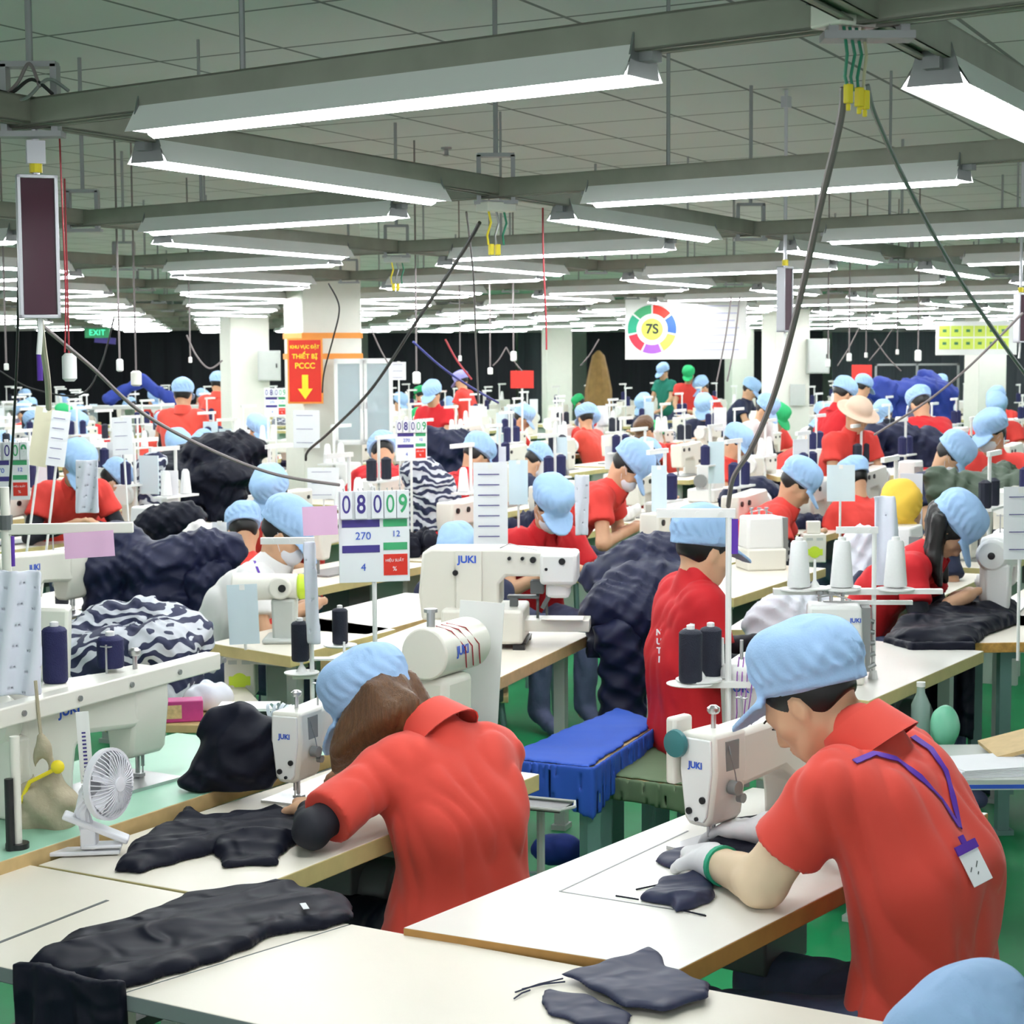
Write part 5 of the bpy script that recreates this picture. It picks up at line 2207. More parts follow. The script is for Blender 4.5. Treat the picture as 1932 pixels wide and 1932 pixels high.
# ------------------------------------------------------------------ near garments
def pz(pts, z):
    return [AZ(x, y, z).xy for x, y in pts]


G1 = pz([(48, 1838), (75, 1806), (140, 1772), (260, 1735), (345, 1692), (480, 1678), (525, 1668), (575, 1688), (650, 1703), (672, 1716), (660, 1742), (600, 1757), (520, 1768), (470, 1795), (400, 1822), (300, 1852), (225, 1874), (140, 1858)], ZN)
o = cloth('garment', 'long black nylon garment draped over the lower left table edge', G1, ZN + .0005, .030, BLACKG, seed=11, ang=.55, f=.55, crease=.85, edge=.03, res=.006)
e0, e1 = AZ(45, 1838, ZN), AZ(236, 1876, ZN)
n = (e1 - e0).xy.normalized()
nn = Vector((n.y, -n.x))
hp = []
for k in range(5):
    q = e0.lerp(e1, k / 4)
    hp.append((q.x + nn.x * .013, q.y + nn.y * .013, ZN + .026 + .006 * math.sin(k * 1.7), ZN - .34))
hang('hanging_part', None, hp, None, BLACKG, thick=.012, seed=4, res=.006, parent=o, wave=.7)
p = AZ(575, 1738, ZN)
b = MB()
b.box((0, 0, 0), (.012, .040, .001), rz=.3)
put('care_label', b, o, loc=(p.x - o.location.x, p.y - o.location.y, .030), mats=PAPER)

G2 = pz([(214, 1648), (240, 1612), (305, 1574), (345, 1540), (368, 1540), (388, 1552), (440, 1540), (520, 1532), (590, 1540), (606, 1572), (545, 1602), (522, 1634), (425, 1640), (402, 1612), (335, 1630), (262, 1650)], ZN)
cloth('garment', 'black garment being sewn under the needle of the brown haired woman', G2, ZN + .0005, .038, BLACKG, seed=5, ang=.2, f=.8, crease=.9, edge=.03, res=.0055)
G3b = pz([(1012, 1895), (1034, 1872), (1110, 1880), (1200, 1920), (1180, 1945), (1090, 1938), (1040, 1918)], ZN)
cloth('garment_piece', 'navy grey fabric flap under the pocket piece on the nearest table', G3b, ZN + .0005, .010, NAVYG2, seed=2, ang=.3, f=.6, crease=.8, edge=.012, res=.0045)
G3 = pz([(1058, 1853), (1228, 1803), (1262, 1838), (1340, 1872), (1334, 1898), (1250, 1922), (1180, 1916), (1122, 1886), (1090, 1868)], ZN)
o = cloth('garment_piece', 'navy grey pocket piece with loose drawstrings on the nearest table', G3, ZN + .011, .013, NAVYG2, seed=8, ang=.3, f=.6, crease=.8, edge=.012, res=.0045)
b = MB()
for (a, c) in (((1062, 1846), (972, 1872)), ((1066, 1852), (985, 1866)), ((1000, 1868), (970, 1884))):
    u, v = AZ(*a, ZN + .004), AZ(*c, ZN + .003)
    l = o.location
    b.tube([u - l, (u + v) / 2 - l + Vector((0, .004, .001)), v - l], .0016, 5)
put('drawstring', b, o, mats=NAVYG2)
G4 = pz([(1232, 1628), (1262, 1610), (1312, 1604), (1330, 1618), (1326, 1640), (1262, 1641)], ZM)
cloth('garment_piece', 'small dark fabric oval left of the needle on the white table', G4, ZM + .0005, .018, NAVYG2, seed=3, ang=.2, crease=.5, edge=.02, res=.0045)
G5 = pz([(1200, 1700), (1243, 1668), (1322, 1655), (1352, 1676), (1340, 1706), (1275, 1724), (1262, 1712)], ZM)
o = cloth('garment_piece', 'dark folded flap with loose cords before the gloved hand', G5, ZM + .0005, .026, NAVYG2, seed=6, ang=.3, crease=.8, edge=.02, res=.0045)
b = MB()
l = o.location
for (a, c) in (((1205, 1697), (1162, 1690)), ((1290, 1718), (1332, 1728)), ((1262, 1665), (1200, 1678))):
    u, v = AZ(*a, ZM + .004), AZ(*c, ZM + .002)
    b.tube([u - l, v - l], .0018, 5)
put('cord', b, o, mats=BLACKG)
G6 = pz([(1326, 1622), (1350, 1582), (1420, 1555), (1478, 1575), (1480, 1630), (1420, 1648), (1370, 1650)], ZM)
cloth('garment', 'dark navy garment under the needle of the near white table', G6, ZM + .0005, .035, BLACKG, seed=7, ang=.3, crease=.8, edge=.025, res=.005)
# black bundle on the green table
q = AZ(450, 1492, ZG)
F = Field((-.16, -.10, -.002), (.14, .16, .26), .006)
F.ell((-.01, .03, .06), (.105, .075, .085), k=.04)
F.ell((-.015, .04, .145), (.085, .06, .065), k=.04)
F.ell((.035, .03, .10), (.075, .06, .09), k=.04)
F.cap((-.12, .0, .02), (-.05, .0, .03), .028, .035, k=.03)
F.warp(lambda X, Y, Z: .008 * np.abs(np.sin(X * 33 + Z * 24 + 2.2 * np.sin(Z * 21 + Y * 9))) + .005 * np.sin(Z * 80 - X * 51 + 2 * np.sin(X * 30)) - .004)
F.plane((0, 0, 0), (0, 0, -1))
put('garment_bundle', F.mesh('garment_bundle', BLACKG), loc=(q.x, q.y, ZG + .0005), label='puffy black garment bundle stacked on the green table', cat='garment')
# clear tube hose over it and dark tray
p = AY(512, 1350, 4.95)
b = MB()
for k in range(7):
    b.cone((k * .010, k * .002, .004 * math.sin(k)), (k * .010 + .009, k * .002 + .002, .004 * math.sin(k + 1)), .034 - .003 * (k % 2), .032, n=20, cap=False)
b.cone((.004, 0, 0), (.012, 0, 0), .016, .02, n=16)
put('suction_hose', b, loc=(p.x, p.y, p.z), rz=-.35, mats=mat('clear_grey_plastic', (.55, .60, .66), .2, var=.1, spec=.6), label='clear ribbed suction hose end above the machine of the brown haired woman', cat='hose')
p = AY(470, 1338, 5.25)
b = MB()
b.box((0, 0, 0), (.16, .10, .012), ry=.0)
b.box((0, .05, -.03), (.16, .012, .07))
t = put('machine_cover', b, loc=p, mats=BLK, label='black plate with white rim beside the suction hose', cat='cover', bevel=.002)
b = MB()
b.box((0, -.01, .010), (.17, .11, .008))
put('rim', b, t, mats=ENAMW)
b = MB()
b.cone((.0, .03, -.01), (.0, .03, -(p.z - ZG) + .0), .012, n=8)
put('support_post', b, t, mats=STEELD)

# ------------------------------------------------------------------ the man with the lanyard
cph = Vector((-.84, .54, 0))
hfwd = (cph * math.cos(.72) - Vector((0, 0, math.sin(.72))))
J = dict(hip=(.815, 3.60, .545), chest=(.815, 3.60, .85), neck=(.715, 3.665, 1.095), head=(.605, 3.735, 1.175),
         Ls=(.610, 3.525, 1.035), Rs=(.81, 3.82, 1.04), Le=(.490, 3.600, .835), Re=(.70, 4.03, .87), Lw=(.408, 3.78, .828), Rw=(.545, 3.985, .838),
         hdL=(-.12, .9, -.02), hdR=(-.75, .45, -.05), palmL=(.1, .1, -1), palmR=(0, 0, -1),
         Lk=(.385, 3.73, .50), Rk=(.55, 3.98, .50), La=(.40, 3.75, .08), Ra=(.56, 3.98, .08),
         fwd=(-.81, .58, 0), right=(.58, .81, 0), H=head_frame(hfwd, (0, 0, 1)))
man, man_shirt = person('man in coral polo and light blue cap, purple lanyard badge on his back', J, REDP, SKINL, h=.0075, sleeve=.62, hair='short',
                        capm=CAPB, gloves='LR', cuff=GREENB, fold_amp=.005, seed=3, armcov=None, cap_pitch=.40, eyes=True)
off = Vector((J['hip'][0], J['hip'][1], 0))
# beige sleeve on the forearm
F = Field(*box_of([Vector(J['Le']), Vector(J['Lw']), Vector(J['Ls'])], .08), .006)
Ls_, Le_, Lw_ = Vector(J['Ls']), Vector(J['Le']), Vector(J['Lw'])
F.cap(Ls_.lerp(Le_, .45), Le_, .050, .049, k=.03)
F.cap(Le_, Lw_, .050, .033, k=.02)
F.plane(Lw_ - (Lw_ - Le_) * .12, Lw_ - Le_)
F.warp(folds(1.4, .0022, 8))
put('arm_sleeve', F.mesh('arm_sleeve', SLEEVE, off), man)


def surf(root, child, p, d, out=.003):
    """drop a point along d onto the child's surface, in the thing's own frame"""
    ch = [c for c in bpy.data.objects if c.parent == root and c.name.split('.')[0] == child][0]
    o = Vector(p) - root.location
    ok, loc, nor, idx = ch.ray_cast(o, Vector(d).normalized())
    if not ok:
        return None, None
    return loc + nor * out, nor


bpy.context.view_layer.update()


def strap_on(root, px_list, yguess, m, w=.014, name='lanyard'):
    pts = []
    for px, py in px_list:
        d = ray(px, py)
        l, nrm = surf(root, 'shirt', CAM, d, .003)
        if l is not None:
            pts.append((l, nrm))
    if len(pts) < 2:
        return
    vs, fs = [], []
    for i, (l, nrm) in enumerate(pts):
        t = (pts[min(i + 1, len(pts) - 1)][0] - pts[max(i - 1, 0)][0]).normalized()
        s = t.cross(nrm).normalized() * w / 2
        vs += [l - s, l + s, l + s + nrm * .002, l - s + nrm * .002]
    for i in range(len(pts) - 1):
        k = i * 4
        fs += [(k + a, k + (a + 1) % 4, k + 4 + (a + 1) % 4, k + 4 + a) for a in range(4)]
    b = MB()
    b.add(vs, fs)
    return put(name, b, root, mats=m), pts


def lerp_path(pts, n=5):
    out = []
    for i in range(len(pts) - 1):
        for k in range(n):
            t = k / n
            out.append((pts[i][0] * (1 - t) + pts[i + 1][0] * t, pts[i][1] * (1 - t) + pts[i + 1][1] * t))
    out.append(pts[-1])
    return out


r1_ = strap_on(man, lerp_path([(1612, 1440), (1650, 1424), (1690, 1434), (1735, 1468), (1775, 1510), (1808, 1562)]), 3.6, PURP)
r2_ = strap_on(man, lerp_path([(1722, 1392), (1755, 1415), (1782, 1455), (1796, 1505), (1808, 1562)]), 3.6, PURP)
l, nrm = surf(man, 'shirt', CAM, ray(1818, 1608), .008)
if l is not None:
    M = face_M(l, (nrm + Vector((-.1, -.5, 0))).normalized()) @ Matrix.Rotation(.25, 4, 'Z')
    b = MB()
    b.box((0, -.030, .002), (.050, .074, .003))
    bd = put('id_badge', b, man, mats=PAPER, M=M, bevel=.001)
    b = MB()
    b.box((0, .006, .004), (.054, .018, .004))
    b.box((0, .022, .003), (.012, .016, .004))
    put('badge_clip', b, bd, mats=PURP)
    b = MB()
    for q in ((-.014, -.035, .010), (.004, -.030, .013), (-.002, -.046, .006)):
        b.box((q[0], q[1], .0042), (q[2], .002, .0004), rz=.8)
    put('printed_marks', b, bd, mats=DKGREY)
stool(.80, 3.60, .42, 'plain wooden stool under the man with the lanyard')

# ------------------------------------------------------------------ the woman with long brown hair
hf = Vector((-.86, .50, 0))
hfwd = hf * math.cos(.92) - Vector((0, 0, math.sin(.92)))
J = dict(hip=(-.125, 4.28, .52), chest=(-.125, 4.27, .79), neck=(-.175, 4.36, .975), head=(-.338, 4.46, 1.012),
         Ls=(-.300, 4.245, .915), Rs=(-.045, 4.455, .905), Le=(-.452, 4.06, .825), Re=(-.13, 4.72, .86), Lw=(-.480, 4.27, .818), Rw=(-.34, 4.68, .83),
         hdL=(-.1, .9, 0), hdR=(-.8, .1, 0),
         Lk=(-.46, 4.48, .50), Rk=(-.27, 4.63, .50), La=(-.46, 4.47, .08), Ra=(-.27, 4.62, .08),
         fwd=(-.62, .78, 0), right=(.78, .62, 0), H=head_frame(hfwd, (0, 0, 1)))


def wom_hair(F, P, Hn):
    F.ell(P(0, -.018, .02), (.084, .10, .102), Hn, k=0)
    F.plane(P(0, .060, 0), Hn @ np.array((0, 1, -.3)))
    H_ = J['H']
    # left side and back: hair falls straight down past the cheek and over the nape
    for i in range(12):
        u = i / 11
        s0 = P(-.080 + .150 * max(u - .55, 0), .055 - .150 * min(u / .55, 1), .0)
        end = Vector((-.425, 4.43, .885)).lerp(Vector((-.205, 4.335, .955)), u)
        mid = s0.lerp(end, .5) + Vector((0, -.022, .004 + .03 * u))
        F.cap(s0, mid, .026, .026, k=.02)
        F.cap(mid, end, .026, .011 if i % 2 else .016, k=.014)
    for i in range(5):
        u = i / 4
        s0 = P(-.02 + .08 * u, -.10, -.01)
        end = Vector((-.235 + .05 * u, 4.36 + .09 * u, 1.0))
        F.cap(s0, end, .026, .014, k=.02)
    F.cap(Vector((-.21, 4.36, .99)), Vector((-.08, 4.34, .965)), .010, .004, k=.01)
    F.cap(Vector((-.24, 4.33, .98)), Vector((-.205, 4.27, .955)), .008, .003, k=.01)


wom, wom_shirt = person('woman in coral polo with long brown hair bent over her machine', J, REDP, SKINL, h=.0075, sleeve=.80, hair='long',
                        hairfn=wom_hair, hairmat=HAIRN, capm=CAPB, armcov=BLKS, fold_amp=.0045, seed=14, female=True, cap_pitch=.34, pants=BLACKG, eyes=True, hs=.97)
stool(-.125, 4.28, .40, 'plain wooden stool under the woman with brown hair')

# ------------------------------------------------------------------ bright red shirt, seen from behind
hfwd = Vector((.93, .36, -.30)).normalized()
J = dict(hip=(.630, 6.50, .53), chest=(.615, 6.50, .80), neck=(.640, 6.50, 1.075), head=(.680, 6.51, 1.185),
         Rs=(.668, 6.345, 1.015), Ls=(.60, 6.66, 1.02), Re=(.70, 6.29, .79), Le=(.69, 6.74, .80), Rw=(.925, 6.28, .845), Lw=(.92, 6.60, .84),
         Rk=(1.02, 6.38, .50), Lk=(1.0, 6.62, .50), Ra=(.98, 6.38, .08), La=(.98, 6.62, .08), fwd=(.97, .24, 0), right=(.24, -.97, 0), H=head_frame(hfwd))
m2, _ = person('man in a bright red T-shirt seated with his back to us past the blue bench', J, REDD, SKINL, h=.010, sleeve=.62, capm=CAPB, armcov=BLKS, collar=False, seed=6, cap_pitch=.15, pants=BLACKG, fold_amp=.003)
bpy.context.view_layer.update()


def print_on(root, child, px, py, me, name='lettering', sc=1.0, rot=0):
    l, nrm = surf(root, child, CAM, ray(px, py), .003)
    if l is None:
        return
    put(name, me, root, M=face_M(l, (nrm * .5 + Vector((0, -1, 0))).normalized()) @ Matrix.Rotation(rot, 4, 'Z') @ Matrix.Scale(sc, 4))


b = MB()
b.add([(-.050, -.018, 0), (-.030, -.020, 0), (-.02, -.012, 0), (.048, -.020, 0), (.030, .004, 0), (.008, .014, 0), (.012, .020, 0), (-.01, .024, 0), (-.022, .006, 0), (-.042, -.002, 0)], [tuple(range(10))])
print_on(m2, 'shirt', 1308, 1186, b.mesh('lettering', PAPER), 'sleeve_emblem', .8)
for k, ch in enumerate('NUTI'):
    print_on(m2, 'shirt', 1245, 1194 + k * 17, text_mesh(ch, .03, PAPER, bold=.001), 'lettering', 1.0)
stool(.62, 6.50, .40, 'plain wooden stool under the man in the bright red T-shirt')

# ------------------------------------------------------------------ person cut off at the lower right corner
hf = Vector((-.80, .60, 0))
J = pose((1.02, 2.50), math.atan2(.80, .60), lean=.95, hp=1.0, seat=.50)
dz = 1.00 - (J['head'].z + .12)
sh_ = AY(1865, 2045, 2.62) - J['head']
for k in ('hip', 'chest', 'neck', 'head', 'Ls', 'Rs', 'Le', 'Re', 'Lw', 'Rw', 'Lk', 'Rk', 'La', 'Ra'):
    J[k] = J[k] + Vector((sh_.x, sh_.y, 0))
dzh = AY(1865, 2045, 2.62).z - J['head'].z
for k in ('chest', 'neck', 'head', 'Ls', 'Rs'):
    J[k] = J[k] + Vector((0, 0, dzh))
person('person under a pale blue cap at the lower right corner', J, REDP, SKINL, h=.010, capm=CAPB, seed=8, cap_pitch=.25)
stool(J['hip'].x, J['hip'].y, .38, 'stool under the person cut off at the lower right corner')

# ------------------------------------------------------------------ middle distance people built one by one
def yaw_of(dx, dy):
    return math.atan2(-dx, dy)


def mid(label, px, pytop, D, d, shirt, lean=.4, hp=.6, stand=False, h=.011, st=True, **k):
    """worker whose cap top shows at (px, pytop)"""
    tz = 1.88 - (pytop - 668) * D / FPX
    x = (px - 966) * D / FPX
    turn = k.pop('turn', 0)
    sway = k.pop('sway', 0)
    reach = k.pop('reach', .42)
    spread = k.pop('spread', .16)
    J = pose((x, D), yaw_of(*d), lean=lean, hp=hp, stand=stand, turn=turn, sway=sway, reach=reach, spread=spread)
    # shift so that the head lies where it shows, then settle its height through the seat
    top = J['head'] + Vector((0, 0, .125))
    dx, dy, dz = x - top.x, D - top.y, tz - top.z
    for q in J:
        if isinstance(J[q], Vector) and q not in ('fwd', 'right', 'hdL', 'hdR'):
            w_ = 1 if q in ('hip', 'chest', 'neck', 'head', 'Ls', 'Rs', 'Le', 'Re') else (.0 if q in ('La', 'Ra') else (.5 if q in ('Lk', 'Rk') else .4))
            J[q] = J[q] + Vector((dx, dy, dz * w_))
    capm = k.pop('capm', CAPB)
    r = person(label, J, shirt, k.pop('sk', SKIN), h=h, capm=capm, handfine=False, cap_pitch=k.pop('cap_pitch', .05), **k)
    if not stand and st:
        stool(J['hip'].x, J['hip'].y, max(J['hip'].z - .13, .2), 'stool under the ' + ' '.join(label.split()[:13]))
    return r, J


(wman, _), Jw = mid('man in white polo and mask bent over the yellow ended machine', 535, 950, 7.75, (.97, -.1), WHC, lean=.62, hp=.62, mask=True, h=.010, hair='short', armcov=None, reach=.38, cap_pitch=.0, legs=True)
strap_on(wman, lerp_path([(462, 1035), (480, 1060), (495, 1100)], 3), 7.5, PURP, .010)
mid('worker in red with a white mask looking down behind the bartack machine', 1040, 910, 9.3, (.45, -.9), REDD, lean=.5, hp=.75, mask=True, h=.011, under=None)
mid('worker in red leaning right over a machine with a large round handwheel', 1185, 842, 10.4, (.93, -.2), REDT, lean=.85, hp=.95, mask=True, h=.011)


def long_black(F, P, Hn):
    F.ell(P(0, -.018, .02), (.085, .10, .102), Hn, k=0)
    F.plane(P(0, .055, 0), Hn @ np.array((0, 1, -.3)))
    for i in range(9):
        u = i / 8
        s0 = P(-.085 + .17 * u, -.05 - .05 * math.sin(u * 3.14), .0)
        F.cap(s0, s0 + Vector((-.02, 0, -.16)), .030, .028, k=.02)
        F.cap(s0 + Vector((-.02, 0, -.16)), s0 + Vector((.0, -.01, -.27)), .028, .012, k=.02)


mid('woman with long straight black hair bending over at the right', 1795, 946, 7.7, (.9, -.35), REDD, lean=.75, hp=1.0, h=.010, hair='long', hairfn=long_black, armcov=BLKS, female=True)
mid('worker in red bent sideways behind the left plastic bag', 146, 835, 11.0, (.5, -.85), REDT, lean=.75, hp=.9, h=.012, armcov=BLKS)
mid('worker in coral standing with back to us before the black curtain', 348, 716, 17.5, (.15, 1), REDP, lean=.12, hp=.2, stand=True, h=.013, armcov=BLKS, reach=.3)
mid('worker in pink coral partly hidden by the narrow grey pillar', 414, 703, 23.6, (.2, 1), REDP, lean=.2, hp=.3, stand=True, h=.014)
mid('worker in white mask looking down behind the black garment heap', 336, 814, 14.5, (.3, -.95), WHC, lean=.4, hp=.7, mask=True, h=.013)
mid('worker in bright red with rounded back left of the hanging worksheets', 900, 826, 12.6, (.85, .45), REDD, lean=.55, hp=.7, h=.012)
mid('worker in red profile bending right on the square cream machine', 1505, 878, 10.6, (.95, -.2), REDT, lean=.7, hp=.75, h=.012, armcov=BLKS)
mid('worker in red leaning left with black arm cover under a blue cap', 1592, 722, 17.0, (.75, .3), REDD, lean=.30, hp=.6, stand=True, h=.013, armcov=BLKS)
mid('worker in coral wearing a straw hat beside the long white table', 1618, 755, 13.5, (.45, -.8), REDT, lean=.35, hp=.55, stand=True, h=.012, hat=HATM, capm=CAPS)
mid('worker in a yellow and white cap behind the black haired woman', 1706, 927, 9.0, (-.4, -.8), NAVC, lean=.55, hp=.8, capm=CAPY, h=.012)
mid('worker whose blue cap shows above the spools left of the pillar notice', 512, 888, 10.0, (-.35, -.9), REDT, lean=.45, hp=.7, h=.012)
mid('worker whose light blue cap shows just above the bartack machine', 866, 1002, 8.9, (-.2, -.95), NAVC, lean=.5, hp=.8, h=.012)
mid('worker bent low in bright red behind the second number board', 722, 822, 13.2, (-.2, .95), REDD, lean=.9, hp=1.0, h=.012)
# ------------------------------------------------------------------ pillar fittings, banners, hanging things
# pillar faces
def on_pillar(px, py, yd=15.2, out=.30):
    return AY(px, py, yd - out)


p = AY(576, 700, 14.82)
nrm = Vector((-.18, -1, 0)).normalized()
M = face_M(p, nrm)
t = thing('notice_sign', 'red and yellow notice with a downward arrow on the big pillar', 'sign', M=M)
b = MB()
b.box((0, 0, 0), (.29, .52, .010))
put('frame', b, t, mats=ORG)
b = MB()
b.box((0, 0, .006), (.262, .49, .004))
put('panel', b, t, mats=REDS)
for k, (tx, s) in enumerate((('KHU VỰC ĐẶT', .036), ('THIẾT BỊ', .052), ('PCCC', .064))):
    put('lettering', text_mesh(tx, s, YEL, bold=.0012), t, M=Matrix.Translation((0, .19 - k * .075, .009)))
b = MB()
b.add([(-.026, .02 - .03, 0), (.026, -.01, 0), (.026, -.12, 0), (.062, -.12, 0), (0, -.205, 0), (-.062, -.12, 0), (-.026, -.12, 0)], [tuple(range(7))])
put('arrow', b, t, mats=YEL, M=Matrix.Translation((0, -.02, .0095)))
# orange bands on the pillar's right face
for k, py in enumerate((633, 672)):
    q = AY(655, py, 15.0)
    b = MB()
    b.box((0, 0, 0), (.515, .515, .045))
    put('painted_band', b, loc=(col1x, 15.2, q.z), rz=math.radians(24), mats=ORG, label=('upper' if k == 0 else 'lower') + ' orange band painted round the big pillar', cat='painted band')
# white glass cabinet
p = AY(686, 758, 14.68)
t = thing('glass_cabinet', 'white two door glass cabinet hanging on the big pillar', 'cabinet', (p.x, p.y, p.z), .05)
W_, H_, D2 = .46, .68, .20
b = MB()
b.box((0, D2 - .008, 0), (W_, .016, H_))
for s in (-1, 1):
    b.box((s * (W_ / 2 - .008), D2 / 2, 0), (.016, D2, H_))
    b.box((0, D2 / 2, s * (H_ / 2 - .008)), (W_, D2, .016))
put('body', b, t, mats=ENAMW)
for k in range(4):
    b = MB()
    b.box((0, D2 / 2, -H_ / 2 + .13 * (k + 1)), (W_ - .03, D2 - .03, .008))
    put('shelf', b, t, mats=PAPERB)
glass = mat('cabinet_glass', (.75, .88, .92), .05, var=.01, alpha=.35)
for s in (-1, 1):
    b = MB()
    x0 = s * W_ / 4
    for q in (-1, 1):
        b.box((x0 + q * (W_ / 4 - .016), 0, 0), (.026, .016, H_ - .02))
        b.box((x0, 0, q * (H_ / 2 - .025)), (W_ / 2 - .01, .016, .03))
    d = put('door', b, t, mats=ENAMW)
    b = MB()
    b.box((x0, 0, 0), (W_ / 2 - .05, .004, H_ - .06))
    put('pane', b, d, mats=glass)
    b = MB()
    b.box((s * .022, -.014, -.03), (.008, .012, .05))
    put('handle', b, d, mats=STEEL)
for k, (dx, dz, m, lab) in enumerate(((.10, -.26, REDS, 'red box at the bottom of the glass cabinet'), (.06, -.12, PAPER, 'white box on the middle shelf of the glass cabinet'), (-.08, .02, PAPERB, 'pale blue box inside the left door of the glass cabinet'))):
    b = MB()
    b.box((0, 0, .035), (.09, .07, .07))
    put('box', b, loc=(p.x + dx, p.y + .11, p.z - H_ / 2 + (.016 if k == 0 else .13 * (2 if k == 1 else 3) + .005)), mats=m, label=lab, cat='box', bevel=.003)
# grey boxes on pillars
for px, py, y, w_, h_, lab in ((507, 690, 22.15, .26, .36, 'grey electrical cabinet on the narrow grey pillar'), (1545, 672, 22.5, .26, .42, 'grey electrical cabinet on the right white pillar')):
    q = AY(px, py, y)
    t = thing('electrical_cabinet', lab, 'cabinet', (q.x, q.y, q.z), .05)
    b = MB()
    b.box((0, .08, 0), (w_, .16, h_))
    put('housing', b, t, mats=GREYP, bevel=.006)
    b = MB()
    b.box((0, -.004, 0), (w_ * .9, .008, h_ * .93))
    put('door', b, t, mats=GREYP, bevel=.002)
    b = MB()
    b.box((w_ * .36, -.014, 0), (.015, .012, .05))
    put('handle', b, t, mats=BLK)
q = AY(1505, 745, 22.55)
b = MB()
b.box((0, 0, 0), (.18, .02, .26))
put('notice_board', b, loc=q, mats=GREYP, label='grey notice panel low on the right white pillar', cat='notice')

# round chart banner
p = AY(1294, 617, 18.0)
t = thing('banner', 'wide white banner with a colour wheel reading 7S', 'banner', (p.x, p.y, p.z), -.05)
BW, BH = 1.17, .62
b = MB()
b.box((0, 0, 0), (BW, .02, BH))
put('board', b, t, mats=WHITE, bevel=.002)
b = MB()
b.box((.18, -.011, BH / 2 - .03), (BW * .68, .002, .05))
put('heading_strip', b, t, mats=mat('lime_green_print', (.25, .42, .04), .5))
cx = -BW / 2 + .26
cols = [GRN, REDS, BLUEL, mat('lime_print', (.62, .72, .10), .5), mat('violet_print', (.33, .10, .50), .5), mat('crimson_print', (.62, .03, .06), .5), mat('teal_green_print', (.02, .38, .22), .5)]
n7 = 7
order = [1, 2, 3, 4, 5, 6, 0]
for k in range(7):
    b = MB()
    a0, a1 = math.pi / 2 - 2 * math.pi * k / 7 - .04, math.pi / 2 - 2 * math.pi * (k + 1) / 7 + .04
    vs = []
    for i in range(9):
        a = a0 + (a1 - a0) * i / 8
        vs += [(.15 * math.cos(a), .15 * math.sin(a), 0), (.235 * math.cos(a), .235 * math.sin(a), 0)]
    b.add(vs, [(2 * i, 2 * i + 1, 2 * i + 3, 2 * i + 2) for i in range(8)])
    put('wheel_segment', b, t, mats=cols[order[k]], M=face_M((cx, -.0125, -.02), (0, -1, 0)))
b = MB()
b.cone((cx, -.0105, -.02), (cx, -.013, -.02), .105, n=32)
put('wheel_hub', b, t, mats=mat('lime_print', (.6, .7, .1), .5))
put('lettering', text_mesh('7S', .13, BLK, bold=.004), t, M=face_M((cx, -.0145, -.02), (0, -1, 0)))
b = MB()
for k in range(7):
    b.box((.26, -.0112, .20 - k * .07), (.50 - .04 * (k % 3), .0015, .012))
    b.box((-.04, -.0112, .20 - k * .07), (.03, .0015, .022))
put('text_lines', b, t, mats=mat('pale_lilac_print', (.55, .55, .72), .5))
for s in (-1, 1):
    b = MB()
    b.cone((s * BW * .40, 0, BH / 2), (s * BW * .40, 0, ZC - p.z - .003), .004, n=6)
    put('hanger', b, t, mats=STEELD)
# yellow-green banner
p = AY(1842, 638, 20.0)
t = thing('banner', 'yellow and green picture chart hanging at the upper right', 'banner', (p.x, p.y, p.z), -.05)
b = MB()
b.box((0, 0, 0), (.86, .02, .36))
put('board', b, t, mats=WHITE, bevel=.002)
b = MB()
for r in range(2):
    for c in range(6):
        b.box((-.34 + c * .125, -.011, .075 - r * .135), (.115, .002, .115))
put('chart_cells', b, t, mats=mat('yellow_green_print', (.66, .78, .12), .5))
b = MB()
for r in range(2):
    for c in range(6):
        b.box((-.34 + c * .125, -.0126, .08 - r * .135), (.04, .002, .03))
put('chart_pictures', b, t, mats=mat('dark_green_print', (.06, .22, .10), .5, var=.4, scale=50))
for s in (-1, 1):
    b = MB()
    b.cone((s * .34, 0, .18), (s * .34, 0, ZC - p.z - .003), .004, n=6)
    put('hanger', b, t, mats=STEELD)
# exit sign
p = AY(184, 628, 30.0)
t = thing('exit_sign', 'small lit green exit sign before the black curtain', 'exit sign', (p.x, p.y, p.z))
b = MB()
b.box((0, 0, 0), (.40, .05, .16))
put('housing', b, t, mats=GRN)
put('lettering', text_mesh('EXIT', .13, EXITG), t, M=face_M((0, -.027, 0), (0, -1, 0)))
b = MB()
b.box((.12, .0, -.12), (.34, .02, .10), ry=.1)
put('direction_plate', b, t, mats=IND)
b = MB()
b.cone((0, 0, .08), (0, 0, ZC - p.z - .01), .006, n=6)
put('hanger', b, t, mats=STEELD)


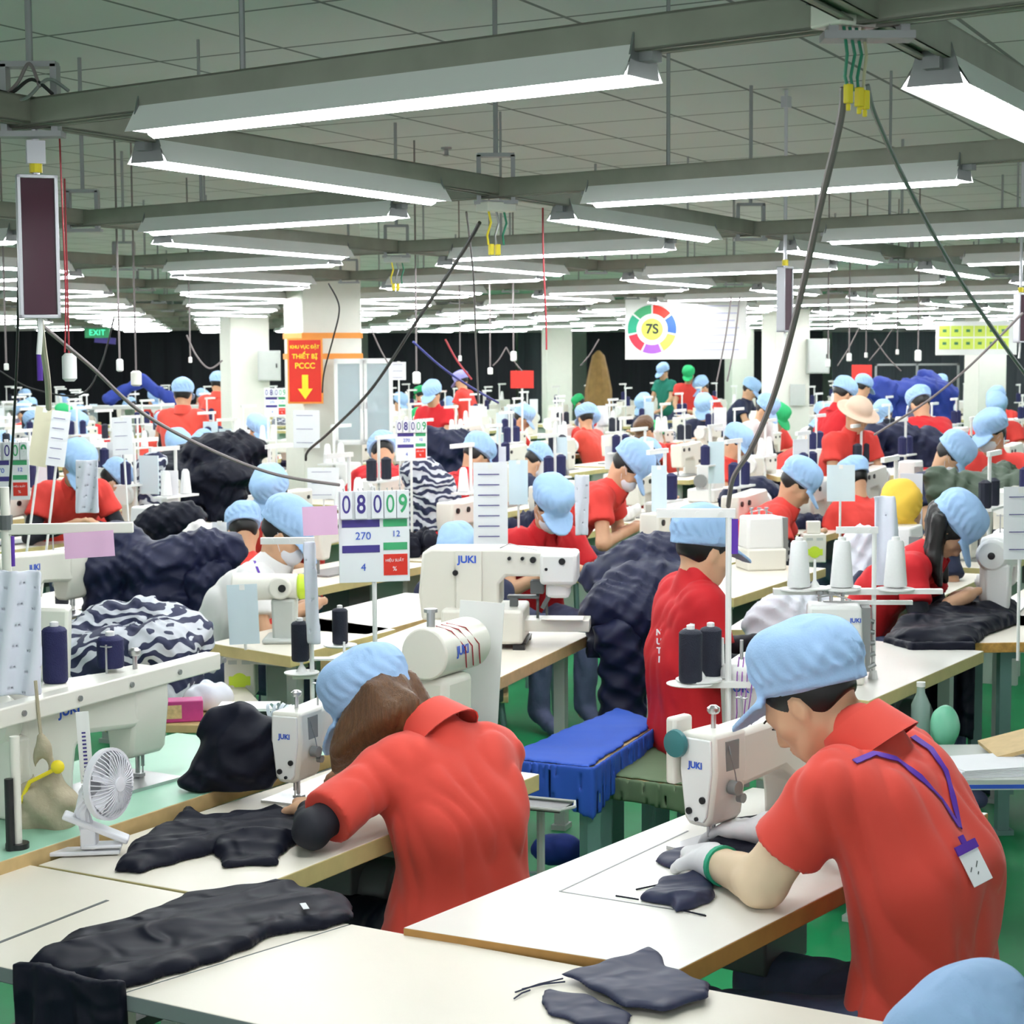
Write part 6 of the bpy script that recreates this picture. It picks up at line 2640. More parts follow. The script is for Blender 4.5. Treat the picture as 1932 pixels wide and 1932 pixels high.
# maroon display panels
def panel(label, px, py, y, w_, h_, rz, ztop):
    p = AY(px, py, y)
    t = thing('display_panel', label, 'display panel', (p.x, p.y, p.z), rz)
    b = MB()
    b.box((0, 0, 0), (w_ * .86, .03, h_ * .96))
    put('screen', b, t, mats=MAROON)
    b = MB()
    for s in (-1, 1):
        b.box((s * (w_ / 2 - .004), 0, 0), (.008, .040, h_))
        b.box((0, 0, s * (h_ / 2 - .004)), (w_, .040, .008))
    put('frame', b, t, mats=ALU, bevel=.001)
    b = MB()
    b.cone((0, 0, h_ / 2), (0, 0, ztop - p.z), .008, n=8)
    b.box((0, 0, ztop - p.z - .05), (.04, .03, .05))
    put('hanger_tube', b, t, mats=ALU)
    b = MB()
    b.cone((0, 0, h_ / 2 + .005), (0, 0, h_ / 2 + .03), .014, n=10)
    put('yellow_plug', b, t, mats=YEL)
    b = MB()
    b.tube([(.0, 0, -h_ / 2), (.0, 0, -h_ / 2 - .03), (-.005, 0, -h_ / 2 - .08)], .006, 6)
    put('tail_cable', b, t, mats=ENAMW)
    return t


panel('maroon display panel in a silver frame hanging nearest at upper left', 72, 466, 4.15, .088, .315, .35, ZT - .03)
panel('small maroon display panel hanging above the right white pillar', 1481, 565, 8.2, .078, .285, .9, ZC - .004)
panel('small maroon display panel at the far right edge', 1925, 600, 9.5, .06, .25, .6, ZC - .004)


def cord(label, pts, r, m, name='cable', cat='cable', n=8, group=None):
    P3 = [AY(x, y, d) for x, y, d in pts]
    # smooth through points (Catmull-Rom)
    out = []
    for i in range(len(P3) - 1):
        p0, p1, p2, p3 = P3[max(i - 1, 0)], P3[i], P3[i + 1], P3[min(i + 2, len(P3) - 1)]
        for k in range(n):
            t = k / n
            out.append(.5 * ((2 * p1) + (p2 - p0) * t + (2 * p0 - 5 * p1 + 4 * p2 - p3) * t * t + (3 * p1 - p0 - 3 * p2 + p3) * t ** 3))
    out.append(P3[-1])
    o0 = out[0].copy()
    b = MB()
    b.tube([q - o0 for q in out], r, 7)
    o = put(name, b, loc=o0, mats=m)
    return tag(o, label, cat, group)


# junction box over the near crossing
nz = node(-1, -1)
jb = AY(1594, 22, 2.93)
t = thing('junction_box', 'cream junction box with dark lid at the top crossing with hanging plugs', 'junction box', (jb.x, jb.y, jb.z), .6)
t.scale = (.78, .78, .86)
b = MB()
b.box((0, 0, -.008), (.11, .085, .045))
put('housing', b, t, mats=ENAM, bevel=.005)
b = MB()
b.box((0, 0, .018), (.12, .095, .01))
put('lid', b, t, mats=DKGREY)
for k, (dx, m) in enumerate(((-.022, CABLEG), (-.006, CABLEG), (.012, CABLEG), (.030, mat('cream_wire', (.5, .48, .30), .5)))):
    b = MB()
    b.tube([(dx, -.02, -.03), (dx + .006 * math.sin(k), -.03, -.08), (dx - .006, -.03, -.12), (dx * .8, -.03, -.145)], .0035, 6)
    put('wire', b, t, mats=m)
for k, dx in enumerate((-.018, .012, .028)):
    b = MB()
    b.box((dx, -.03, -.150 - .004 * k), (.015, .014, .034))
    b.cone((dx, -.03, -.168 - .004 * k), (dx, -.03, -.180 - .004 * k), .005, n=8)
    put('yellow_plug', b, t, mats=YEL, bevel=.002)
cord('thick grey cable falling from the top crossing towards the thread stand', [(1592, 165, 2.95), (1585, 230, 2.98), (1545, 400, 3.15), (1510, 560, 3.4), (1462, 740, 3.8), (1418, 845, 4.2), (1384, 900, 4.5), (1374, 955, 4.68)], .0062, GREYH)
cord('thin silver cable falling from the top crossing to the right edge', [(1636, 160, 2.95), (1652, 220, 2.98), (1712, 350, 3.1), (1800, 510, 3.3), (1890, 645, 3.5), (1960, 740, 3.65)], .0040, STEELD)
cord('thin silver cable crossing before the picture chart at right', [(1650, 820, 8.5), (1745, 760, 8.2), (1830, 690, 8.0), (1930, 590, 7.8)], .0055, GREYH)
cord('black cable from the yellow plugs down to the stand beside the big pillar', [(905, 420, 6.02), (870, 480, 6.2), (790, 600, 6.8), (700, 735, 7.6), (622, 815, 8.4), (582, 850, 8.9), (577, 868, 9.0)], .0065, CABLE)
cord('grey cable sagging from the left panel to the number board', [(80, 615, 4.5), (170, 690, 4.8), (270, 780, 5.2), (400, 850, 5.6), (520, 895, 5.9), (640, 915, 6.1)], .0055, GREYH)
cord('thin red wire beside the near maroon panel', [(112, 250, 4.6), (118, 400, 4.6), (124, 560, 4.6), (122, 665, 4.6)], .0022, REDC)
cord('beige hose below the near maroon panel', [(75, 600, 4.2), (82, 660, 4.4), (90, 720, 4.6), (92, 770, 4.8)], .008, mat('beige_hose', (.50, .47, .35), .5))
cord('thin dark cable at the far left edge', [(35, 480, 5), (33, 650, 5.2), (26, 800, 5.5), (16, 960, 5.8)], .004, CABLE)
cord('cable sagging at the left below the black curtain', [(0, 700, 8), (60, 733, 8), (150, 745, 8), (190, 690, 8), (215, 600, 8)], .004, CABLE)
cord('dark red wire hanging before the middle curtain', [(1024, 392, 7.0), (1025, 480, 7.0), (1030, 600, 7.0), (1031, 660, 7)], .0035, REDC)
cord('blue wire slanting down across the middle curtain', [(780, 645, 9), (830, 690, 9.3), (880, 725, 9.6), (940, 760, 10)], .006, BLUEW)
cord('dark red wire slanting down to a purple cap in the middle', [(840, 640, 11), (862, 680, 11), (890, 716, 11)], .006, REDC)
cord('thin grey cable hanging from the yellow plugs past the middle curtain', [(880, 400, 6.1), (893, 520, 6.3), (898, 650, 6.6), (903, 760, 7)], .0035, GREYH)
cord('thin grey wires hanging over the round chart banner left', [(1380, 560, 9), (1368, 640, 9), (1352, 720, 9)], .004, GREYH)
cord('thin grey wires hanging over the round chart banner right', [(1396, 560, 9), (1385, 650, 9), (1372, 720, 9)], .004, GREYH)
cord('looped cable by the big pillar top', [(620, 535, 9), (640, 580, 9.1), (628, 640, 9.2), (612, 700, 9.4), (608, 740, 9.6)], .004, CABLE)
cord('cable slanting behind the left pillar notice', [(352, 632, 12), (370, 670, 12), (395, 695, 12), (420, 680, 12)], .006, GREYH)
for k, (a, c2, d) in enumerate((((700, 620), (735, 690), 12), ((955, 655), (930, 690), 13), ((955, 655), (985, 700), 13), ((1130, 640), (1095, 690), 14), ((1620, 620), (1580, 690), 14), ((1650, 640), (1700, 700), 14), ((1690, 610), (1640, 680), 15))):
    cord('thin grey wire hanging in the far middle of the hall', [(a[0], a[1], d), ((a[0] + c2[0]) / 2, (a[1] + c2[1]) / 2 + 4, d), (c2[0], c2[1], d)], .005, GREYH, group='thin far wires')

for k, (pts, m_w) in enumerate(((((-20, 165), (20, 175), (60, 150), (100, 178)), CABLE), (((-20, 205), (30, 160), (55, 120), (75, 165)), GREYH), (((10, 190), (50, 185), (90, 150), (130, 172)), STEELD))):
    cord(['dark', 'grey', 'silvery'][k] + ' wire tangled on the trunking at the upper left corner', [(x, y, 4.05) for x, y in pts], .004, m_w)
# yellow plugs under the middle crossing and others
for (i, j, lab) in ((0, 0, 'socket box with yellow plugs under the middle crossing'), (1, 1, 'socket cluster with yellow plugs left above the big pillar'), (-1, 1, 'yellow plug hanging right of the middle under the third trunking')):
    p = node(i, j)
    t = thing('socket_cluster', lab, 'socket box', (p.x, p.y, ZT - .05), .6)
    b = MB()
    b.box((0, 0, -.01), (.11, .07, .03))
    put('housing', b, t, mats=ENAM if i == 0 else GREYP, bevel=.003)
    for k, dx in enumerate((-.03, .0, .03)):
        b = MB()
        b.tube([(dx, 0, -.02), (dx + .01, 0, -.06), (dx - .005, 0, -.10), (dx, 0, -.13)], .004, 6)
        put('wire', b, t, mats=[YEL, STEELD, CABLEG][k])
    for k, dx in enumerate((-.02, .005)):
        b = MB()
        b.box((dx, 0, -.145), (.016, .014, .035))
        put('yellow_plug', b, t, mats=YEL, bevel=.002)


# white switch boxes on cords
def pendant(label, px, py, y, w_, h_, m, ztop=ZC - .004, yel=False, group=None):
    p = AY(px, py, y)
    t = thing('hanging_switch', label, 'hanging switch', (p.x, p.y, p.z), rnd.uniform(-.3, .3), group)
    b = MB()
    b.lathe([(w_ * .30, -h_ / 2), (w_ * .5, -h_ * .4), (w_ * .5, h_ * .38), (w_ * .28, h_ / 2)], 12)
    put('housing', b, t, mats=m)
    b = MB()
    b.cone((0, 0, h_ / 2), (0, 0, ztop - p.z), .003 if y < 8 else .005, n=6)
    put('cord', b, t, mats=REDC if w_ > .035 and y < 7 else GREYH)
    return t


pendant('large white switch hanging left beside the near maroon panel cables', 131, 693, 5.6, .045, .085, WHITE, ztop=ZT)
pendant('white round hanging switch before the left black curtain', 226, 689, 8.0, .030, .055, WHITE)
pendant('cream hanging switch with a metal chain left of the grey pillar', 257, 714, 9.0, .052, .075, ENAM)
pendant('small white hanging switch at the far left', 12, 692, 9.0, .024, .034, WHITE)
pendant('tiny hanging switch before the curtain left of the grey pillar', 359, 679, 12, .024, .04, WHITE)
pendant('white switch hanging right of the pillar cabinet', 786, 713, 10, .045, .068, WHITE)
pendant('small white switch left of the red placard', 925, 700, 12, .035, .045, WHITE)
pendant('white oval switch above the red placard', 969, 672, 12, .040, .065, WHITE)
pendant('tiny white switch above the pink and blue caps', 868, 676, 13, .025, .04, WHITE)
pendant('white switch hanging before the dark far right curtain', 1732, 671, 12, .045, .075, WHITE)
pendant('small round switch beside the right pillar cabinet', 1602, 674, 12, .034, .055, WHITE)
pendant('small round switch right of the right pillar cabinet', 1562, 685, 12, .034, .055, WHITE)
pendant('tiny switch in the middle of the far right curtain', 1634, 670, 14, .025, .04, WHITE)
pendant('tiny switch in front of the far right curtain, higher one', 1693, 664, 14, .025, .04, WHITE)
# white small calendar at the cabinet
psheet('white calendar sheet hanging right of the pillar cabinet', 738, 683, 766, 717, 12, PAPER, lines=3)


def placard(label, px, py, y, w_, h_, m, pole=True):
    p = AY(px, py, y)
    t = thing('placard', label, 'placard', (p.x, p.y, p.z))
    b = MB()
    b.box((0, 0, 0), (w_, .012, h_))
    put('panel', b, t, mats=m, bevel=.002)
    b = MB()
    b.cone((0, .014, .77 - p.z), (0, .014, h_ * .3), .012, n=8)
    put('pole', b, t, mats=ENAMW)
    return t


placard('red placard on a white pole before the middle curtain', 985, 716, 20, .25, .19, REDT)
placard('red placard before the far right curtain', 1626, 703, 24, .26, .20, REDT)
# brown statue-like wrapped rack
p = AY(1129, 700, 30)
b = MB()
b.lathe([(.25, -p.z), (.22, -.3), (.16, 0), (.10, .25), (.02, .33)], 10)
put('wrapped_rack', b, loc=p, mats=mat('brown_cloth', (.22, .13, .04), .8, var=.3), label='tall brown wrapped rack in front of the far curtain', cat='rack')
# far right rack frame
p = AY(1730, 720, 28)
t = thing('garment_rack', 'thin grey rack frame behind the dark blue piles at the far right', 'rack', (p.x, p.y, 0))
b = MB()
for x in (-.62, 0, .62):
    b.box((x, 0, .85), (.03, .03, 1.7))
b.box((0, 0, 1.685), (1.27, .03, .03))
b.box((0, 0, 1.2), (1.27, .03, .02))
put('frame', b, t, mats=STEELD)
# small blue tent-like cloth at the left far
p = AY(268, 745, 26)
F = Field((-.75, -.25, -.25), (.75, .25, .42), .02)
F.cap((-.45, 0, -.05), (.0, 0, .20), .10, .06, k=.1)
F.cap((.45, 0, -.10), (.0, 0, .20), .10, .06, k=.1)
F.warp(folds(.6, .015, 3))
put('fabric_pile', F.mesh('fabric_pile', BLUED), loc=(p.x, p.y, p.z), label='dark blue fabric pile before the left black curtain', cat='fabric')
t = thing('worktable', 'long dark worktable under the blue fabric pile at the left', 'table', (p.x - 1, p.y, 0))
b = MB()
b.box((0, 0, p.z - .17), (5.0, .8, .04))
put('tabletop', b, t, mats=GREYP)
for x in (-2.4, -.8, .8, 2.4):
    b = MB()
    b.box((x, 0, (p.z - .17) / 2), (.05, .7, p.z - .17))
    put('leg', b, t, mats=GREYP)
# ------------------------------------------------------------------ the crowded middle and far rows
def simple_machine(z=0, lvl=1):
    t = thing('sewing_machine', 'x', 'sewing machine')
    b = MB()
    b.prism([(.29, 0), (.43, 0), (.45, .22), (.445, .285), (.42, .30), (.06, .285), (-.05, .29), (-.055, .20), (-.03, .08), (.03, .08), (.05, .155), (.24, .165), (.275, .14)], -.055, .055)
    put('machine_arm', b, t, mats=ENAM, bevel=.012 if lvl == 1 else 0)
    b = MB()
    b.cone((.45, 0, .22), (.49, 0, .22), .065, n=14)
    put('handwheel', b, t, mats=ENAMW)
    if lvl == 1:
        b = MB()
        b.box((.20, 0, .004), (.50, .18, .008))
        b.cone((0, 0, .005), (0, 0, .08), .008, n=6)
        put('bed_plate', b, t, mats=STEELD)
        b = MB()
        for x, zz in ((.0, .24), (.37, .12), (.12, .24)):
            b.cone((x, -.05, zz), (x, -.064, zz), .016, n=10)
            b.cone((x, .05, zz), (x, .062, zz), .012, n=10)
        put('screw_cap', b, t, mats=BLK)
    return t


def box_machine(lvl=1):
    t = thing('overlock_machine', 'x', 'sewing machine')
    b = MB()
    b.box((0, 0, .05), (.30, .22, .10))
    b.box((0, .02, .18), (.24, .15, .20), top=.9)
    put('machine_body', b, t, mats=ENAMW, bevel=.012)
    b = MB()
    b.box((-.10, -.07, .16), (.06, .05, .16))
    b.cone((.14, 0, .16), (.17, 0, .16), .05, n=12)
    put('looper_works', b, t, mats=STEELD)
    return t


m_ = [simple_machine(), simple_machine(lvl=2), box_machine()]


def far_table(lvl=1):
    t = thing('sewing_table', 'x', 'table')
    b = MB()
    b.two = 1
    b.slab([(-.56, -.27), (.56, -.27), (.56, .27), (-.56, .27)], .73, .77)
    put('tabletop', b, t, mats=[LAM, PLYY])
    for s in (-1, 1):
        b = MB()
        b.box((s * .44, 0, .365), (.045, .30, .73))
        put('leg', b, t, mats=GREYP)
    if lvl == 1:
        b = MB()
        b.box((.1, 0, .60), (.20, .16, .22))
        put('motor', b, t, mats=DKGREY)
    return t


ft = far_table()


def far_stand(kind):
    t = thing('thread_stand', 'x', 'thread stand')
    b = MB()
    b.cone((0, 0, 0), (0, 0, .58), .010, n=6)
    b.box((-.10, 0, .58), (.26, .02, .025))
    put('pole', b, t, mats=ENAMW)
    b = MB()
    b.box((0, 0, .30), (.30, .10, .012))
    put('tray', b, t, mats=WHITE)
    return t


fs = far_stand(0)


def far_spool(m, cone=False):
    b = MB()
    b.lathe([(.028, 0), (.034, .005), (.034 if not cone else .022, .13), (.012, .145)], 10)
    return b.mesh('thread_spool', m)


fsp = {'n': far_spool(NAVYT), 'b': far_spool(BLKT), 'w': far_spool(WHT, True)}


def heap_proto(seed, m, w=.24, h=.14):
    r = np.random.RandomState(seed)
    F = Field((-.42, -.30, -.01), (.42, .30, .30), .014)
    for k in range(5):
        a = r.uniform(-.2, .2, 2)
        b_ = r.uniform(-.24, .24, 2)
        F.cap((a[0], a[1] * .7, .04), (b_[0], b_[1] * .6, .03 + r.uniform(0, h * .6)), r.uniform(.05, .09), r.uniform(.03, .07), k=.05)
    F.warp(lambda X, Y, Z: .012 * np.abs(np.sin(X * 28 + Y * 13 + Z * 20 + seed + 2 * np.sin(Y * 19))) + .006 * np.sin(X * 47 - Y * 60) - .006)
    F.plane((0, 0, 0), (0, 0, -1))
    return F.mesh('garment_pile', m)


heaps = {}
for s in range(4):
    heaps[s] = heap_proto(20 + s, NAVYG)


def heap(label, x, y, z, m, s=0, sc=(1, 1, 1), rz=0, group=None, name='garment_pile'):
    o = bpy.data.objects.new(name, heaps[s])
    COL.objects.link(o)
    o.location = (x, y, z)
    o.scale = sc
    o.rotation_euler = (0, 0, rz)
    o.material_slots[0].link = 'OBJECT'
    o.material_slots[0].material = m
    return tag(o, label, 'garments', group)


STRIPE = bpy.data.materials.new('navy_white_striped_edges')
STRIPE.use_nodes = True
nt = STRIPE.node_tree
bs = nt.nodes['Principled BSDF']
bs.inputs['Roughness'].default_value = .7
tc = nt.nodes.new('ShaderNodeTexCoord')
wv = nt.nodes.new('ShaderNodeTexWave')
wv.inputs['Scale'].default_value = 7
wv.inputs['Distortion'].default_value = 16
wv.inputs['Detail'].default_value = 2
wv.bands_direction = 'Z'
rp = nt.nodes.new('ShaderNodeValToRGB')
rp.color_ramp.elements[0].position = .52
rp.color_ramp.elements[0].color = (.015, .02, .065, 1)
rp.color_ramp.elements[1].position = .60
rp.color_ramp.elements[1].color = (.62, .64, .70, 1)
nt.links.new(tc.outputs['Object'], wv.inputs['Vector'])
nt.links.new(wv.outputs[0], rp.inputs[0])
nt.links.new(rp.outputs[0], bs.inputs['Base Color'])


def big_heap(label, pts, y, zb, m, seed, r=(.07, .12), res=.012, name='garment_pile', amp=.012, freq=1.0):
    """pts: pixels of lump centres, with depth offsets"""
    W3 = [(AY(a, b_, y + (c[0] if c else 0)), (c[1] if len(c) > 1 else .09)) for a, b_, *c in pts]
    c0 = W3[0][0].copy()
    c0.z = zb
    lo = [min(w[0][i] - w[1] for w in W3) - .05 for i in range(3)]
    hi = [max(w[0][i] + w[1] for w in W3) + .05 for i in range(3)]
    lo[2] = min(lo[2], zb - .01)
    F = Field(lo, hi, res)
    for i, (p_, rr) in enumerate(W3):
        F.ell(p_, (rr * 1.25, rr * 1.1, rr * .75), k=.06)
        if i:
            F.cap(W3[i - 1][0], p_, W3[i - 1][1] * .7, rr * .7, k=.05)
        # down to the table
        F.cap(p_, (p_.x, p_.y, zb), rr * .8, rr * 1.0, k=.05)
    F.warp(lambda X, Y, Z: amp * np.abs(np.sin((X * 30 + Y * 17 + Z * 38) * freq + seed + 2.5 * np.sin((Y * 17 + X * 9) * freq))) + amp * .5 * np.sin((X * 71 - Z * 60) * freq + 2 * np.sin(X * 23)) - amp * .5)
    F.plane((0, 0, zb), (0, 0, -1))
    return tag(put(name, F.mesh(name, m, c0), loc=c0), label, 'garments')


big_heap('navy garments heaped on the left table behind the pink note', [(195, 1075, 0, .10), (230, 1020, .1, .09), (270, 1065, 0, .11), (330, 1050, .05, .09), (385, 1030, .1, .08), (430, 1035, .15, .07)], 8.05, .772, NAVYG, 3)
big_heap('navy garments trailing down beside the man in white', [(372, 1095, 0, .07), (400, 1075, .05, .07), (378, 1150, 0, .05)], 8.1, .50, NAVYG, 5)
big_heap('striped navy and white garments heaped below the left table', [(140, 1225, 0, .10), (200, 1190, .1, .11), (270, 1175, .1, .10), (330, 1200, .05, .12), (300, 1230, -.1, .12), (210, 1240, -.1, .12), (120, 1260, -.1, .10)], 6.7, .60, STRIPE, 9)
t = table('low bench holding the striped garments at the left', rect((AY(225, 1240, 6.75).x, 6.75), (1, .3), 1.0, .6), .598, .03, LAM, GREYP, motor=False, name='low_bench', cat='bench')
big_heap('black garments piled high on a table at the left background', [(300, 895, 0, .14), (350, 880, .1, .18), (405, 860, .1, .2), (455, 850, .2, .16), (425, 900, -.1, .16), (345, 905, -.1, .14)], 12.6, .772, BLACKG, 2, res=.016, amp=.02, freq=.6)
big_heap('bundle of navy sleeves left of the black heap', [(275, 880, 0, .07), (295, 870, 0, .06), (285, 900, 0, .07)], 12.0, .80, STRIPE, 4, res=.014)
big_heap('dark rounded garment bundle lying left of the grey machine head cover', [(290, 988, 0, .09), (320, 985, 0, .11), (350, 975, 0, .09)], 9.9, .775, BLACKG, 8, res=.013)
big_heap('navy jacket heap lying left of the bright red shirt', [(1150, 1090, .3, .10), (1210, 1060, .3, .12), (1265, 1050, .3, .11), (1190, 1120, .1, .12), (1245, 1110, .1, .13), (1150, 1150, 0, .10), (1200, 1160, 0, .12)], 7.2, .70, NAVYG, 6, res=.012)
big_heap('navy sleeve hanging from the jacket heap beside the bright red shirt', [(1160, 1200, 0, .07), (1180, 1240, 0, .06), (1195, 1280, 0, .05)], 7.1, .42, NAVYG, 7, res=.011)
big_heap('navy garments behind the light blue cap of the bright red shirt man', [(1400, 935, 0, .10), (1430, 930, 0, .12), (1385, 950, 0, .08)], 11.5, .80, NAVYG, 1, res=.014)
big_heap('navy garments between the two number boards and the red backed worker', [(815, 830, 0, .13), (850, 845, 0, .16), (880, 835, .1, .12), (830, 865, 0, .15)], 15.0, .85, NAVYG, 2, res=.018, amp=.02, freq=.6)
big_heap('striped navy garments hanging beside the second number board', [(795, 890, 0, .11), (815, 915, 0, .12), (825, 945, 0, .12)], 11.4, .80, STRIPE, 5, res=.015)
big_heap('olive green garments lying on the tables at the right', [(1775, 905, 0, .09), (1800, 925, 0, .12), (1840, 925, 0, .12), (1890, 905, .2, .12), (1925, 915, 0, .10), (1862, 945, -.1, .09)], 11.4, .775, OLIVE, 3, res=.015, amp=.018, freq=.7)
big_heap('long navy sleeves lying over the white table at right', [(1650, 818, 0, .10), (1700, 822, 0, .12), (1750, 835, 0, .14), (1785, 855, 0, .12)], 15.0, .95, NAVYG, 3, res=.018, amp=.018, freq=.6)
big_heap('dark blue fabric heap in front of the far right curtain, left one', [(1652, 738, 0, .22), (1675, 742, 0, .20)], 24, .95, BLUED, 3, res=.03, amp=.03, freq=.4)
big_heap('dark blue fabric heap in front of the far right curtain, right one', [(1705, 740, 0, .2), (1740, 738, 0, .24), (1775, 745, 0, .2), (1750, 715, .3, .15)], 24, .95, BLUED, 5, res=.03, amp=.03, freq=.4)
big_heap('white cloth heap left of the boxy overlock machine', [(1445, 1185, 0, .07), (1480, 1160, 0, .09), (1520, 1150, .1, .10), (1500, 1195, 0, .09)], 6.9, .772, mat('white_nylon', (.74, .75, .82), .6, var=.06), 4, res=.010)
big_heap('crumpled clear plastic behind the cream machine at right', [(1625, 1020, 0, .07), (1640, 1060, 0, .08), (1630, 1090, 0, .09)], 8.6, .775, PLASTIC, 4, res=.012)
big_heap('white plastic wrapped heap with coloured print beside the white notice sheet', [(378, 1005, 0, .05), (384, 1018, 0, .06), (376, 1030, 0, .05)], 8.5, .78, mat('printed_plastic', (.72, .70, .68), .4, var=.3, scale=30), 4, res=.010)
# black garment over the right table corner
big = [(1668, 1205), (1700, 1180), (1760, 1150), (1815, 1135), (1880, 1138), (1925, 1150), (1918, 1178), (1860, 1200), (1840, 1218), (1790, 1222), (1700, 1215)]
G7 = pz(big, .775)
o = cloth('garment', 'black garment spread over the corner of the orange edged table at right', G7, .773, .06, BLACKG, seed=12, ang=.4, f=.6, crease=.8, edge=.06, res=.010)
q0, q1, q2 = AZ(1672, 1208, .775), AZ(1750, 1222, .775), AZ(1835, 1222, .775)
hang('hanging_part', None, [(q0.x, q0.y - .01, .79, .66), (q0.x + (q1.x - q0.x) * .5, q1.y - .01, .80, .56), (q1.x, q1.y - .01, .80, .46), (q2.x, q2.y - .01, .80, .42)], None, BLACKG, thick=.014, seed=5, res=.010, parent=o)
# small low things at the right under the tables
p = AY(1737, 1340, 6.1)
t = thing('bottle', 'clear drinking bottle with pale green label under the right table', 'bottle', (p.x, p.y, p.z - .10))
b = MB()
b.lathe([(.03, 0), (.032, .01), (.032, .12), (.014, .16), (.013, .18)], 16)
put('bottle_body', b, t, mats=mat('clear_bottle', (.45, .60, .55), .1, alpha=.6))
b = MB()
b.cone((0, 0, .18), (0, 0, .195), .015, n=12)
put('cap', b, t, mats=WHITE)
p2 = AY(1782, 1372, 6.0)
F = Field((-.07, -.06, -.10), (.07, .06, .10), .008)
F.ell((0, 0, 0), (.05, .04, .075), k=.01)
F.warp(folds(1.5, .004, 2))
put('plastic_pouch', F.mesh('plastic_pouch', mat('mint_plastic', (.22, .62, .42), .3)), loc=p2, label='mint green plastic pouch under the right table', cat='pouch')
p3 = AZ(1760, 1462, .62)
t = thing('low_shelf', 'green steel shelf under the right table carrying papers', 'shelf', (p3.x + .30, p3.y + .2, 0), .0)
b = MB()
b.box((0, 0, .60), (.95, .50, .03))
put('board', b, t, mats=GREYP)
for sx in (-.42, .42):
    for sy in (-.2, .2):
        b = MB()
        b.box((sx, sy, .30), (.04, .04, .60))
        put('leg', b, t, mats=LEGG)
b = MB()
b.box((-.10, -.245, .595), (.5, .012, .012))
put('blue_edge', b, t, mats=BLUEL)
b = MB()
for k in range(6):
    b.box((.004 * k, .003 * k, .004 * k), (.26, .20, .003), rz=.03 * k)
put('paper_stack', b, loc=(p3.x + .17, p3.y + .08, .617), rz=.1, mats=PAPER, label='stack of white papers on the green shelf under the right table', cat='papers')
b = MB()
b.box((0, 0, 0), (.30, .24, .012), ry=-.25)
put('cardboard_sheet', b, loc=(p3.x + .38, p3.y + .28, .67), mats=PLY, label='brown cardboard sheet behind the paper stack', cat='cardboard')
p = AY(1050, 1560, 6.6)
F = Field((-.14, -.1, -.1), (.14, .1, .1), .012)
F.ell((0, 0, 0), (.10, .06, .06), k=.02)
F.warp(folds(1.2, .006, 2))
put('cloth_bag', F.mesh('cloth_bag', BLUED), loc=(p.x, p.y, .09), label='dark blue cloth bag lying on the floor behind the blue bench', cat='bag')
# drawer tray at the end of the woman's table
p = AY(1020, 1520, 5.0)
t = thing('parts_tray', 'dark wire framed tray beyond the end of the cream sewing table', 'tray', (p.x, p.y, p.z), -.4)
b = MB()
b.box((0, 0, 0), (.15, .10, .006))
put('tray_base', b, t, mats=BLK)
b = MB()
b.tube([(-.08, -.055, .006), (.08, -.055, .006), (.10, .0, .006), (.08, .055, .006), (-.08, .055, .006), (-.08, -.055, .006)], .005, 6)
b.cone((0, 0, 0), (0, 0, -(p.z) + .0), .012, n=8)
put('wire_rim', b, t, mats=GREYP)

# ---- procedural rows
PEOPLE_PX = [(535, 7.7), (1040, 9.3), (1185, 10.4), (1795, 7.7), (146, 11), (348, 17.5), (414, 23.6), (336, 14.5), (900, 12.6), (1505, 10.6), (1592, 17), (1618, 13.5), (1706, 9), (512, 10), (866, 7.9), (722, 13.2)]
protos = {}


def person_proto(key, **k):
    st = k.pop('stand', False)
    J = pose((0, 0), 0, lean=k.pop('lean', .5), hp=k.pop('hp', .7), stand=st, turn=k.pop('turn', 0))
    r, _ = person('x', J, REDT, SKIN, h=.0165, fine=False, handfine=False, eyes=False, capm=CAPB, fold_amp=.004, collar=False, **k)
    protos[key] = (r, J['head'].z + .125)


person_proto('a', lean=.45, hp=.6)
person_proto('b', lean=.75, hp=.9, mask=True)
person_proto('c', lean=.35, hp=.4, turn=.5, mask=True, armcov=BLKS)
person_proto('s', stand=True, lean=.2, hp=.4)
person_proto('t', stand=True, lean=.65, hp=.7, armcov=BLKS)


def far_person(label, px, pytop, D, key, yaw, shirt=REDT, cap=CAPB, group=None, sc=None):
    src, top = protos[key]
    tz = 1.88 - (pytop - 668) * D / FPX
    x = (px - 966) * D / FPX
    s = tz / top if sc is None else sc
    c = copy_to(src, (x, D, 0), yaw, label, group, s)
    recolor(c, 'shirt', shirt)
    recolor(c, 'cap', cap)
    return c


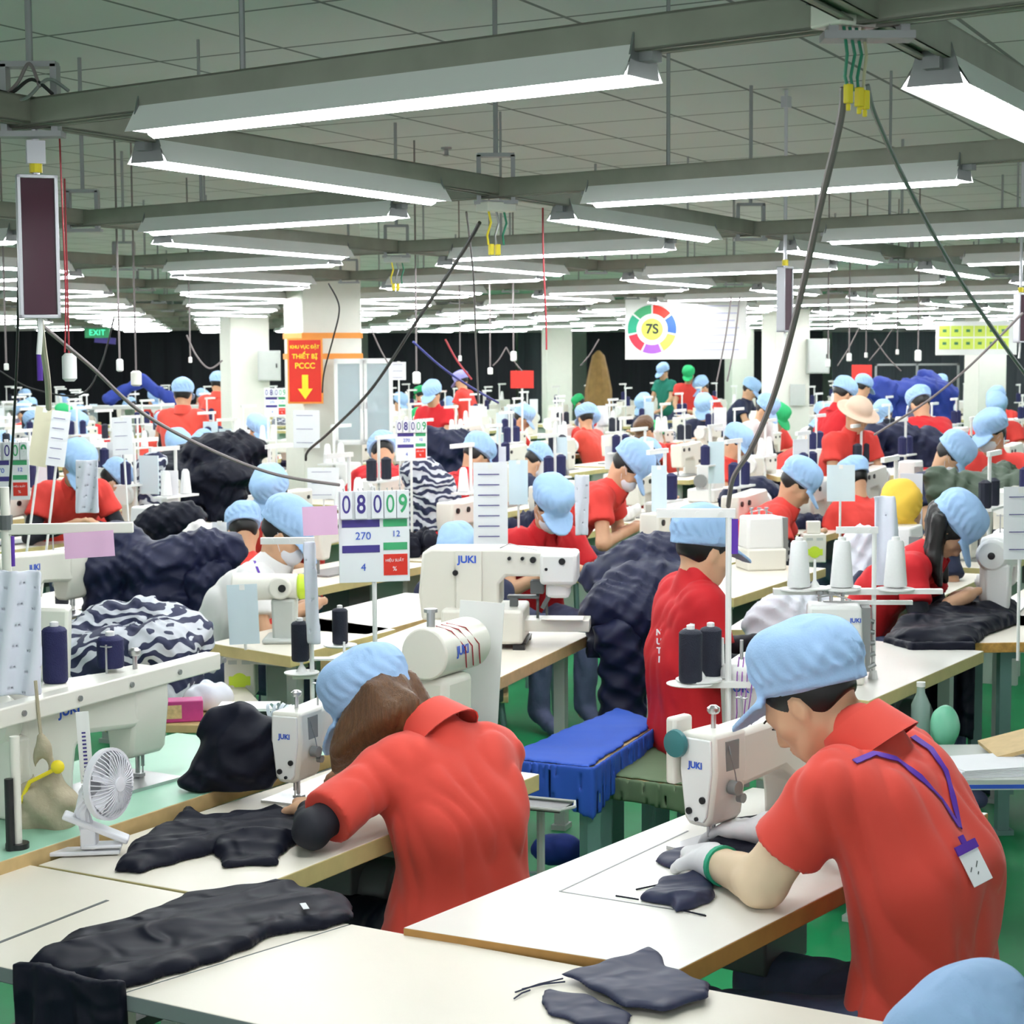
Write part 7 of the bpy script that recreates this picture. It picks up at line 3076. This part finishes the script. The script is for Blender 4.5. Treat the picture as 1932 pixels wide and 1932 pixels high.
FP = [
    (830, 722, 19.5, 's', 2.6, REDD, CAPB, 'worker standing in bright red before the middle black curtain'),
    (887, 703, 27, 's', 1.2, REDT, mat('lilac_cap', (.36, .34, .72), .8), 'worker with a lilac cap near the middle black curtain'),
    (945, 768, 21, 'a', -1.8, REDT, CAPB, 'dark haired worker with red white collar right of the number boards'),
    (1035, 768, 21, 'b', -1.5, REDT, CAPB, 'worker in profile in coral under the narrow middle pillar'),
    (1130, 748, 27, 't', 1.4, REDD, CAPG, 'worker bending left in bright pink red with a green cap behind'),
    (1262, 690, 32, 's', 2.3, GRC, CAPB, 'worker in dark green standing under the round chart banner'),
    (1302, 696, 30, 's', 2.9, REDT, CAPG, 'worker with green cap right of the dark green shirt'),
    (1146, 716, 33, 's', 1.0, PAPERB, CAPB, 'worker in pale blue far in the middle'),
    (1258, 792, 19, 'a', 2.0, REDT, HAIRN, 'small brown haired worker in coral left of the green cap'),
    (1282, 800, 20, 'b', 2.4, REDT, CAPG, 'low bent worker in a green cap in the centre right'),
    (1388, 752, 17.5, 't', -2.2, WHC, CAPB, 'tall worker in white with blue cap bending at centre right'),
    (1432, 768, 20, 'a', -2.4, REDT, CAPG, 'worker in coral wearing a flat green cap beside the long grey cable'),
    (1460, 802, 17, 'b', -1.4, REDT, CAPB, 'worker in coral bent over right of the flat green cap'),
    (1355, 716, 30, 'a', 2, REDT, CAPB, 'far worker in coral left of the right white pillar'),
    (1380, 720, 28, 'a', -2, NAVC, CAPB, 'far worker in navy left of the right white pillar'),
    (1340, 750, 22, 'a', 2.8, NAVC, CAPB, 'worker with low blue cap in the centre right rows'),
    (1675, 826, 12.8, 'b', -2.0, NAVC, CAPB, 'worker hidden under a light blue cap beyond the hanging pale paper'),
    (1655, 880, 11.5, 'a', 0.4, REDT, CAPB, 'worker in coral behind the pale blue hanging paper'),
    (1775, 742, 15.5, 't', .3, REDD, CAPB, 'worker in red bending over the long white table with back to us'),
    (1893, 786, 13.5, 'c', 2.6, REDT, CAPB, 'masked worker with brown hair in coral at the right edge'),
    (1790, 716, 26, 's', 1, PAPERB, CAPB, 'worker in pale blue behind the dark blue heaps'),
    (1880, 752, 20, 'a', 2.9, REDT, CAPB, 'worker beyond the right pillar with a pink note beside'),
    (1612, 716, 22, 's', -1.2, NAVC, CAPB, 'second blue cap behind the worker leaning left'),
    (1165, 838, 14, 'a', -1.2, REDT, CAPB, 'worker in red half hidden behind the leaning red worker'),
    (925, 845, 14.5, 'b', -1.2, NAVC, CAPB, 'light blue capped worker beside the navy garments in the middle'),
    (462, 965, 8.9, 'a', .2, REDT, CAPB, 'worker in coral half hidden behind the middle left machines'),
    (1915, 740, 24, 'a', 2.0, REDT, CAPB, 'far worker at the right edge in coral'),
    (100, 872, 12.4, 'b', -1.3, REDT, CAPB, 'second light blue cap next to the red worker at left'),
    (1700, 765, 20, 'a', 2.2, REDT, CAPB, 'worker seated beyond the long navy sleeves'),
    (1245, 748, 25, 'a', 2.2, NAVC, CAPB, 'far worker in navy in the centre rows'),
]
occ = list(PEOPLE_PX)
for (px, py, D, key, yw, sh, cp, lab) in FP:
    far_person(lab, px, py, D, key, yw, sh, cp)
    occ.append((px, D))

placed = []
for ia in range(-26, 27):
    for ib in range(0, 34):
        base = Vector((0.25, 8.6)) + A_DIR * (ia * 1.35) + B_DIR * (ib * 1.24)
        jx, jy = rnd.uniform(-.08, .08), rnd.uniform(-.08, .08)
        x, y = base.x + jx, base.y + jy
        if y < 8.7 or y > 34:
            continue
        px = 966 + x / y * FPX
        if px < -80 or px > 2010:
            continue
        # keep clear of pillars, and of hand placed tables
        if any(abs(x - cx) < .75 and abs(y - cy) < .75 for cx, cy in ((col1x, 15.2), (-3.22, 22.5), (.81, 33), (3.36, 22.8), (6.88, 27))):
            continue
        if y < 9.6 and (px < 420 or 1340 < px < 1560):
            continue
        placed.append((x, y, px))
cnt = 0
for (x, y, px) in placed:
    near = y < 15
    side = 'left' if px < 640 else ('middle' if px < 1290 else 'right')
    zone = ('middle rows' if y < 15 else ('far rows' if y < 24 else 'farthest rows')) + ' at the ' + side
    rz = math.atan2(B_DIR.y, B_DIR.x)
    flip = rnd.random() < .5
    far3 = y > 24
    if far3 and rnd.random() < .25:
        continue
    copy_to(ft, (x, y, 0), rz, 'cream sewing table in the ' + zone, 'sewing tables in the ' + zone)
    kind = rnd.random()
    mr = rz + (math.pi if flip else 0)
    d = Vector((math.cos(mr), math.sin(mr)))
    src = (m_[2] if kind < .25 else m_[0]) if y < 24 else m_[1]
    q = Vector((x, y)) - d * (.16 if src is not m_[2] else 0)
    copy_to(src, (q.x, q.y, .772), mr, ('boxy white overlock machine' if src is m_[2] else 'cream sewing machine') + ' on a table in the ' + zone, ('overlock machines' if src is m_[2] else 'sewing machines') + ' in the ' + zone)
    s_ = Vector((x, y)) + d * .42 + Vector((-d.y, d.x)) * .18
    copy_to(fs, (s_.x, s_.y, .77), mr, 'white thread stand on a table in the ' + zone, 'thread stands in the ' + zone)
    col = rnd.choice('nnbww')
    for k in range(2):
        if far3 and k:
            continue
        o = bpy.data.objects.new('thread_spool', fsp[col])
        COL.objects.link(o)
        v = Matrix.Rotation(mr, 3, 'Z') @ Vector((-.09 + .18 * k, 0, 0))
        o.location = (s_.x + v.x, s_.y + v.y, .77 + .307)
        cn = {'n': 'navy', 'b': 'black', 'w': 'white'}[col]
        tag(o, cn + ' thread spool on a stand in the ' + zone, 'spool', cn + ' spools in the ' + zone)
    if rnd.random() < (.55 if y < 24 else .4):
        mm_ = rnd.choice([NAVYG, NAVYG, BLACKG, STRIPE, WHC, NAVYG2])
        cn = {'navy_nylon': 'navy', 'black_nylon': 'black', 'navy_white_striped_edges': 'striped', 'white_cotton': 'white', 'navy_grey_nylon': 'grey navy'}[mm_.name]
        s3 = Vector((x, y)) - d * rnd.uniform(.2, .4) + Vector((-d.y, d.x)) * rnd.uniform(-.1, .1)
        heap(cn + ' garment pile on a table in the ' + zone, s3.x, s3.y, .771, mm_, rnd.randrange(4), (rnd.uniform(.5, .8), rnd.uniform(.5, .8), rnd.uniform(.6, 1.1)), rnd.uniform(0, 6), cn + ' garment piles in the ' + zone)
    if rnd.random() < .40 and y < 26:
        w_, h_ = rnd.uniform(.09, .14), rnd.uniform(.18, .32)
        b = MB()
        b.box((0, 0, 0), (w_, .008, h_))
        mp = rnd.choice([PAPER, PAPERB, PLASTIC, PAPER])
        o = put('hanging_sheet', b, loc=(s_.x + rnd.uniform(-.1, .1), s_.y - .03, 1.02 + rnd.uniform(0, .15)), rz=rnd.uniform(-.4, .4), mats=mp)
        cn = 'pale blue' if mp is PAPERB else ('milky plastic' if mp is PLASTIC else 'white')
        tag(o, cn + ' sheet hanging from a thread stand in the ' + zone, 'sheet', cn + ' sheets in the ' + zone)
    # workers
    wside = Vector((.80, -.60)) if not flip else Vector((-.80, .60))
    wp = Vector((x, y)) + wside * .52
    wpx = 966 + wp.x / wp.y * FPX
    pr = .28 if y < 15 else .42
    if rnd.random() < pr and wp.y > 12 and not any(abs(wpx - ox) < 45 and abs(wp.y - od) < 5 or math.hypot((ox - 966) / FPX * od - wp.x, od - wp.y) < .7 for ox, od in occ):
        key = rnd.choice('aabbc')
        yw = math.atan2(wside.x, -wside.y) + rnd.uniform(-.2, .2)
        sh = rnd.choice([REDT, REDT, REDD, REDP, NAVC, WHC])
        src2, top = protos[key]
        cn = 'navy' if sh is NAVC else ('white' if sh is WHC else 'red')
        c = copy_to(src2, (wp.x, wp.y, 0), yw, 'seated worker in a ' + cn + ' shirt in the ' + zone, 'workers in ' + cn + ' in the ' + zone)
        recolor(c, 'shirt', sh)
        if rnd.random() < .12:
            recolor(c, 'cap', CAPG)
            c['label'] = 'seated worker in a ' + cn + ' shirt and green cap in the ' + zone
            c['group'] = 'green capped ' + c['group']
        cnt += 1
print('stations', len(placed), 'far workers', cnt)
# long white table at right with standing workers
p = AY(1700, 830, 15)
table('long white cutting table between the standing red workers at right', rect((p.x, 15.2), (1, .1), 2.2, .9), .90, .04, LAMW, PLYY, motor=False)
# ------------------------------------------------------------------ remove the moulds that only served for copies
dead = [o for o in bpy.data.objects if o.parent is None and o.get('label') in ('x', 'lamp')]
dead += [k for o in dead for k in bpy.data.objects if k.parent == o]
dead += [k for o in dead for k in bpy.data.objects if k.parent == o and k not in dead]
for o in dead:
    bpy.data.objects.remove(o)
